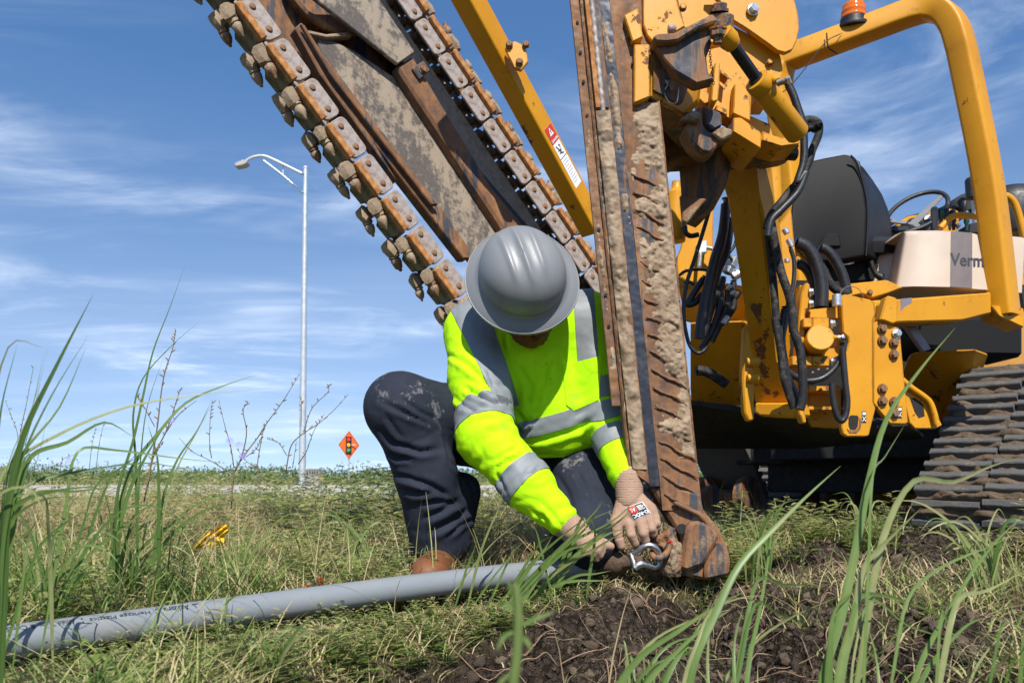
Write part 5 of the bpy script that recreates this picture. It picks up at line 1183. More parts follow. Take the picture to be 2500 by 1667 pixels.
hose(K7((1272, 430), (1285, 600), (1300, 760), (1312, 880), (1300, 980), (1270, 1025), (1235, 990), (1210, 900), (1196, 800), (1195, 740)), 2.91, .0115, RH)
hose(K7((850, 640), (900, 680), (1000, 720), (1060, 720)), 2.95, .014, RH); hose(K7((150, 640), (230, 650), (320, 700), (390, 750)), 3.1, .020, DH)
for c_ in ((1270, 385), (1275, 415), (1280, 445)): bolt(P(*K7(c_)[0], 2.94), (.6, -1, 0), .009, M['zinc'], mach, 'hose_clamp', False)
for c_ in ((1048, 662), (1092, 640), (1160, 635)): cyl('hose_end', P(*K7(c_)[0], 3.0), P(*K7((c_[0] - 4, c_[1] - 14))[0], 3.0), .005, M['zinc'], mach)
# ------------------------------------------------------------------ the worker
man = empty('person', (P(1250, 1390, 2.35).x, 2.35, 0), 'person in grey hard hat and yellow reflective shirt kneeling to hook up the pipe', 'person')
# joints
shR, elR, wrR = P(1160, 812, 2.38), P(1187, 1068, 2.20), P(1392, 1292, 2.10)
shL, elL, wrL = P(1436, 790, 2.38), P(1478, 1010, 2.36), P(1535, 1178, 2.21)
hipR, knR, anR = P(1240, 1085, 2.55), P(978, 995, 2.20), P(1076, 1345, 2.30)
hipL, knL, anL = P(1420, 1085, 2.55), P(1432, 1300, 2.25), P(1425, 1300, 2.66)
neck, chest, belly, pelv = P(1296, 745, 2.36), P(1305, 890, 2.44), P(1352, 1005, 2.50), P(1335, 1085, 2.60)
# head frame: z crown (towards the camera), y face (downwards), x his left
ha = Vector((.015, -.952, .305)).normalized(); hf = Vector((.30, 0, -1)); hf = (hf - ha * hf.dot(ha)).normalized(); hx = hf.cross(ha).normalized()
hatc = P(1275, 678, 2.135)                        # centre of the brim plane
HR = np.stack([np.array(hx[:]), np.array(hf[:]), np.array(ha[:])], 1)
def HP(a, b, c): return hatc + hx * a + hf * b + ha * c
T_ = lambda v: tuple(v)
# body: one skin from head to ankles, inside the clothes
S = SDF((-.50, 1.98, .02), (.42, 2.78, .95), .0075)
S.ell(HP(0, -.01, -.015), (.076, .098, .105), HR, 0); S.ell(HP(0, .042, -.088), (.062, .070, .075), HR, .03); S.ell(HP(0, .080, -.130), (.038, .038, .03), HR, .03)
S.cap(HP(0, .092, -.025), HP(0, .112, -.066), .010, .016, .012); S.ell(HP(0, .078, -.018), (.05, .02, .012), HR, .015); S.ell(HP(0, .083, -.098), (.024, .014, .009), HR, .012)
for s in (-1, 1): S.ell(HP(s * .078, -.005, -.045), (.010, .020, .032), HR, .008); S.ell(HP(s * .033, .088, -.03), (.014, .010, .009), HR, .006, True)
S.cap(HP(0, -.02, -.08), neck, .056, .062, .04)
S.chain([neck, chest, belly, pelv], [.07, .13, .14, .13], .05)
S.chain([shR, elR, wrR], [.058, .045, .030], .03); S.chain([shL, elL, wrL], [.058, .045, .030], .03); S.cap(neck, shR, .06, .058, .05); S.cap(neck, shL, .06, .058, .05)
S.chain([hipR, knR, anR], [.078, .055, .040], .04); S.chain([hipL, knL, anL], [.078, .055, .040], .04)
V, Q = S.surf(); V = relax(V, Q, 2, .4); quads('body', V, Q, M['skin'], man, 'all')
# beard and hair
S = SDF(np.min([HP(a, b, c)[:] for a in (-.13, .13) for b in (-.16, .16) for c in (-.2, .12)], 0), np.max([HP(a, b, c)[:] for a in (-.13, .13) for b in (-.16, .16) for c in (-.2, .12)], 0), .005)
S.ell(HP(0, .048, -.100), (.072, .080, .072), HR, 0); S.ell(HP(0, .092, -.138), (.050, .050, .042), HR, .03); S.d = S.d + .004 * fbm(S.X * 90, 3)
S.ell(HP(0, .085, -.03), (.06, .08, .045), HR, .01, True); S.ell(HP(0, .11, -.10), (.020, .02, .008), HR, .006, True)
V, Q = S.surf(); quads('beard', V, Q, M['beard_hair'], man, 'all')
S.d[:] = 9; S.ell(HP(0, -.02, -.015), (.081, .100, .109), HR, 0); S.ell(HP(0, .10, -.08), (.1, .10, .12), HR, .02, True); S.d = S.d + .003 * fbm(S.X * 90, 3)
V, Q = S.surf(); quads('hair', V, Q, M['beard_hair'], man, 'all')
for s in (-1, 1): lathe('eye', HP(s * .033, .068, -.03), hf, [(.002, 0), (.010, .004), (.0115, .010), (.008, .016), (.001, .019)], M['eye_white'], man, 12, 80)
# hard hat: dome with three ridges on a full brim
nt, nr = 96, 40; V = np.zeros((nt + 1, nr, 3))
for i in range(nt + 1):
    th = 2 * math.pi * i / nt
    for j in range(nr):
        ph = (j / (nr - 1)) * math.pi / 2; rr = math.sin(ph) ** .80 if ph > 0 else 0; cz = math.cos(ph) ** .86 if j < nr - 1 else 0
        x_, y_ = math.cos(th) * rr * .1170, math.sin(th) * rr * .132
        bump = 0
        for cxr, wd, hgt in ((0, .0085, .0075), (-.040, .0075, .0055), (.040, .0075, .0055)):
            fall = 1 / (1 + math.exp((abs(y_ + .008) - (.092 if cxr == 0 else .075)) / .008)); bump += hgt * math.exp(-((x_ - cxr) / wd) ** 2) * fall
        V[i, j] = HP(x_ * (1 + bump * 1.0), y_,   .012 + cz * .108 + bump * (.4 + .6 * cz))
hat = grid_mesh('hard_hat', V, M['hat_plastic'], man, 'all')
prof = [(.955, .020), (.975, .009), (1.10, .004), (1.25, -.002), (1.29, -.0045), (1.30, -.0025), (1.315, -.002), (1.325, -.005), (1.32, -.010), (1.29, -.009), (1.1, .0), (.97, .004)]
V = np.zeros((nt + 1, len(prof), 3))
for i in range(nt + 1):
    th = 2 * math.pi * i / nt; c_, s_ = math.cos(th), math.sin(th)
    for j, (r_, h_) in enumerate(prof):
        k = r_ - 1; V[i, j] = HP(c_ * (.1215 + k * .105), s_ * (.137 + k * .095), h_ - .010 * max(0, r_ - 1) * 3 * (1 + .25 * math.cos(2 * th)))
grid_mesh('brim', V, M['hat_plastic'], hat, 60)
V = np.array([[HP(math.cos(t) * .108, math.sin(t) * .122, z_) for z_ in (.012, -.03)] for t in np.linspace(0, 2 * math.pi, 40)]); grid_mesh('headband', V, M['seat_shell'], hat, 'all')
# ---- shirt
S = SDF((-.32, 1.98, .12), (.36, 2.82, .86), .0065)
S.chain([P(1296, 772, 2.37), chest, belly], [.105, .158, .178], .06); S.ell(P(1345, 1020, 2.47), (.185, .165, .15), None, .06); S.cap(belly, P(1335, 1065, 2.56), .175, .175, .05)
S.cap(P(1240, 800, 2.40), P(1365, 790, 2.40), .105, .105, .07)
S.cap(P(1240, 800, 2.40), shR, .095, .088, .06); S.cap(P(1365, 790, 2.40), shL, .095, .085, .06)
S.chain([shR, P(1172, 930, 2.29), elR], [.090, .088, .080], .03); S.chain([elR, P(1290, 1185, 2.14), wrR.lerp(elR, .10)], [.080, .066, .046], .025)
S.chain([shL, P(1460, 900, 2.37), elL], [.085, .082, .074], .035); S.chain([elL, wrL.lerp(elL, .12)], [.074, .050], .025)
# open the hem below the belly and the cuffs and collar
hemn = (Vector((-.10, -.42, 1))).normalized(); hem0 = P(1340, 1122, 2.36)
X = S.X; torso = ((X - np.array(P(1340, 1080, 2.5)[:], np.float32)) ** 2).sum(-1) < .27 ** 2
hd = (X - np.array(hem0[:], np.float32)) @ np.array(hemn[:], np.float32)
armd_ = np.minimum(*[np.sqrt(((X - np.array(a[:]) - np.clip(((X - np.array(a[:])) @ np.array((b - a)[:])) / (b - a).length_squared, 0, 1)[..., None] * np.array((b - a)[:])) ** 2).sum(-1)) for a, b in ((elR, wrR), (shR, elR))]) - .095
armd2 = np.minimum(*[np.sqrt(((X - np.array(a[:]) - np.clip(((X - np.array(a[:])) @ np.array((b - a)[:])) / (b - a).length_squared, 0, 1)[..., None] * np.array((b - a)[:])) ** 2).sum(-1)) for a, b in ((elL, wrL), (shL, elL))]) - .095
S.d = np.where((armd_ > 0) & (armd2 > 0), np.maximum(S.d, -hd), S.d)
V, Q = S.surf(); V = relax(V, Q, 2, .45); N = vnormals(V, Q)
def photo_px(V):
    fw = V[:, 1] * _cp + (V[:, 2] - CAMH) * _sp; up = -V[:, 1] * _sp + (V[:, 2] - CAMH) * _cp
    return np.stack([1250 + FPX * V[:, 0] / fw, PPY - FPX * up / fw], 1)
def draw_folds(V, N, lines):
    # cloth folds: a sharp valley with a soft ridge beside it, along lines drawn on the side facing the camera
    q = photo_px(V); cam_ = V - np.array([0, 0, CAMH]); cam_ /= np.linalg.norm(cam_, axis=1, keepdims=True); fac = np.clip(-(N * cam_).sum(1) * 2.5, 0, 1); d = np.zeros(len(V))
    for pts, A, w in lines:
        pts = np.array(pts, float); best = np.full(len(V), 1e9); side = np.zeros(len(V)); along = np.zeros(len(V))
        for i in range(len(pts) - 1):
            a, b = pts[i], pts[i + 1]; ab = b - a; t = np.clip(((q - a) @ ab) / (ab @ ab), 0, 1); r = q - a - t[:, None] * ab; dist = np.hypot(r[:, 0], r[:, 1])
            m = dist < best; best[m] = dist[m]; side[m] = np.sign(ab[0] * r[m, 1] - ab[1] * r[m, 0]); along[m] = (i + t[m]) / (len(pts) - 1)
        sd = best * side; fade = np.clip(np.minimum(along, 1 - along) * 5 + .15, 0, 1)
        d += fac * fade * A * (-np.exp(-(sd / w) ** 2) + .8 * np.exp(-((sd - 2.2 * w) / (1.5 * w)) ** 2) + .35 * np.exp(-((sd + 2.4 * w) / (1.6 * w)) ** 2))
    return d
def seg_t(V, a, b):
    a = np.array(a[:]); ab = np.array(b[:]) - a; return ((V - a) @ ab) / (ab @ ab), np.linalg.norm(V - a - np.clip(((V - a) @ ab) / (ab @ ab), 0, 1)[:, None] * ab, axis=1)
def folds(V, N):
    d = np.zeros(len(V))
    for a, b, k in ((shR, elR, 1.0), (elR, wrR, 1.2), (shL, elL, .9), (elL, wrL, 1.0)):
        t, r_ = seg_t(V, a, b); w = np.clip(1.2 - r_ / .11, 0, 1) * (t > -.1) * (t < 1.1)
        L = (b - a).length; ph = t * L * 150 + 5.5 * fbm(V * 9, 2) + 9 * (V @ np.array([1., .6, .3]))
        near = np.exp(-((t - (1 if k < 1.1 and a in (shR, shL) else .05)) / .28) ** 2) + .35 + .5 * np.exp(-((t - 1) / .2) ** 2)
        d += k * w * near * .0035 * np.sin(ph) * (.6 + .6 * vnoise(V * 14))
    # chest and belly: soft drapes running from the shoulders to the waist, creases under the chest
    t, r_ = seg_t(V, neck, pelv); w = np.clip(1.4 - r_ / .2, 0, 1)
    d += w * (.0055 * fbm(V * np.array([16, 10, 5.]), 3) + .004 * np.sin(V[:, 0] * 55 + V[:, 2] * 38 + 3 * fbm(V * 6, 2)) * np.clip(fbm(V * 5 + 7, 2) + .2, 0, 1))
    d += w * .006 * np.sin(V[:, 2] * 120 + V[:, 0] * 30 + 4 * fbm(V * 7, 2)) * np.exp(-((t - .80) / .16) ** 2) * .6
    def crease(fr, w, sd): return -np.exp(-(fbm(V * np.array(fr) + sd, 2) / w) ** 2)
    ta, ra = seg_t(V, elR, wrR); tb, rb = seg_t(V, shR, elR); tc_, rc = seg_t(V, neck, pelv)
    arm_w = np.clip(1.3 - ra / .1, 0, 1) + np.clip(1.3 - rb / .11, 0, 1) * np.clip(tb * 1.4, .25, 1)
    d += .0042 * crease((7, 5, 13.), .10, 3.0) * np.clip(arm_w, 0, 1) + .0045 * crease((9, 6, 5.), .09, 8.0) * np.clip(1.3 - rc / .22, 0, 1)
    return d + .0010 * fbm(V * 60, 2)
SHF = [(KA((1040, 960), (1080, 1250), (1120, 1500)), .006, 5), (KA((1430, 1150), (1350, 1400), (1260, 1560)), .009, 7), (KA((560, 1150), (640, 1160), (740, 1230), (860, 1330), (950, 1450)), .006, 5), (KA((735, 1395), (800, 1440), (900, 1490), (1000, 1530)), .006, 5),
       (KB((720, 265), (800, 320), (900, 370), (1010, 395)), .007, 5), (KB((880, 160), (905, 220), (930, 270)), .005, 4), (KB((935, 790), (1010, 735), (1100, 690)), .008, 5), (KB((930, 840), (1000, 800), (1090, 755)), .007, 5), (KB((950, 870), (985, 930), (1010, 990)), .006, 4), (KB((1060, 640), (1130, 690), (1190, 700)), .006, 5),
       (KB((1190, 1130), (1280, 1190), (1330, 1290)), .005, 4), (KB((1260, 1080), (1340, 1160), (1400, 1240)), .005, 4), (KB((1230, 1180), (1290, 1260), (1320, 1310)), .004, 4), (KB((1150, 900), (1210, 860), (1240, 830)), .005, 4), (KB((1080, 430), (1140, 515), (1230, 500)), .007, 5), (KB((1250, 470), (1200, 540), (1160, 600)), .007, 5),
       (KB((1140, 650), (1300, 630), (1520, 560), (1660, 470)), .006, 6), (KB((1220, 745), (1400, 765), (1600, 690)), .005, 6), (KB((1100, 120), (1180, 260), (1170, 420)), .006, 6), (KB((1230, 60), (1330, 200), (1300, 380)), .005, 6), (KB((640, 330), (720, 400), (820, 450)), .005, 5), (KB((680, 60), (760, 120), (850, 210)), .005, 5)]
V = V + N * (folds(V, N) + draw_folds(V, N, SHF))[:, None]
shirt = quads('shirt', V, Q, M['hivis_fabric'], man, 'all'); SH_V, SH_Q = V, Q
def band(name, planes, seed, mat, parent, lift=.0028, cut=None, th=.003):
    """strip of the shirt surface between planes [(point, normal pointing inwards)], laid just above it"""
    cen = SH_V[SH_Q].mean(1); Qs = SH_Q[np.linalg.norm(cen - np.array(seed[:]), axis=1) < .32]; used, inv = np.unique(Qs, return_inverse=True); Qs = inv.reshape(Qs.shape)
    me = bpy.data.meshes.new(name); me.from_pydata(SH_V[used].tolist(), [], Qs.tolist()); bm = bmesh.new(); bm.from_mesh(me); bpy.data.meshes.remove(me)
    for p, n_ in planes:
        bmesh.ops.bisect_plane(bm, geom=bm.verts[:] + bm.edges[:] + bm.faces[:], plane_co=p, plane_no=n_, clear_inner=True, dist=1e-6)
    bm.verts.ensure_lookup_table()
    if not bm.verts: bm.free(); return None
    v0 = min(bm.verts, key=lambda q: (q.co - seed).length); comp = {v0}; st = [v0]
    while st:
        q = st.pop()
        for e in q.link_edges:
            o = e.other_vert(q)
            if o not in comp: comp.add(o); st.append(o)
    bmesh.ops.delete(bm, geom=[q for q in bm.verts if q not in comp], context='VERTS')
    bm.normal_update()
    nn = {q: q.normal.copy() for q in bm.verts}
    for q in bm.verts: q.co += nn[q] * lift
    ed = [e for e in bm.edges if e.is_boundary]; r = bmesh.ops.extrude_edge_only(bm, edges=ed)
    for q in r['geom']:
        if isinstance(q, bmesh.types.BMVert):
            src = min((e.other_vert(q) for e in q.link_edges if e.other_vert(q) in nn), key=lambda z: (z.co - q.co).length, default=None)
            if src is not None: q.co = q.co - nn[src] * th
    me = bpy.data.meshes.new(name); bm.to_mesh(me); bm.free(); return link(name, me, mat, parent, 50)
def vplane(a, b, side):
    """plane through the camera and two photo pixels; side: a pixel on the inner side"""
    o = Vector((0, 0, CAMH)); n_ = ray(*a).cross(ray(*b)).normalized()
    if ray(*side).dot(n_) < 0: n_ = -n_
    return (o, n_)
def arm_band(c, d, half, lim):
    d = d.normalized(); return band('reflective_band', [(c - d * half, d), (c + d * half, -d), lim], c, M['reflective_tape'], shirt)
dR1 = (elR - shR).normalized(); dR2 = (wrR - elR).normalized()
arm_band(shR.lerp(elR, .855) + dR1 * .0, dR1 + Vector((.10, 0, .14)), .031, vplane((1266, 950), (1290, 1100), (1180, 1030))); arm_band(elR.lerp(wrR, .46), dR2, .030, vplane((1400, 900), (1400, 1300), (1200, 1100)))
dL1 = (elL - shL).normalized(); dL2 = (wrL - elL).normalized()
arm_band(shL.lerp(elL, .75), dL1, .030, vplane((1458, 800), (1462, 1100), (1500, 1000))); arm_band(elL.lerp(wrL, .45), dL2, .028, vplane((1440, 800), (1440, 1300), (1500, 1000)))
tz = (P(1300, 800, 2.36) - P(1345, 1060, 2.46)).normalized()
# waist band: slanting up to the right as in the bent torso
wp0 = P(1340, 1030, 2.33); wn_ = Vector((-.30, -.30, 1)).normalized()
band('reflective_band', [(wp0 - wn_ * .024, wn_), (wp0 + wn_ * .024, -wn_), vplane((1262, 900), (1268, 1100), (1400, 1000))], P(1350, 1020, 2.31), M['reflective_tape'], shirt)
# shoulder stripes
band('reflective_band', [vplane((1108, 770), (1222, 1000), (1300, 900)), vplane((1185, 740), (1268, 985), (1100, 900)), vplane((1180, 1000), (1300, 985), (1200, 700))], P(1170, 830, 2.28), M['reflective_tape'], shirt)
band('reflective_band', [vplane((1392, 640), (1412, 890), (1450, 800)), vplane((1444, 640), (1462, 890), (1400, 800)), vplane((1380, 892), (1490, 872), (1400, 700))], P(1430, 830, 2.26), M['reflective_tape'], shirt)
band('pocket', [vplane((1372, 893), (1382, 990), (1420, 940)), vplane((1372, 893), (1470, 868), (1420, 980)), vplane((1470, 850), (1462, 985), (1420, 940)), vplane((1378, 985), (1400, 1002), (1420, 940)), vplane((1400, 1002), (1466, 975), (1420, 940))], P(1420, 930, 2.30), M['hivis_fabric'], shirt, .004, None, .005)
# collar ring
# ---- trousers
S = SDF((-.52, 2.02, -.02), (.40, 2.90, .62), .007)
S.ell(P(1335, 1085, 2.60), (.19, .16, .15), None, 0); S.chain([hipR, hipR.lerp(knR, .5) + Vector((0, 0, .01)), knR], [.112, .108, .098], .05)
S.chain([knR, knR.lerp(anR, .45) + Vector((.02, -.01, 0)), anR.lerp(knR, .06)], [.092, .083, .080], .03)
S.chain([hipL, knL, anL], [.115, .092, .07], .05)
S.cap(P(1110, 1310, 2.32), P(1130, 1200, 2.32), .045, .055, .05)
V, Q = S.surf(); V = relax(V, Q, 2, .45); N = vnormals(V, Q); d = .0015 * fbm(V * 45, 2)
for a, b, c_ in ((hipR, knR, .8), (knR, anR, 1.0), (hipL, knL, .8)):
    t, r_ = seg_t(V, a, b); w = np.clip(1.25 - r_ / .14, 0, 1) * (t > -.1) * (t < 1.1)
    d += c_ * w * (.0030 * np.sin(t * 14 + 5 * fbm(V * 6, 2) + 14 * V[:, 0] + 9 * V[:, 1]) * (.45 + vnoise(V * 9) * .6) + .0045 * fbm(V * np.array([5, 5, 10.]), 2) * np.clip(t * 1.3, .3, 1))
cr = lambda fr, w, sd: -np.exp(-(fbm(V * np.array(fr) + sd, 2) / w) ** 2)
d = d * .35 + .0020 * cr((6, 5, 10.), .07, 1.0)
TRF = [(KB((140, 370), (260, 430), (380, 480), (530, 545)), .006, 5), (KB((280, 340), (400, 440), (565, 520)), .006, 5), (KB((130, 560), (230, 660), (420, 720), (560, 700)), .009, 6), (KB((190, 710), (260, 770), (350, 765)), .008, 5), (KB((210, 880), (330, 900), (500, 960), (650, 1050)), .009, 6), (KB((390, 1085), (560, 1060), (720, 1090)), .008, 6), (KB((470, 1290), (640, 1200), (770, 1110)), .010, 7),
       (KB((560, 540), (620, 780), (740, 900), (810, 1060)), .007, 4), (KB((600, 1310), (700, 1220), (800, 1180)), .008, 5), (KB((250, 980), (400, 1010), (520, 1000)), .007, 6), (KB((180, 470), (240, 560), (300, 640)), .005, 5), (KB((420, 1200), (560, 1130), (680, 1060)), .007, 6), (KB((1380, 900), (1440, 1000), (1480, 1120)), .006, 6), (KB((1500, 850), (1560, 960), (1600, 1080)), .006, 6)]
d += draw_folds(V, N, TRF)
V = V + N * d[:, None]; quads('trousers', V, Q, M['work_trousers'], man, 'all')
# ---- boots
def boot(ank, toe, heelback):
    f = (toe - ank); f.z = 0; f.normalize(); rgt = f.cross(Vector((0, 0, 1))); Z = Vector((0, 0, 1)); g = Vector((ank.x, ank.y, .0))
    rt = np.stack([np.array(rgt[:]), np.array(f[:]), np.array([0, 0, 1.])], 1)
    lo = np.array(g[:]) - .27; hi = np.array(g[:]) + .30; lo[2] = g.z - .03; hi[2] = g.z + .26
    S = SDF(lo, hi, .006)
    S.cap(g + Z * .21, g + Z * .09, .055, .052, .02); S.cap(g + Z * .065 - f * .02, g + f * .13 + Z * .05, .050, .046, .03); S.ell(g + f * .175 + Z * .048, (.052, .062, .042), rt, .03)
    S.rbox(g + f * .06 + Z * (-.12), (.3, .4, .135), .0, rt, .0, True); V, Q = S.surf(); V = relax(V, Q, 1)
    b = quads('boot', V, Q, M['boot_leather'], man, 'all')
    S = SDF(lo, hi, .006); S.ell(g + f * .14 + Z * .012, (.056, .105, .03), rt, 0); S.ell(g - f * .03 + Z * .012, (.046, .06, .03), rt, .02); S.rbox(g + f * .06 + Z * .13, (.3, .4, .105), .0, rt, .0, True); S.rbox(g + f * .06 - Z * .105, (.3, .4, .105), .0, rt, .0, True)
    V, Q = S.surf(); quads('sole', V, Q, M['boot_sole'], b, 'all')
boot(anR, P(1040, 1400, 2.08), 0)
S = SDF(np.array(anL[:]) - .28, np.array(anL[:]) + .3, .007); ft = Vector((.02, 1, .0)).normalized()
S.cap(anL, anL + ft * .08, .05, .05, .02); S.cap(anL + ft * .07 + Vector((0, 0, .02)), anL + ft * .12 + Vector((0, 0, -.06)), .046, .04, .03); V, Q = S.surf(); quads('boot', V, Q, M['boot_leather'], man, 'all')
# ---- gloves
def glove(pts, wr, el, palm, fingers, thumb, name='glove', h=.0028, kp=.010, label=None):
    allp = [wr, palm[0], palm[1]] + [q for f_ in fingers for q in f_[0]] + list(thumb[0]); A = np.array([q[:] for q in allp]); lo = A.min(0) - .035; hi = A.max(0) + .035
    S = SDF(lo, hi, h)
    return S
# his left hand, back towards the camera, fingers hanging over the shackle
GY = 2.17
def gp(x, y, d): q = KC((x, y))[0]; return P(q[0], q[1], d)
knu = [gp(925, 900, GY), gp(1030, 880, GY - .006), gp(1115, 860, GY - .004), gp(1175, 840, GY + .006)]
mid = [gp(945, 1000, GY - .012), gp(1060, 985, GY - .018), gp(1140, 940, GY - .014), gp(1190, 890, GY - .004)]
dis = [gp(985, 1075, GY - .002), gp(1080, 1050, GY - .008), gp(1158, 985, GY - .002), gp(1200, 930, GY + .006)]
tip = [gp(1005, 1100, GY + .014), gp(1085, 1068, GY + .010), gp(1165, 1000, GY + .014), gp(1203, 945, GY + .020)]
wr_ = gp(905, 600, GY + .035)
S = SDF(np.array(gp(700, 1180, GY - .06)[:]) - .01, np.array(gp(1260, 420, GY + .11)[:]) + .01, .0026)
pal = [gp(850, 820, GY + .02), gp(960, 760, GY + .012), gp(1060, 750, GY + .012), gp(1110, 770, GY + .02)]
for a, b in zip(pal, knu): S.cap(wr_.lerp(a, .35), a, .026, .022, .016); S.cap(a, b, .0205, .0135, .012)
for i in range(4):
    r_ = [.0125, .0130, .0122, .0100][i]
    S.cap(knu[i], mid[i], r_ + .0012, r_, .004); S.cap(mid[i], dis[i], r_, r_ - .0008, .003); S.cap(dis[i], tip[i], r_ - .0008, r_ - .002, .003)
S.chain([gp(860, 760, GY + .02), gp(800, 880, GY + .005), gp(815, 1000, GY - .004)], [.022, .0165, .0135], .010); S.cap(gp(815, 1000, GY - .004), gp(845, 1100, GY - .002), .0132, .0110, .003)
S.d = S.d + .0006 * fbm(S.X * 150, 2)
V, Q = S.surf(); V = relax(V, Q, 1, .4); gl = quads('glove', V, Q, M['glove_knit'], man, 'all'); gl['label'] = 'tan knit glove with printed badge hanging over the shackle'
S = SDF(np.array(gp(720, 760, GY - .03)[:]) - .01, np.array(gp(1080, 380, GY + .12)[:]) + .01, .003); S.cap(wr_.lerp(gp(960, 760, GY + .016), .45), wr_.lerp(wrL, .9) + Vector((0, .0, .015)), .037, .040, 0); S.d = S.d + .0012 * np.sin(S.X[..., 2] * 900)
V, Q = S.surf(); quads('glove_cuff', V, Q, M['glove_cuff'], gl, 'all')
# coated finger ends
S = SDF(np.array(gp(740, 1180, GY - .06)[:]) - .01, np.array(gp(900, 850, GY + .06)[:]) + .01, .0026); S.cap(gp(830, 1050, GY - .004), gp(846, 1104, GY - .003), .0138, .0118, .003)
V, Q = S.surf(); quads('thumb_tip', V, Q, M['glove_knit'], gl, 'all')
# printed badge following the back of the hand
b0, b1, b2, b3 = [(888, 740), (1052, 682), (1132, 792), (968, 858)]
from mathutils.bvhtree import BVHTree
bvh = BVHTree.FromPolygons([Vector(p) for p in [np.array(q.co[:]) + np.array(ORG[gl.name][:]) for q in gl.data.vertices]], [list(p.vertices) for p in gl.data.polygons])
def badge(u, w, lift=.0015):
    x = (b3[0] * (1 - u) + b2[0] * u) * (1 - w) + (b0[0] * (1 - u) + b1[0] * u) * w; y = (b3[1] * (1 - u) + b2[1] * u) * (1 - w) + (b0[1] * (1 - u) + b1[1] * u) * w
    q = KC((x, y))[0]; o = Vector((0, 0, CAMH)); d = ray(*q); h_ = bvh.ray_cast(o, d)
    p = h_[0] if h_[0] is not None else P(q[0], q[1], GY); return p - d * lift
def bpatch(name, u0, u1, w0, w1, mat, lift, parent):
    return grid_mesh(name, np.array([[badge(u, w, lift) for w in np.linspace(w0, w1, 7)] for u in np.linspace(u0, u1, 9)]), M[mat], parent, 50)
bd = bpatch('badge', 0, 1, 0, 1, 'white_decal', .0012, gl); bpatch('badge_field', .03, .97, .03, .97, 'dark_print', .002, bd)
bpatch('badge_spot', .05, .50, .42, .95, 'red_decal', .0026, bd)
# lettering reads upside down in the photograph
letters_fit('badge_lettering', 'D-ROC', lambda u, w: badge(.94 - .86 * u, .36 - .27 * w, .0030), M['white_decal'], bd, .03); letters_fit('badge_lettering', 'A5', lambda u, w: badge(.42 - .28 * u, .82 - .28 * w, .0034), M['white_decal'], bd, .02)
for k in range(4): bpatch('badge_line', .56, .92 - .08 * (k % 2), .50 + k * .1, .545 + k * .1, 'white_decal', .003, bd)
# his right hand round the end of the pipe
GR = 2.10
S = SDF(np.array(gp(240, 1320, GR - .09)[:]) - .01, np.array(gp(820, 830, GR + .12)[:]) + .01, .003)
w0 = gp(430, 1000, GR + .01); S.chain([gp(380, 950, GR), w0, gp(520, 1080, GR - .02)], [.034, .030, .030], .01); S.cap(gp(470, 1010, GR + .015), gp(560, 1090, GR + .01), .026, .024, .012)
for i, (xk, yk, dk) in enumerate(((585, 1050, -.035), (575, 1085, -.05), (555, 1120, -.055), (525, 1150, -.05))):
    k0 = gp(xk, yk, GR + dk + .01); k1 = gp(xk + 60, yk + 25, GR + dk - .012); k2 = gp(xk + 90, yk + 75, GR + dk - .004); S.cap(gp(520, 1080, GR - .01), k0, .02, .0135, .008); S.cap(k0, k1, .0135, .012, .004); S.cap(k1, k2, .012, .010, .003)
S.chain([gp(520, 1030, GR), gp(610, 1060, GR - .01), gp(690, 1095, GR - .02), gp(745, 1110, GR - .02)], [.020, .016, .014, .011], .008)
S.d = S.d + .0006 * fbm(S.X * 150, 2); V, Q = S.surf(); V = relax(V, Q, 1, .4); gl2 = quads('glove', V, Q, M['glove_knit'], man, 'all'); gl2['label'] = 'tan knit glove closed round the end of the pipe'
S = SDF(np.array(gp(220, 1150, GR - .06)[:]) - .01, np.array(gp(520, 830, GR + .10)[:]) + .01, .003); S.cap(gp(425, 985, GR + .005), wrR.lerp(elR, .07), .036, .040, 0); S.d = S.d + .0010 * np.sin(S.X[..., 0] * 900)
V, Q = S.surf(); quads('glove_cuff', V, Q, M['glove_cuff'], gl2, 'all')
# ------------------------------------------------------------------ pipe and hardware
PR = .0302
pc_ = [(-420, 1628, 1.19), (0, 1570, 1.37), (260, 1535, 1.50), (560, 1493, 1.67), (830, 1456, 1.83), (1100, 1420, 2.02), (1380, 1387, 2.22), (1470, 1377, 2.29)]
pp = catmull(at(pc_), 8)
for p in pp: p.z = max(p.z, .012)
v, f = tube_data(pp, PR, 32); v2, f2 = tube_data(pp, PR - .004, 24)
pipe = mesh('conduit_pipe', v, f, M['pvc_conduit'], None, smooth=60); tag(pipe, 'long grey plastic conduit pipe with printed lettering lying in the grass', 'pipe')
# lettering wraps round the pipe, upside down, starting at the triangle mark near x=485 and running left
al = [0]; 
for i in range(1, len(pp)): al.append(al[-1] + (pp[i] - pp[i - 1]).length)
def on_pipe(s, ang, lift=.0006):
    i = max(0, min(len(pp) - 2, int(np.searchsorted(al, s) - 1))); t = (s - al[i]) / (al[i + 1] - al[i]); c = pp[i].lerp(pp[i + 1], t); d = (pp[i + 1] - pp[i]).normalized()
    up = Vector((0, 0, 1)); up = (up - d * up.dot(d)).normalized(); fr = d.cross(up).normalized()
    if fr.y > 0: fr = -fr
    return c + (up * math.cos(ang) + fr * math.sin(ang)) * (PR + lift)
def s_at(px):
    return min(range(len(pp) * 20), key=lambda k: abs(proj_x(k / (len(pp) * 20) * al[-1]) - px)) / (len(pp) * 20) * al[-1]
def proj_x(s):
    p = on_pipe(s, .6); fw = p.y * _cp + (p.z - CAMH) * _sp; return 1250 + FPX * p.x / fw
A0, A1 = .30, .62                                  # lettering band: angles from the top towards the camera
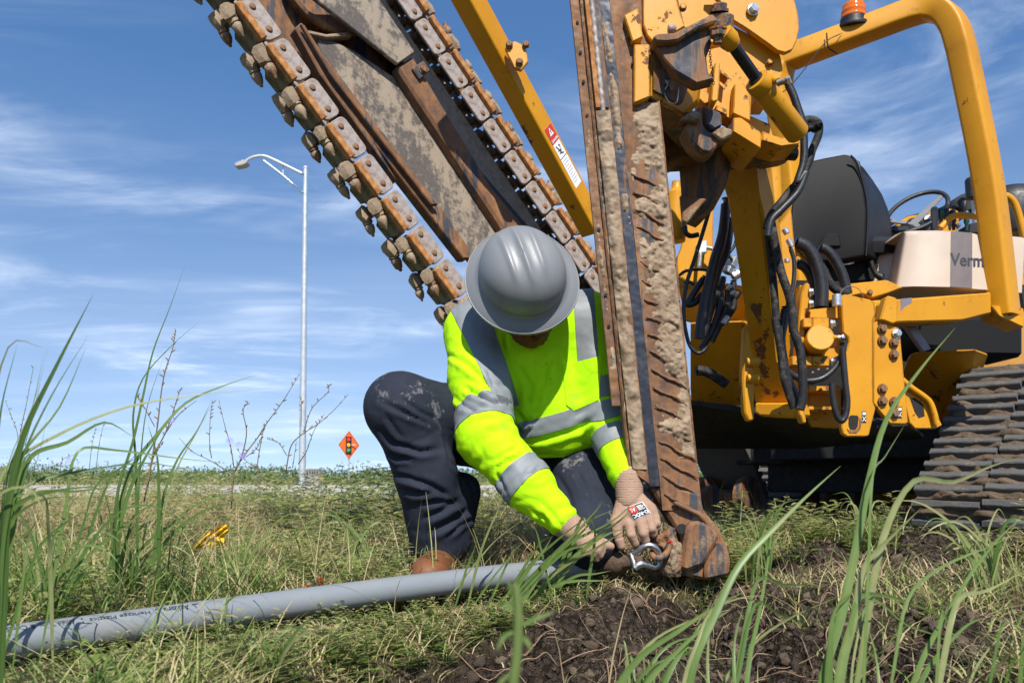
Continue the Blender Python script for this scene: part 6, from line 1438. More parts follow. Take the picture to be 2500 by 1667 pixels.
def pipe_text(name, txt, px0, px1, a0=A0, a1=A1, bold=.01):
    s0, s1 = s_at(px0), s_at(px1)                  # px0 > px1: the lettering runs right to left because it is upside down
    letters_fit(name, txt, lambda u, w: on_pipe(s0 + (s1 - s0) * u, a1 + (a0 - a1) * (1 - w) if False else a0 + (a1 - a0) * w), M['dark_print'], pipe, bold)
pipe_text('print_lettering', 'Atkore', 462, 400, .40, .86, .02); pipe_text('print_lettering', '|', 385, 382, .40, .86); pipe_text('print_lettering', 'Heritage Plastics', 366, 218, .42, .82, .005)
pipe_text('print_lettering', '|', 203, 200, .40, .86); pipe_text('print_lettering', 'Allied Tube', 184, 96, .42, .80, .005); pipe_text('print_lettering', '& Conduit', 88, -8, .42, .80, .005)
sa, sb = s_at(488), s_at(470)
for k, (u0, u1) in enumerate(((.0, 1.0),)):
    tri = [(sa, .40), (sb, .40), ((sa + sb) / 2, .86)]; cx_ = sum(q[0] for q in tri) / 3; cy_ = .56
    inn = [(cx_ + (a - cx_) * .45, cy_ + (b - cy_) * .45) for a, b in tri]
    mesh('print_mark', [on_pipe(*q) for q in tri + inn], [[0, 1, 4, 3], [1, 2, 5, 4]], M['dark_print'], pipe, fixn=False)
for k in range(26):
    s = s_at(1287) + (s_at(1338) - s_at(1287)) * k / 26
    if k % 7 != 5: mesh('print_code', [on_pipe(s, .55), on_pipe(s + .0009 + .0006 * (k % 3), .55), on_pipe(s + .0009 + .0006 * (k % 3), .80), on_pipe(s, .80)], [[0, 1, 2, 3]], M['dark_print'], pipe, fixn=False)
# pulling plug on the pipe end
e0 = pp[-1]; ed_ = (pp[-1] - pp[-4]).normalized(); tgt = P(*KC((1000, 1245))[0], 2.18)
plug = lathe('pulling_plug', e0 - ed_ * .02, tgt - e0, [(.026, 0), (.031, .012), (.033, .03), (.031, .055), (.034, .075), (.030, .10), (.022, .112), (.017, .12), (.016, (tgt - e0).length + .01), (.012, (tgt - e0).length + .03)], M['rope_grip'], None, 26, 60); rough(plug, .004, 60)
tag(plug, 'muddy tapered pulling plug fixed in the pipe end', 'pulling plug')
# shackle: bent silver bow with a bolt
shk = empty('shackle', P(*KC((1090, 1240))[0], 2.16), 'shiny silver bow shackle joining the pulling plug to the rusty hook', 'shackle')
tube('shackle_bow', at(KC((930, 1190, 2.17), (1000, 1170, 2.155), (1050, 1125, 2.145), (1110, 1098, 2.14), (1170, 1120, 2.142), (1205, 1175, 2.15), (1215, 1230, 2.158), (1205, 1280, 2.16), (1160, 1305, 2.155), (1090, 1285, 2.145), (1030, 1280, 2.14), (975, 1315, 2.14))), [.009, .010, .0085, .008, .0085, .009, .009, .0085, .008, .008, .0105, .010], M['bare_steel'], shk, 14, 6)
cyl('shackle_pin', P(*KC((940, 1180))[0], 2.165), P(*KC((985, 1320))[0], 2.135), .0075, M['bare_steel'], shk)
hkr = tube('rusty_hook', at(KC((1310, 1075, 2.17), (1310, 1110, 2.165), (1290, 1160, 2.155), (1250, 1205, 2.145), (1200, 1222, 2.138), (1155, 1205, 2.14), (1145, 1170, 2.155), (1165, 1150, 2.168))), .0085, M['rusty_blade'], None, 12, 6)
tag(hkr, 'rusty hook hanging on the plow shoe with a red tape wrap', 'hook'); 
v, f = tube_data([P(*KC((1305, 1062))[0], 2.168), P(*KC((1325, 1090))[0], 2.168)], .0098, 12); mesh('tape_wrap', v, f, M['red_tape'], hkr, smooth=60)
# ------------------------------------------------------------------ street lamp, sign, box
LY = 30.0
lamp = empty('street_lamp', (P(740, 1170, LY).x, LY, 0), 'tall galvanised street lamp with one arm and truss beyond the road', 'street lamp')
lb_ = P(738, 1170, LY); lt = P(746, 412, LY); lb_.z = 0
cyl('pole', lb_, lt, .135, M['galvanised'], lamp, .085, 20, .0); lathe('pole_cap', lt, Vector((0, 0, 1)), [(.1, 0), (.1, .05), (.05, .1)], M['galvanised'], lamp)
tube('arm', at(K1((755, 1335), (680, 1298), (540, 1230), (470, 1200), (420, 1195), (360, 1208), (318, 1232)), LY - .1), .055, M['galvanised'], lamp, 12)
tube('truss_rod', at(K1((752, 1478), (600, 1345), (450, 1230)), LY - .1), .04, M['galvanised'], lamp, 10, 2); tube('truss_strut', at(K1((600, 1262), (600, 1345)), LY - .1), .035, M['galvanised'], lamp, 10, 2)
slab('lamp_head', K1((218, 1262), (240, 1242), (290, 1220), (322, 1226), (325, 1246), (300, 1262), (240, 1276)), LY - .28, .36, M['lamp_head'], lamp, .03)
SY = 36.0
sg = empty('road_sign', (P(852, 1175, SY).x, SY, 0), 'orange diamond road sign showing a traffic signal on a post', 'road sign')
c = P(852, 1086, SY); hw = P(874, 1086, SY).x - c.x; hh = P(852, 1051, SY).z - c.z; hw *= 1.0
def dia(k, off): return [c + Vector((0, off, hh * k)), c + Vector((hw * k, off + .35 * k, 0)), c + Vector((0, off, -hh * k)), c + Vector((-hw * k, off - .35 * k, 0))]
a = dia(1, 0) + dia(1, .03); pl_ = mesh('sign_panel', a, [[0, 1, 2, 3], [7, 6, 5, 4], [0, 4, 5, 1], [1, 5, 6, 2], [2, 6, 7, 3], [3, 7, 4, 0]], M['sign_orange'], sg)
bo, bi = dia(.93, -.012), dia(.90, -.012); mesh('sign_border', bo + bi, [[i, (i + 1) % 4, 4 + (i + 1) % 4, 4 + i] for i in range(4)], M['sign_black'], pl_, fixn=False)
v, f = box_data(c + Vector((0, -.05, 0)), Vector((.11, .08, 0)), Vector((0, .02, 0)), Vector((0, 0, .38))); mesh('signal_symbol', v, f, M['sign_black'], pl_)
for k, mt in ((1, 'signal_red'), (0, 'signal_amber'), (-1, 'signal_green')): lathe('signal_disc', c + Vector((0, -.09, .24 * k)), Vector((0, -1, 0)), [(.085, 0), (.085, .02), (.05, .025)], M[mt], pl_, 20)
beam('sign_post', c + Vector((0, .06, -hh * .9)), Vector((c.x, c.y + .06, 0)), .07, .05, M['galvanised'], sg); beam('sign_brace', c + Vector((-hw * .7, .06, 0)), c + Vector((hw * .7, .06, 0)), .06, .03, M['galvanised'], sg, Vector((0, 0, 1)))
ub = P(766, 1165, 26.0); ux_ = empty('utility_box', (ub.x, 26, 0), 'small pale utility cabinet standing at the foot of the street lamp', 'utility cabinet')
beam('cabinet', Vector((ub.x, 26, 0)), Vector((ub.x, 26, .68)), .42, .35, M['concrete_box'], ux_, bevel=.02); beam('cabinet_lid', Vector((ub.x, 26, .685)), Vector((ub.x, 26, .75)), .46, .40, M['galvanised'], ux_)
for k in range(5): beam('vent_slat', Vector((ub.x - .16 + .08 * k, 25.81, .50)), Vector((ub.x - .16 + .08 * k, 25.81, .64)), .04, .01, M['sign_black'], ux_, bevel=.0)
# yellow marker flag lying in the grass
FY = 2.45
fl = empty('marker_flag', P(515, 1340, FY), 'crumpled yellow marker flag lying in the dry grass', 'flag')
ctr = K_ = KF((1380, 1450), (1480, 1380), (1560, 1330), (1640, 1285)); wid = [16, 70, 95, 60]
V = np.zeros((22, 9, 3))
for i in range(22):
    t = i / 21 * 3; k = min(int(t), 2); a = t - k; cx_ = ctr[k][0] * (1 - a) + ctr[k + 1][0] * a; cy_ = ctr[k][1] * (1 - a) + ctr[k + 1][1] * a; w_ = (wid[k] * (1 - a) + wid[k + 1] * a) / 2.94
    for j in range(9):
        s = j / 8 - .5; q = P(cx_ + s * w_ * .55, cy_ + s * w_ * .75, FY - .03 + .012 * math.sin(j * 1.9 + i * .35) + .01 * math.sin(i * .6)); V[i, j] = q
grid_mesh('flag_sheet', V, M['flag_yellow'], fl, 60)
tl_ = P(*KF((1560, 1405))[0], FY - .05); V = np.array([[P(*KF((1480 + 13 * i + 3 * j, 1448 - 3 * i - 8.5 * j))[0], FY - .055 + .006 * math.sin(i * .9 + j)) for j in range(9)] for i in range(10)]); fs = grid_mesh('flag_tail', V, M['flag_yellow'], fl, 60)
letters_fit('flag_lettering', 'CAUTION', lambda u, w: P(*KF((1505 + 60 * u + 12 * w, 1428 - 14 * u - 22 * w))[0], FY - .064), M['dark_print'], fl, .01)
tube('flag_wire', at(KF((1340, 1428), (1440, 1432), (1700, 1425), (2050, 1430)), FY - .02), .0009, M['flag_yellow'], fl, 6)
for k, (x_, y_, w_, h_) in enumerate(((748, 1437, 20, 22), (783, 1420, 14, 24))):
    rb_ = P(x_, y_, 2.0); V = np.array([[P(x_ - w_ / 2 + w_ * i / 7, y_ + h_ / 2 - h_ * j / 7, 2.0 + .010 * math.sin(i * 1.3 + j * .8 + k)) for j in range(8)] for i in range(8)])
    tag(grid_mesh('ribbon_scrap', V, M['red_tape'], None, 60), ('faded red ribbon scrap lying left of the brighter scrap behind the pipe', 'bright red ribbon scrap in the grass just behind the pipe')[k], 'ribbon')
# ------------------------------------------------------------------ plants in front
def resample(q):
    # even spacing along a smooth spline through the points, so that leaves bend without kinks
    p = catmull(q, 10); L = [0.0]
    for i in range(1, len(p)): L.append(L[-1] + (p[i] - p[i - 1]).length)
    n = max(5, min(9, len(q) + 2)); out = []
    for k in range(n):
        s = L[-1] * k / (n - 1); i = min(len(p) - 2, max(0, int(np.searchsorted(L, s)) - 1)); t = (s - L[i]) / max(1e-9, L[i + 1] - L[i]); out.append(p[i].lerp(p[i + 1], min(1, max(0, t))))
    return out
def ribbon(pts, wpx, Ys, mat, name, parent, tint, fold=.25, base=True):
    """grass leaf through photo pixels; Ys = distance at base and tip; width in pixels at its widest"""
    n = len(pts); ys = np.linspace(Ys[0], Ys[1], n); q = [P(p[0], p[1], y) for p, y in zip(pts, ys)]
    path = catmull(resample(q), 4); m = len(path); w = wpx * (Ys[0] + Ys[1]) / 2 / FPX
    V = np.zeros((m, 3, 3)); vd = Vector((0, -1, .1)); tw = random.uniform(-.5, .5)
    for i, p in enumerate(path):
        d = (path[min(i + 1, m - 1)] - path[max(i - 1, 0)]).normalized(); t = i / (m - 1)
        s = d.cross(vd).normalized(); nn = s.cross(d).normalized(); a = tw * (t - .3) * 1.5; s2 = s * math.cos(a) + nn * math.sin(a); n2 = nn * math.cos(a) - s * math.sin(a)
        ww = w / 2 * (min(1, .35 + t * 1.9) * (1 - max(0, (t - .35) / .65) ** 1.7) + .02)
        V[i, 0] = p - s2 * ww; V[i, 1] = p - n2 * (ww * fold); V[i, 2] = p + s2 * ww
    idx = np.arange(m * 3).reshape(m, 3); Q = np.concatenate([np.stack([idx[:-1, k], idx[1:, k], idx[1:, k + 1], idx[:-1, k + 1]], 1) for k in (0, 1)])
    tn = np.clip(tint + .22 * np.repeat(np.linspace(0, 1, m) ** 2, 3) + np.tile([0, .16, .04], m) + .12 * np.repeat(vnoise(np.stack([np.linspace(0, 9, m), np.full(m, tint * 31), np.full(m, wpx)], 1)), 3), 0, 1)
    return quads(name, V.reshape(-1, 3), Q, M[mat], parent, 'all', {'tint': tn})
def root(p, Y, nxt):
    """carry the leaf down to the ground below its first point"""
    dx = max(-1.2, min(1.2, (p[0] - nxt[0]) / max(20., abs(p[1] - nxt[1]))))
    k = np.arange(1, 160); py = p[1] + 12. * k; px = p[0] + 12. * k * dx * np.maximum(.15, 1 - k / 40.); g = Pn(px, py, Y)
    hit = np.where(g[:, 2] <= ground_z(g[:, 0], g[:, 1]) - .01)[0]
    return (float(px[hit[0]]), float(py[hit[0]])) if len(hit) else p
def tuft(loc_px, Y, label, leaves, mat='green_blade'):
    g = P(loc_px[0], loc_px[1], Y); t = empty('tall_grass', (g.x, g.y, gz(g.x, g.y)), label, 'grass tuft', 'tall grass tufts near the camera')
    for (pts, w, tint, tipY) in leaves:
        pts = list(pts); r0 = root(pts[0], Y, pts[1]); w = w * (.72 if loc_px[0] < 1000 else 1.0); ribbon([r0] + pts if r0[1] - pts[0][1] > 15 else pts, w, (Y, tipY), mat, 'blade', t, tint)
    return t
D = lambda *p: [(a * 1.063, b * 1.063) for a, b in p]
tuft((70, 1500), 1.05, 'tall dark green grass tuft rising at the left edge of the picture', [
    (D((18, 1170), (60, 985), (125, 850), (215, 675)), 30, .05, 1.0), (D((-10, 1090), (0, 960), (15, 880), (40, 790)), 16, .2, 1.0), (D((15, 1190), (95, 960), (150, 855), (205, 768)), 17, .25, 1.0),
    (KF((60, 900), (180, 650), (230, 420), (320, 20)), 9, .3, 1.1), (KF((100, 950), (300, 700), (480, 300), (615, 0)), 18, .12, 1.15), (KF((30, 1010), (180, 560), (280, 280), (360, -60)), 6, .5, 1.1),
    (KF((0, 970), (260, 720), (600, 530), (900, 425), (1300, 352), (1560, 318), (1850, 295)), 16, .75, 1.2), (KF((-20, 230), (150, 110), (330, 0)), 12, .95, .9), (KF((50, 1250), (280, 780), (340, 600), (345, 440)), 8, .2, 1.1),
    (KF((-30, 1080), (200, 1005), (300, 1080), (345, 1250)), 18, .9, .95), (KF((0, 1200), (180, 990), (500, 900), (900, 835), (1150, 830), (1430, 890)), 14, .12, 1.25)])
tuft((230, 1480), 1.35, 'grass tuft with one arching leaf left of the yellow flag', [
    (KF((180, 880), (420, 720), (600, 600), (740, 535), (830, 520), (920, 570), (965, 640)), 22, .45, 1.3), (KF((150, 840), (240, 870), (300, 930), (330, 980)), 14, .5, 1.3), (KF((100, 1180), (400, 1060), (700, 1000), (850, 990)), 14, .55, 1.3),
    (KF((250, 1500), (420, 1300), (560, 1180), (640, 1150)), 14, .35, 1.3), (KF((200, 1400), (260, 1250), (290, 1200)), 12, .6, 1.3), (KF((560, 730), (740, 728), (960, 742), (1300, 792), (1640, 826)), 12, .55, 1.5),
    (KF((360, 1500), (345, 1300), (330, 1100), (255, 1030), (60, 1070)), 16, .85, 1.2), (KF((0, 1230), (200, 1100), (520, 1000), (760, 985)), 20, .35, 1.3), (KF((30, 1400), (150, 1180), (330, 1080), (560, 1060)), 15, .45, 1.3)])
tuft((370, 1400), 1.7, 'tallest grass stalk with seed head standing left of the street lamp', [
    (KF((840, 1080), (900, 850), (960, 650), (1035, 310), (1095, 40), (1140, -120), (1260, -380), (1330, -600)), 11, .3, 1.7), (KF((970, 640), (948, 470), (960, 330), (1040, 200), (1180, 40), (1330, -120), (1450, -210)), 10, .15, 1.75),
    (KF((890, 1010), (1060, 720), (1200, 520), (1270, 430), (1450, 340), (1700, 230), (1880, 180)), 15, .45, 1.8), (KF((880, 1180), (960, 950), (1080, 720), (1220, 500)), 16, .35, 1.7), (KF((1140, 1250), (1138, 900), (1110, 660), (1060, 540)), 14, .25, 1.65),
    (KF((1150, 1180), (1260, 830), (1360, 670), (1460, 520), (1520, 370)), 11, .3, 1.75), (KF((1190, 1130), (1300, 800), (1420, 590), (1550, 345)), 7, .9, 1.7), (KF((700, 960), (860, 860), (1000, 760), (1080, 680)), 8, .2, 1.7),
    (KF((760, 1000), (940, 860), (1060, 740)), 12, .15, 1.7), (KF((1020, 640), (1120, 280), (1175, 60)), 6, .2, 1.7), (KF((845, 1350), (845, 1100), (870, 920), (920, 790)), 16, .3, 1.7), (KF((800, 1300), (770, 1100), (730, 970)), 12, .35, 1.65),
    (KF((820, 1460), (822, 1300), (830, 1150), (860, 1000)), 9, .4, 1.6), (KF((650, 1480), (900, 1280), (1080, 1120), (1220, 1020)), 12, .6, 1.6)])
tuft((1600, 1700), 1.02, 'broad blue green grass tuft leaning right across the dug soil', [
    (KG((430, 1098), (560, 760), (650, 520), (820, 300), (1000, 140), (1130, 0), (1300, -150)), 20, .55, 1.15), (KG((20, 1098), (250, 900), (450, 730), (600, 650), (770, 560)), 18, .45, 1.1), (KG((180, 1098), (400, 900), (560, 740), (720, 640)), 16, .5, 1.1),
    (KG((760, 1098), (810, 800), (860, 560), (900, 250), (1000, 0)), 12, .45, 1.2), (KG((690, 1098), (690, 850), (745, 640)), 12, .4, 1.1), (KG((400, 1098), (480, 850), (520, 740), (590, 660), (760, 600), (910, 592)), 10, .95, 1.1), (KG((280, 1098), (380, 960), (470, 800), (560, 620)), 16, .35, 1.1),
    (KG((540, 1098), (535, 950), (560, 700), (600, 560)), 9, .6, 1.1), (KG((60, 1060), (300, 820), (480, 720), (620, 690)), 10, .8, 1.1), (KG((620, 1098), (900, 800), (1100, 680), (1380, 565)), 8, .7, 1.3), (KG((800, 565), (960, 535), (1100, 535), (1220, 550)), 9, .4, 1.35), (KG((790, 690), (940, 700), (1060, 740), (1160, 800)), 9, .35, 1.3)])
tuft((2040, 1720), 1.0, 'bright green broad grass tuft standing before the black track', [
    (KG((1190, 1098), (1280, 800), (1370, 420), (1430, 60)) + K7((1560, 1200), (1640, 960), (1880, 620), (2140, 312)), 22, .55, 1.15), (KG((1290, 1098), (1370, 760), (1430, 440), (1580, 270), (1765, 90)), 26, .70, 1.1), (KG((1230, 1098), (1260, 700), (1340, 640), (1390, 560)), 26, .4, 1.05),
    (K7((1500, 1568), (1540, 1420), (1640, 1230), (1750, 1058)), 8, .6, 1.2), (KG((1400, 600), (1520, 592), (1700, 640), (1950, 745)), 13, .5, 1.2), (KG((1380, 860), (1440, 720), (1400, 640)), 7, .9, 1.1), (KG((1520, 1098), (1490, 900), (1450, 760)), 10, .55, 1.1), (KG((1450, 650), (1700, 780), (1900, 850), (2050, 1000)), 6, .5, 1.2)])
tuft((2250, 1720), 1.05, 'dark grass tuft with long leaves at the lower right corner', [
    (KG((1710, 1098), (1860, 800), (1990, 560), (2150, 330), (2352, 130)), 13, .45, 1.2), (KG((1760, 1098), (1900, 890), (2060, 740), (2160, 715)), 14, .3, 1.15), (KG((1950, 690), (2100, 590), (2352, 455)), 15, .75, 1.2), (KG((2330, 1098), (2345, 900), (2380, 600)), 14, .5, 1.05), (KG((1880, 700), (1960, 900), (2050, 1098)), 8, .6, 1.15),
    (KG((1700, 560), (1900, 440), (2100, 330)) + K8((1100, 1420), (1425, 1260)), 8, .6, 1.3), (K8((500, 1085), (760, 990), (1000, 905), (1220, 810), (1425, 750)), 16, .75, 1.4), (KG((2240, 740), (2352, 800)), 9, .3, 1.1), (KG((2040, 1098), (2150, 900), (2300, 760)), 8, .7, 1.1)])
tuft((1440, 1480), 2.0, 'grass tuft growing over the gloved hand and the end of the pipe', [
    (KC((30, 1230), (200, 1080), (420, 900), (560, 800)), 8, .55, 1.9), (KC((180, 1200), (500, 1000), (760, 880), (1030, 600)), 9, .5, 1.9), (KC((300, 1300), (600, 1060), (820, 950), (930, 930)), 12, .6, 1.9), (KC((40, 1350), (300, 1120), (520, 930), (660, 670)), 9, .45, 1.9), (KC((400, 1250), (640, 1000), (880, 830), (1000, 700)), 9, .65, 1.9), (KC((100, 1320), (260, 1180), (500, 1090), (700, 980)), 10, .5, 1.9),
    (KC((250, 1330), (520, 1180), (800, 1010), (920, 940)), 11, .7, 1.9), (KC((460, 830), (500, 900), (520, 1050)), 9, .6, 1.9), (KC((20, 1150), (110, 1050), (200, 1010)), 7, .5, 1.9), (KC((350, 1420), (560, 1380), (760, 1340)), 8, .55, 1.9), (KC((250, 1470), (520, 1440), (770, 1440)), 8, .6, 1.9), (KC((580, 1150), (610, 1000), (520, 760)), 8, .55, 1.9), (KC((340, 1120), (420, 980), (530, 870), (780, 760)), 9, .4, 1.9)])
tuft((1180, 1480), 1.95, 'thin light green grass tuft in front of the worker\'s lower leg', [
    (KB((820, 1480), (880, 1300), (960, 1120), (1000, 960)), 7, .75, 1.9), (KB((1020, 1500), (1080, 1400), (1150, 1330)), 6, .5, 1.9), (KB((1160, 1560), (1260, 1430), (1340, 1300)), 7, .6, 1.9), (KB((880, 1400), (1000, 1300), (1100, 1200), (1180, 1160)), 4, .95, 1.9), (KB((1300, 1500), (1400, 1380), (1520, 1260), (1700, 1060)), 9, .6, 1.9), (KB((1260, 1560), (1450, 1400), (1600, 1340), (1711, 1240)), 8, .5, 1.9), (KB((750, 1500), (800, 1380), (820, 1300)), 6, .5, 1.9), (KB((1240, 1330), (1200, 1220), (1160, 1180)), 6, .4, 1.9), (KB((950, 1560), (1060, 1440), (1100, 1400)), 5, .5, 1.9)])
# soft out-of-focus weed close to the camera
WY = .46
st0 = empty('weed_stalk', (P(1243, 2300, WY).x, WY, gz(0, WY)), 'blurred pale green weed stalk standing close to the camera at the bottom centre', 'weed')
def tinted(o, t): a = o.data.attributes.new('tint', 'FLOAT', 'POINT'); a.data.foreach_set('value', np.full(len(o.data.vertices), t, np.float32)); return o
tinted(tube('stem', at([(1235, 2420), (1243, 1990), (1250, 1720), (1262, 1600), (1266, 1510), (1262, 1450), (1256, 1425)], WY), [.0034, .0032, .0028, .0020], M['green_blade'], st0, 10), .8)
for pts, w in ((((1264, 1530), (1310, 1508), (1355, 1492)), 14), (((1260, 1470), (1250, 1435), (1236, 1415)), 16), (((1262, 1545), (1288, 1565), (1296, 1592)), 14), (((1262, 1540), (1232, 1552), (1212, 1590)), 14), (((1262, 1490), (1238, 1475), (1226, 1490)), 16), (((1262, 1470), (1285, 1450), (1290, 1430)), 12), (((1256, 1640), (1225, 1660), (1205, 1700)), 12)): ribbon(list(pts), w, (WY, WY), 'green_blade', 'leaf', st0, .55)
# ---- chicory: wiry stalks with buds and a few blue flowers
def flower(p, r, parent):
    v = []; f = []
    x, y, d = frame(Vector((random.uniform(-.4, .4), -1, random.uniform(0, .6))))
    for k in range(12):
        a = k / 12 * 6.283; a2 = a + .22; b = len(v); v += [p + (x * math.cos(a) + y * math.sin(a)) * r * .15, p + (x * math.cos(a) + y * math.sin(a)) * r + d * r * .25, p + (x * math.cos(a2) + y * math.sin(a2)) * r * .98 + d * r * .25, p + (x * math.cos(a2) + y * math.sin(a2)) * r * .15]; f.append([b, b + 1, b + 2, b + 3])
    mesh('flower', v, f, M['chicory_petal'], parent, fixn=False)
def chicory(Y, rootpx, stalks, flowers, label):
    g = P(rootpx[0], rootpx[1], Y); t = empty('chicory_plant', (g.x, g.y, gz(g.x, g.y)), label, 'wildflower', 'chicory plants')
    bv, bf = [], []
    for pts, r_ in stalks:
        q = at(pts, Y); path = catmull(q, 5); rr = np.linspace(r_, r_ * .35, len(path)); v, f = tube_data(path, list(rr), 6)
        me = mesh('stem', v, f, M['dry_stem'], t, smooth=60); a = me.data.attributes.new('tint', 'FLOAT', 'POINT'); a.data.foreach_set('value', np.full(len(me.data.vertices), .15 + .3 * random.random(), np.float32))
        for i in range(3, len(path)):
            if random.random() < .6:
                p = path[i]; d = Vector((random.uniform(-1, 1), random.uniform(-.6, .6), random.uniform(.2, 1))).normalized(); L = random.uniform(.008, .018)
                v, f = cyl_data(p, p + d * L, .0030, .0016, 5); b = len(bv); bv += v; bf += [[k + b for k in z] for z in f]
    if bv:
        me = mesh('buds', bv, bf, M['dry_stem'], t); me['kind'] = 'stuff'; a = me.data.attributes.new('tint', 'FLOAT', 'POINT'); a.data.foreach_set('value', np.full(len(me.data.vertices), .35, np.float32))
    for q in flowers: flower(P(*q, Y - .01), random.uniform(.013, .016) * Y / 3, t)
chicory(3.0, (575, 1320), [(KF((1660, 1150), (1680, 900), (1760, 760), (1850, 640), (1920, 530), (2030, 380), (2150, 185)), .0035), (KF((1690, 880), (1740, 760), (1770, 600), (1745, 450), (1780, 385)), .003), (KF((1680, 860), (1655, 700), (1610, 540), (1570, 365)), .0022), (KF((1670, 900), (1500, 800), (1380, 740), (1285, 640)), .0022), (KF((1520, 790), (1505, 690), (1510, 500), (1525, 370)), .002), (KF((1730, 800), (1840, 720), (1890, 600)), .002)],
    [KF((1650, 668))[0], KF((1718, 695))[0], KF((1745, 770))[0]], 'chicory plant with three blue flowers left of the street lamp pole')
chicory(2.7, (365, 1330), [(KF((1035, 1100), (1090, 800), (1130, 560), (1160, 300), (1190, 150), (1240, 0), (1260, -120)), .003), (KF((1090, 790), (1200, 580), (1260, 400), (1290, 305)), .0025), (KF((1110, 560), (1040, 430), (985, 350)), .002), (KF((1180, 620), (1280, 480), (1410, 375)), .0022), (KF((1060, 1000), (1100, 790), (1160, 690)), .0024)],
    [KF((1240, 520))[0]], 'chicory plant with a single blue flower behind the tall grass')
chicory(3.4, (712, 1300), [(KF((1940, 1000), (1850, 880), (1880, 640), (1900, 560)), .003), (KF((2050, 900), (2090, 700), (2180, 610), (2280, 545), (2400, 440), (2500, 330)), .003), (KF((2140, 830), (2200, 740), (2250, 600), (2330, 470)), .0025), (KF((2060, 770), (2000, 680), (1925, 650)), .0022), (KF((2100, 860), (2130, 660)), .0022), (KF((2180, 600), (2240, 430), (2350, 320), (2360, 270)), .0022), (KF((2160, 560), (2165, 420), (2160, 350)), .002), (KF((1850, 870), (1760, 800), (1700, 720)), .002)],
    [], 'bare branching chicory plant standing before the street lamp pole')
chicory(4.2, (200, 1270), [(KF((130, 900), (150, 600), (190, 400), (240, 140)), .003), (KF((110, 860), (130, 640), (80, 480), (40, 380)), .0022), (KF((180, 700), (250, 420), (290, 260)), .002), (KF((640, 880), (660, 700), (690, 560)), .002), (KF((690, 880), (710, 700), (750, 520)), .002), (KF((430, 900), (450, 800), (540, 760)), .002)],
    [KF((497, 803))[0]], 'far chicory plant at the left edge among the tall leaves')
# ---- feathery weeds: three kinds of build shared by many plants
def weed_meshes(seed, h, spread, n, mat):
    r = random.Random(seed); v, f, T = [], [], []; sv, sf = tube_data(catmull([Vector((0, 0, 0)), Vector((.01, .0, h * .5)), Vector((-.005, .01, h))], 4), .0022, 5)
    for k in range(n):
        z = h * (.12 + .88 * k / n); a = k * 2.4 + r.uniform(-.3, .3); L = spread * (1.15 - .7 * k / n) * r.uniform(.7, 1.15); d = Vector((math.cos(a), math.sin(a), r.uniform(.15, .9))).normalized(); s = d.cross(Vector((0, 0, 1))).normalized(); p = Vector((0, 0, z))
        m = 6
        for i in range(1, m + 1):
            c_ = p + d * (L * i / m) + Vector((0, 0, -.25 * L * (i / m) ** 2)); wl = L * .34 * (1 - abs(i / m - .45) * 1.2) + .004
            for sg_ in (-1, 1):
                e = (s * sg_ + d * .75).normalized(); u = e.cross(Vector((0, 0, 1))).normalized() * wl * .20; b = len(v)
                v += [c_, c_ + e * wl * .5 + u, c_ + e * wl, c_ + e * wl * .5 - u]; f.append([b, b + 1, b + 2, b + 3]); T += [min(1, max(0, .25 + .5 * z / h + r.uniform(-.2, .25)))] * 4
    me = bpy.data.meshes.new('foliage'); me.from_pydata([tuple(q) for q in v], [], f); a = me.attributes.new('tint', 'FLOAT', 'POINT'); a.data.foreach_set('value', np.array(T, np.float32)); me.materials.append(M[mat]); me.polygons.foreach_set('use_smooth', [True] * len(f))
    ms = bpy.data.meshes.new('stem'); ms.from_pydata([tuple(q) for q in sv], [], sf); ms.materials.append(M['sage_leaf']); return me, ms
KINDS = [weed_meshes(1, .13, .06, 16, 'weed_leaf'), weed_meshes(2, .20, .055, 20, 'weed_leaf'), weed_meshes(3, .16, .045, 20, 'sage_leaf')]
def weed(x, y, kind, s, label, group):
    e = empty('leafy_weed', (x, y, gz(x, y) - .005), label, 'weed', group); e.rotation_euler = (random.uniform(-.25, .25), random.uniform(-.25, .25), random.uniform(0, 6.28)); e.scale = (s, s, s * random.uniform(.8, 1.2))
    for me, nm in zip(KINDS[kind], ('foliage', 'stem')):
        o = bpy.data.objects.new(nm, me); col.objects.link(o); o.parent = e
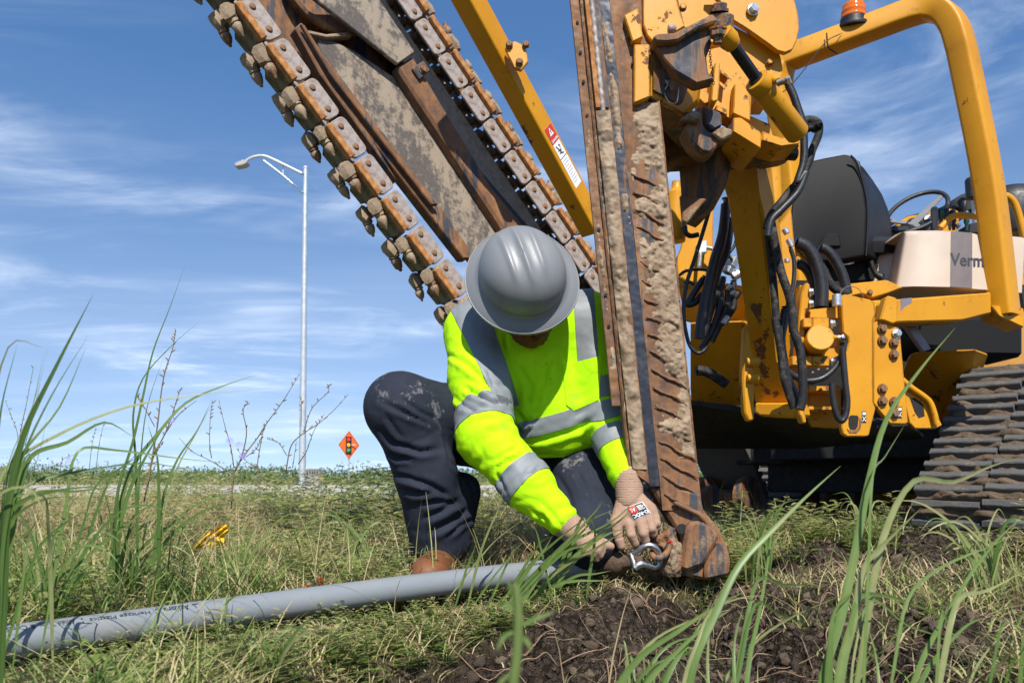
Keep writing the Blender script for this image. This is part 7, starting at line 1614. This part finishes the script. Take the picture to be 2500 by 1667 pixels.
def thicket(name, n, xr, yr, kinds, sr, seed, label, ok=None, lift=0.12):
    # weeds grown into one another, too tangled to tell apart: one mass
    r = np.random.default_rng(seed); V = []; Q = []; T = []; b = 0; base = []
    for me, ms in KINDS:
        co = np.empty(len(me.vertices) * 3); me.vertices.foreach_get('co', co); tt = np.empty(len(me.vertices)); me.attributes['tint'].data.foreach_get('value', tt); base.append((co.reshape(-1, 3), tt))
    X_ = r.uniform(*xr, n * 5); Y_c = r.uniform(*yr, n * 5); PG = pipe_gap(X_, Y_c); DM = dirtmask(X_, Y_c); NZ = noise2(X_, Y_c, 2.4, 3, z=17); GZ_ = ground_z(X_, Y_c)
    for i in range(n * 5):
        if len(V) >= n: break
        x, y, pg = float(X_[i]), float(Y_c[i]), float(PG[i])
        if DM[i] > .55 or (-.05 < pg < .07 and x < .45) or (ok and not ok(x, y)): continue
        if r.random() > .60 + .9 * NZ[i]: continue
        co, tt = base[kinds[r.integers(len(kinds))]]; s = r.uniform(*sr)
        if pg < 0 and x < .4 and y < 2.3: s *= min(1, .42 + 1.2 * -pg)
        a = r.uniform(0, 6.28); c, sn = math.cos(a), math.sin(a); q = co * s; lx, ly = r.uniform(-.5, .5, 2); q = np.stack([q[:, 0] * c - q[:, 1] * sn + q[:, 2] * lx, q[:, 0] * sn + q[:, 1] * c + q[:, 2] * ly, q[:, 2] * .85], 1) + (x, y, GZ_[i] - .01)
        V.append(q); T.append(np.clip(tt + lift + r.normal(0, .2), 0, 1)); Q.append(np.arange(len(q)).reshape(-1, 4) + b); b += len(q)
    tag(quads(name, np.concatenate(V), np.concatenate(Q), M['weed_leaf'], None, None, {'tint': np.concatenate(T)}), label, 'weeds', kind='stuff')
thicket('weed_mat', 1000, (-1.8, -.25), (1.0, 2.5), (0, 0, 1, 2), (.4, 1.05), 4, 'low tangled green weeds matted round the pipe on the left')
thicket('weed_mat', 330, (.5, 1.9), (2.3, 3.7), (0, 1), (.6, 1.25), 5, 'bright tangled weeds between the blade and the track', lambda x, y: not (x > 1.2 and 2.8 < y < 3.7))
thicket('weed_mat', 240, (-2.6, .4), (2.4, 5.0), (1, 2, 2), (.8, 1.9), 6, 'scattered pale weeds in the dry grass behind the worker', None, .32)
thicket('weed_mat', 90, (.2, 1.7), (1.15, 2.3), (0, 2), (.3, .6), 8, 'ragged weeds sprouting among the soil heaps at the right')
thicket('weed_mat', 260, (-1.1, .25), (1.25, 2.15), (0, 0, 2), (.45, .85), 15, 'ragged green weeds hanging over the dug edge below the pipe', lambda x, y: -.45 < float(pipe_gap(np.array([x]), np.array([y]))[0]) < -.05, .0)
thicket('tall_weeds', 260, (-2.9, .1), (3.0, 6.0), (1, 1, 2), (1.4, 2.3), 12, 'taller olive weeds standing between the dry grass and the road', None, .22)
def placed(px, py, Y, kind, s, label):
    g = P(px, py, Y); weed(g.x, g.y, kind, s, label, 'single weeds')
placed(572, 1660, 1.42, 0, .95, 'leafy ragweed with jagged leaves just below the middle of the pipe')
placed(1068, 1400, 2.10, 2, .80, 'grey green weed in front of the worker\'s trouser cuff')
placed(1150, 1395, 2.12, 2, .75, 'grey green weed between the trouser cuff and the forearm')
placed(1692, 1370, 2.62, 0, 1.15, 'bright feathery weed just right of the rusty plow shoe')
placed(1800, 1330, 2.95, 1, 1.15, 'tall feathery weed in the shade under the lift arm')
placed(1905, 1330, 3.05, 1, 1.0, 'feathery weed under the bolted yellow plates')
placed(770, 1330, 2.75, 1, 1.2, 'pale green weed standing in dry grass right of the yellow flag')
placed(420, 1420, 1.85, 1, .9, 'green weed rising behind the printed lettering on the pipe')
placed(700, 1300, 3.3, 2, 1.5, 'yellowish weed in the field in front of the utility cabinet')
# ---- finer grass clumps filling the near ground
def clump(px, Y, n, hpx, lean, label, seed, wmax=9, tint=.5):
    r = random.Random(seed); g = P(px, HORIZON + (CAMH + .02) * FPX / Y, Y); base_y = HORIZON + (CAMH - gz(g.x, Y)) * FPX / Y
    t = empty('tall_grass', (g.x, Y, gz(g.x, Y)), label, 'grass tuft', 'tall grass tufts near the camera')
    for k in range(n):
        h = hpx * r.uniform(.45, 1.1); dx = h * (lean + r.uniform(-.7, .7)); x0 = px + r.uniform(-35, 35); dr = r.uniform(.0, .45)
        pts = [(x0, base_y + 8), (x0 + dx * .12, base_y - h * .35), (x0 + dx * .42, base_y - h * .75), (x0 + dx * .8, base_y - h * (1 - dr * .3)), (x0 + dx * 1.15, base_y - h * (1.02 - dr))]
        ribbon(pts, r.uniform(.45, 1) * wmax, (Y, Y + r.uniform(-.08, .08)), 'green_blade', 'blade', t, min(1, max(0, tint + r.uniform(-.35, .4))))
clump(120, 1.55, 20, 330, .25, 'thick grass clump behind the far left end of the pipe', 21)
clump(300, 1.75, 18, 300, .35, 'grass clump leaning right behind the printed lettering', 22)
clump(560, 2.05, 12, 190, .1, 'small grass clump just below the yellow marker flag', 23, 7, .6)
clump(880, 2.3, 14, 170, -.1, 'grass clump standing left of the worker\'s boot', 24, 7, .65)
clump(1010, 2.16, 14, 120, .1, 'short grass clump hiding the toe of the boot', 25, 7, .6)
clump(640, 1.38, 16, 150, .3, 'grass clump in front of the middle of the pipe', 26, 9, .55)
clump(250, 1.12, 16, 170, .2, 'low grass clump at the bottom left below the pipe', 27, 12, .5)
clump(1850, 2.35, 16, 200, .2, 'grass clump between the plow shoe and the soil heap', 28, 8, .6)
clump(2120, 3.0, 14, 150, .1, 'grass clump at the left foot of the black track', 29, 7, .55)
clump(2420, 1.75, 14, 260, -.3, 'grass clump leaning left at the right edge of the picture', 30, 10, .55)
clump(1560, 1.5, 12, 150, .4, 'sparse grass clump rising out of the dug soil', 31, 9, .6)
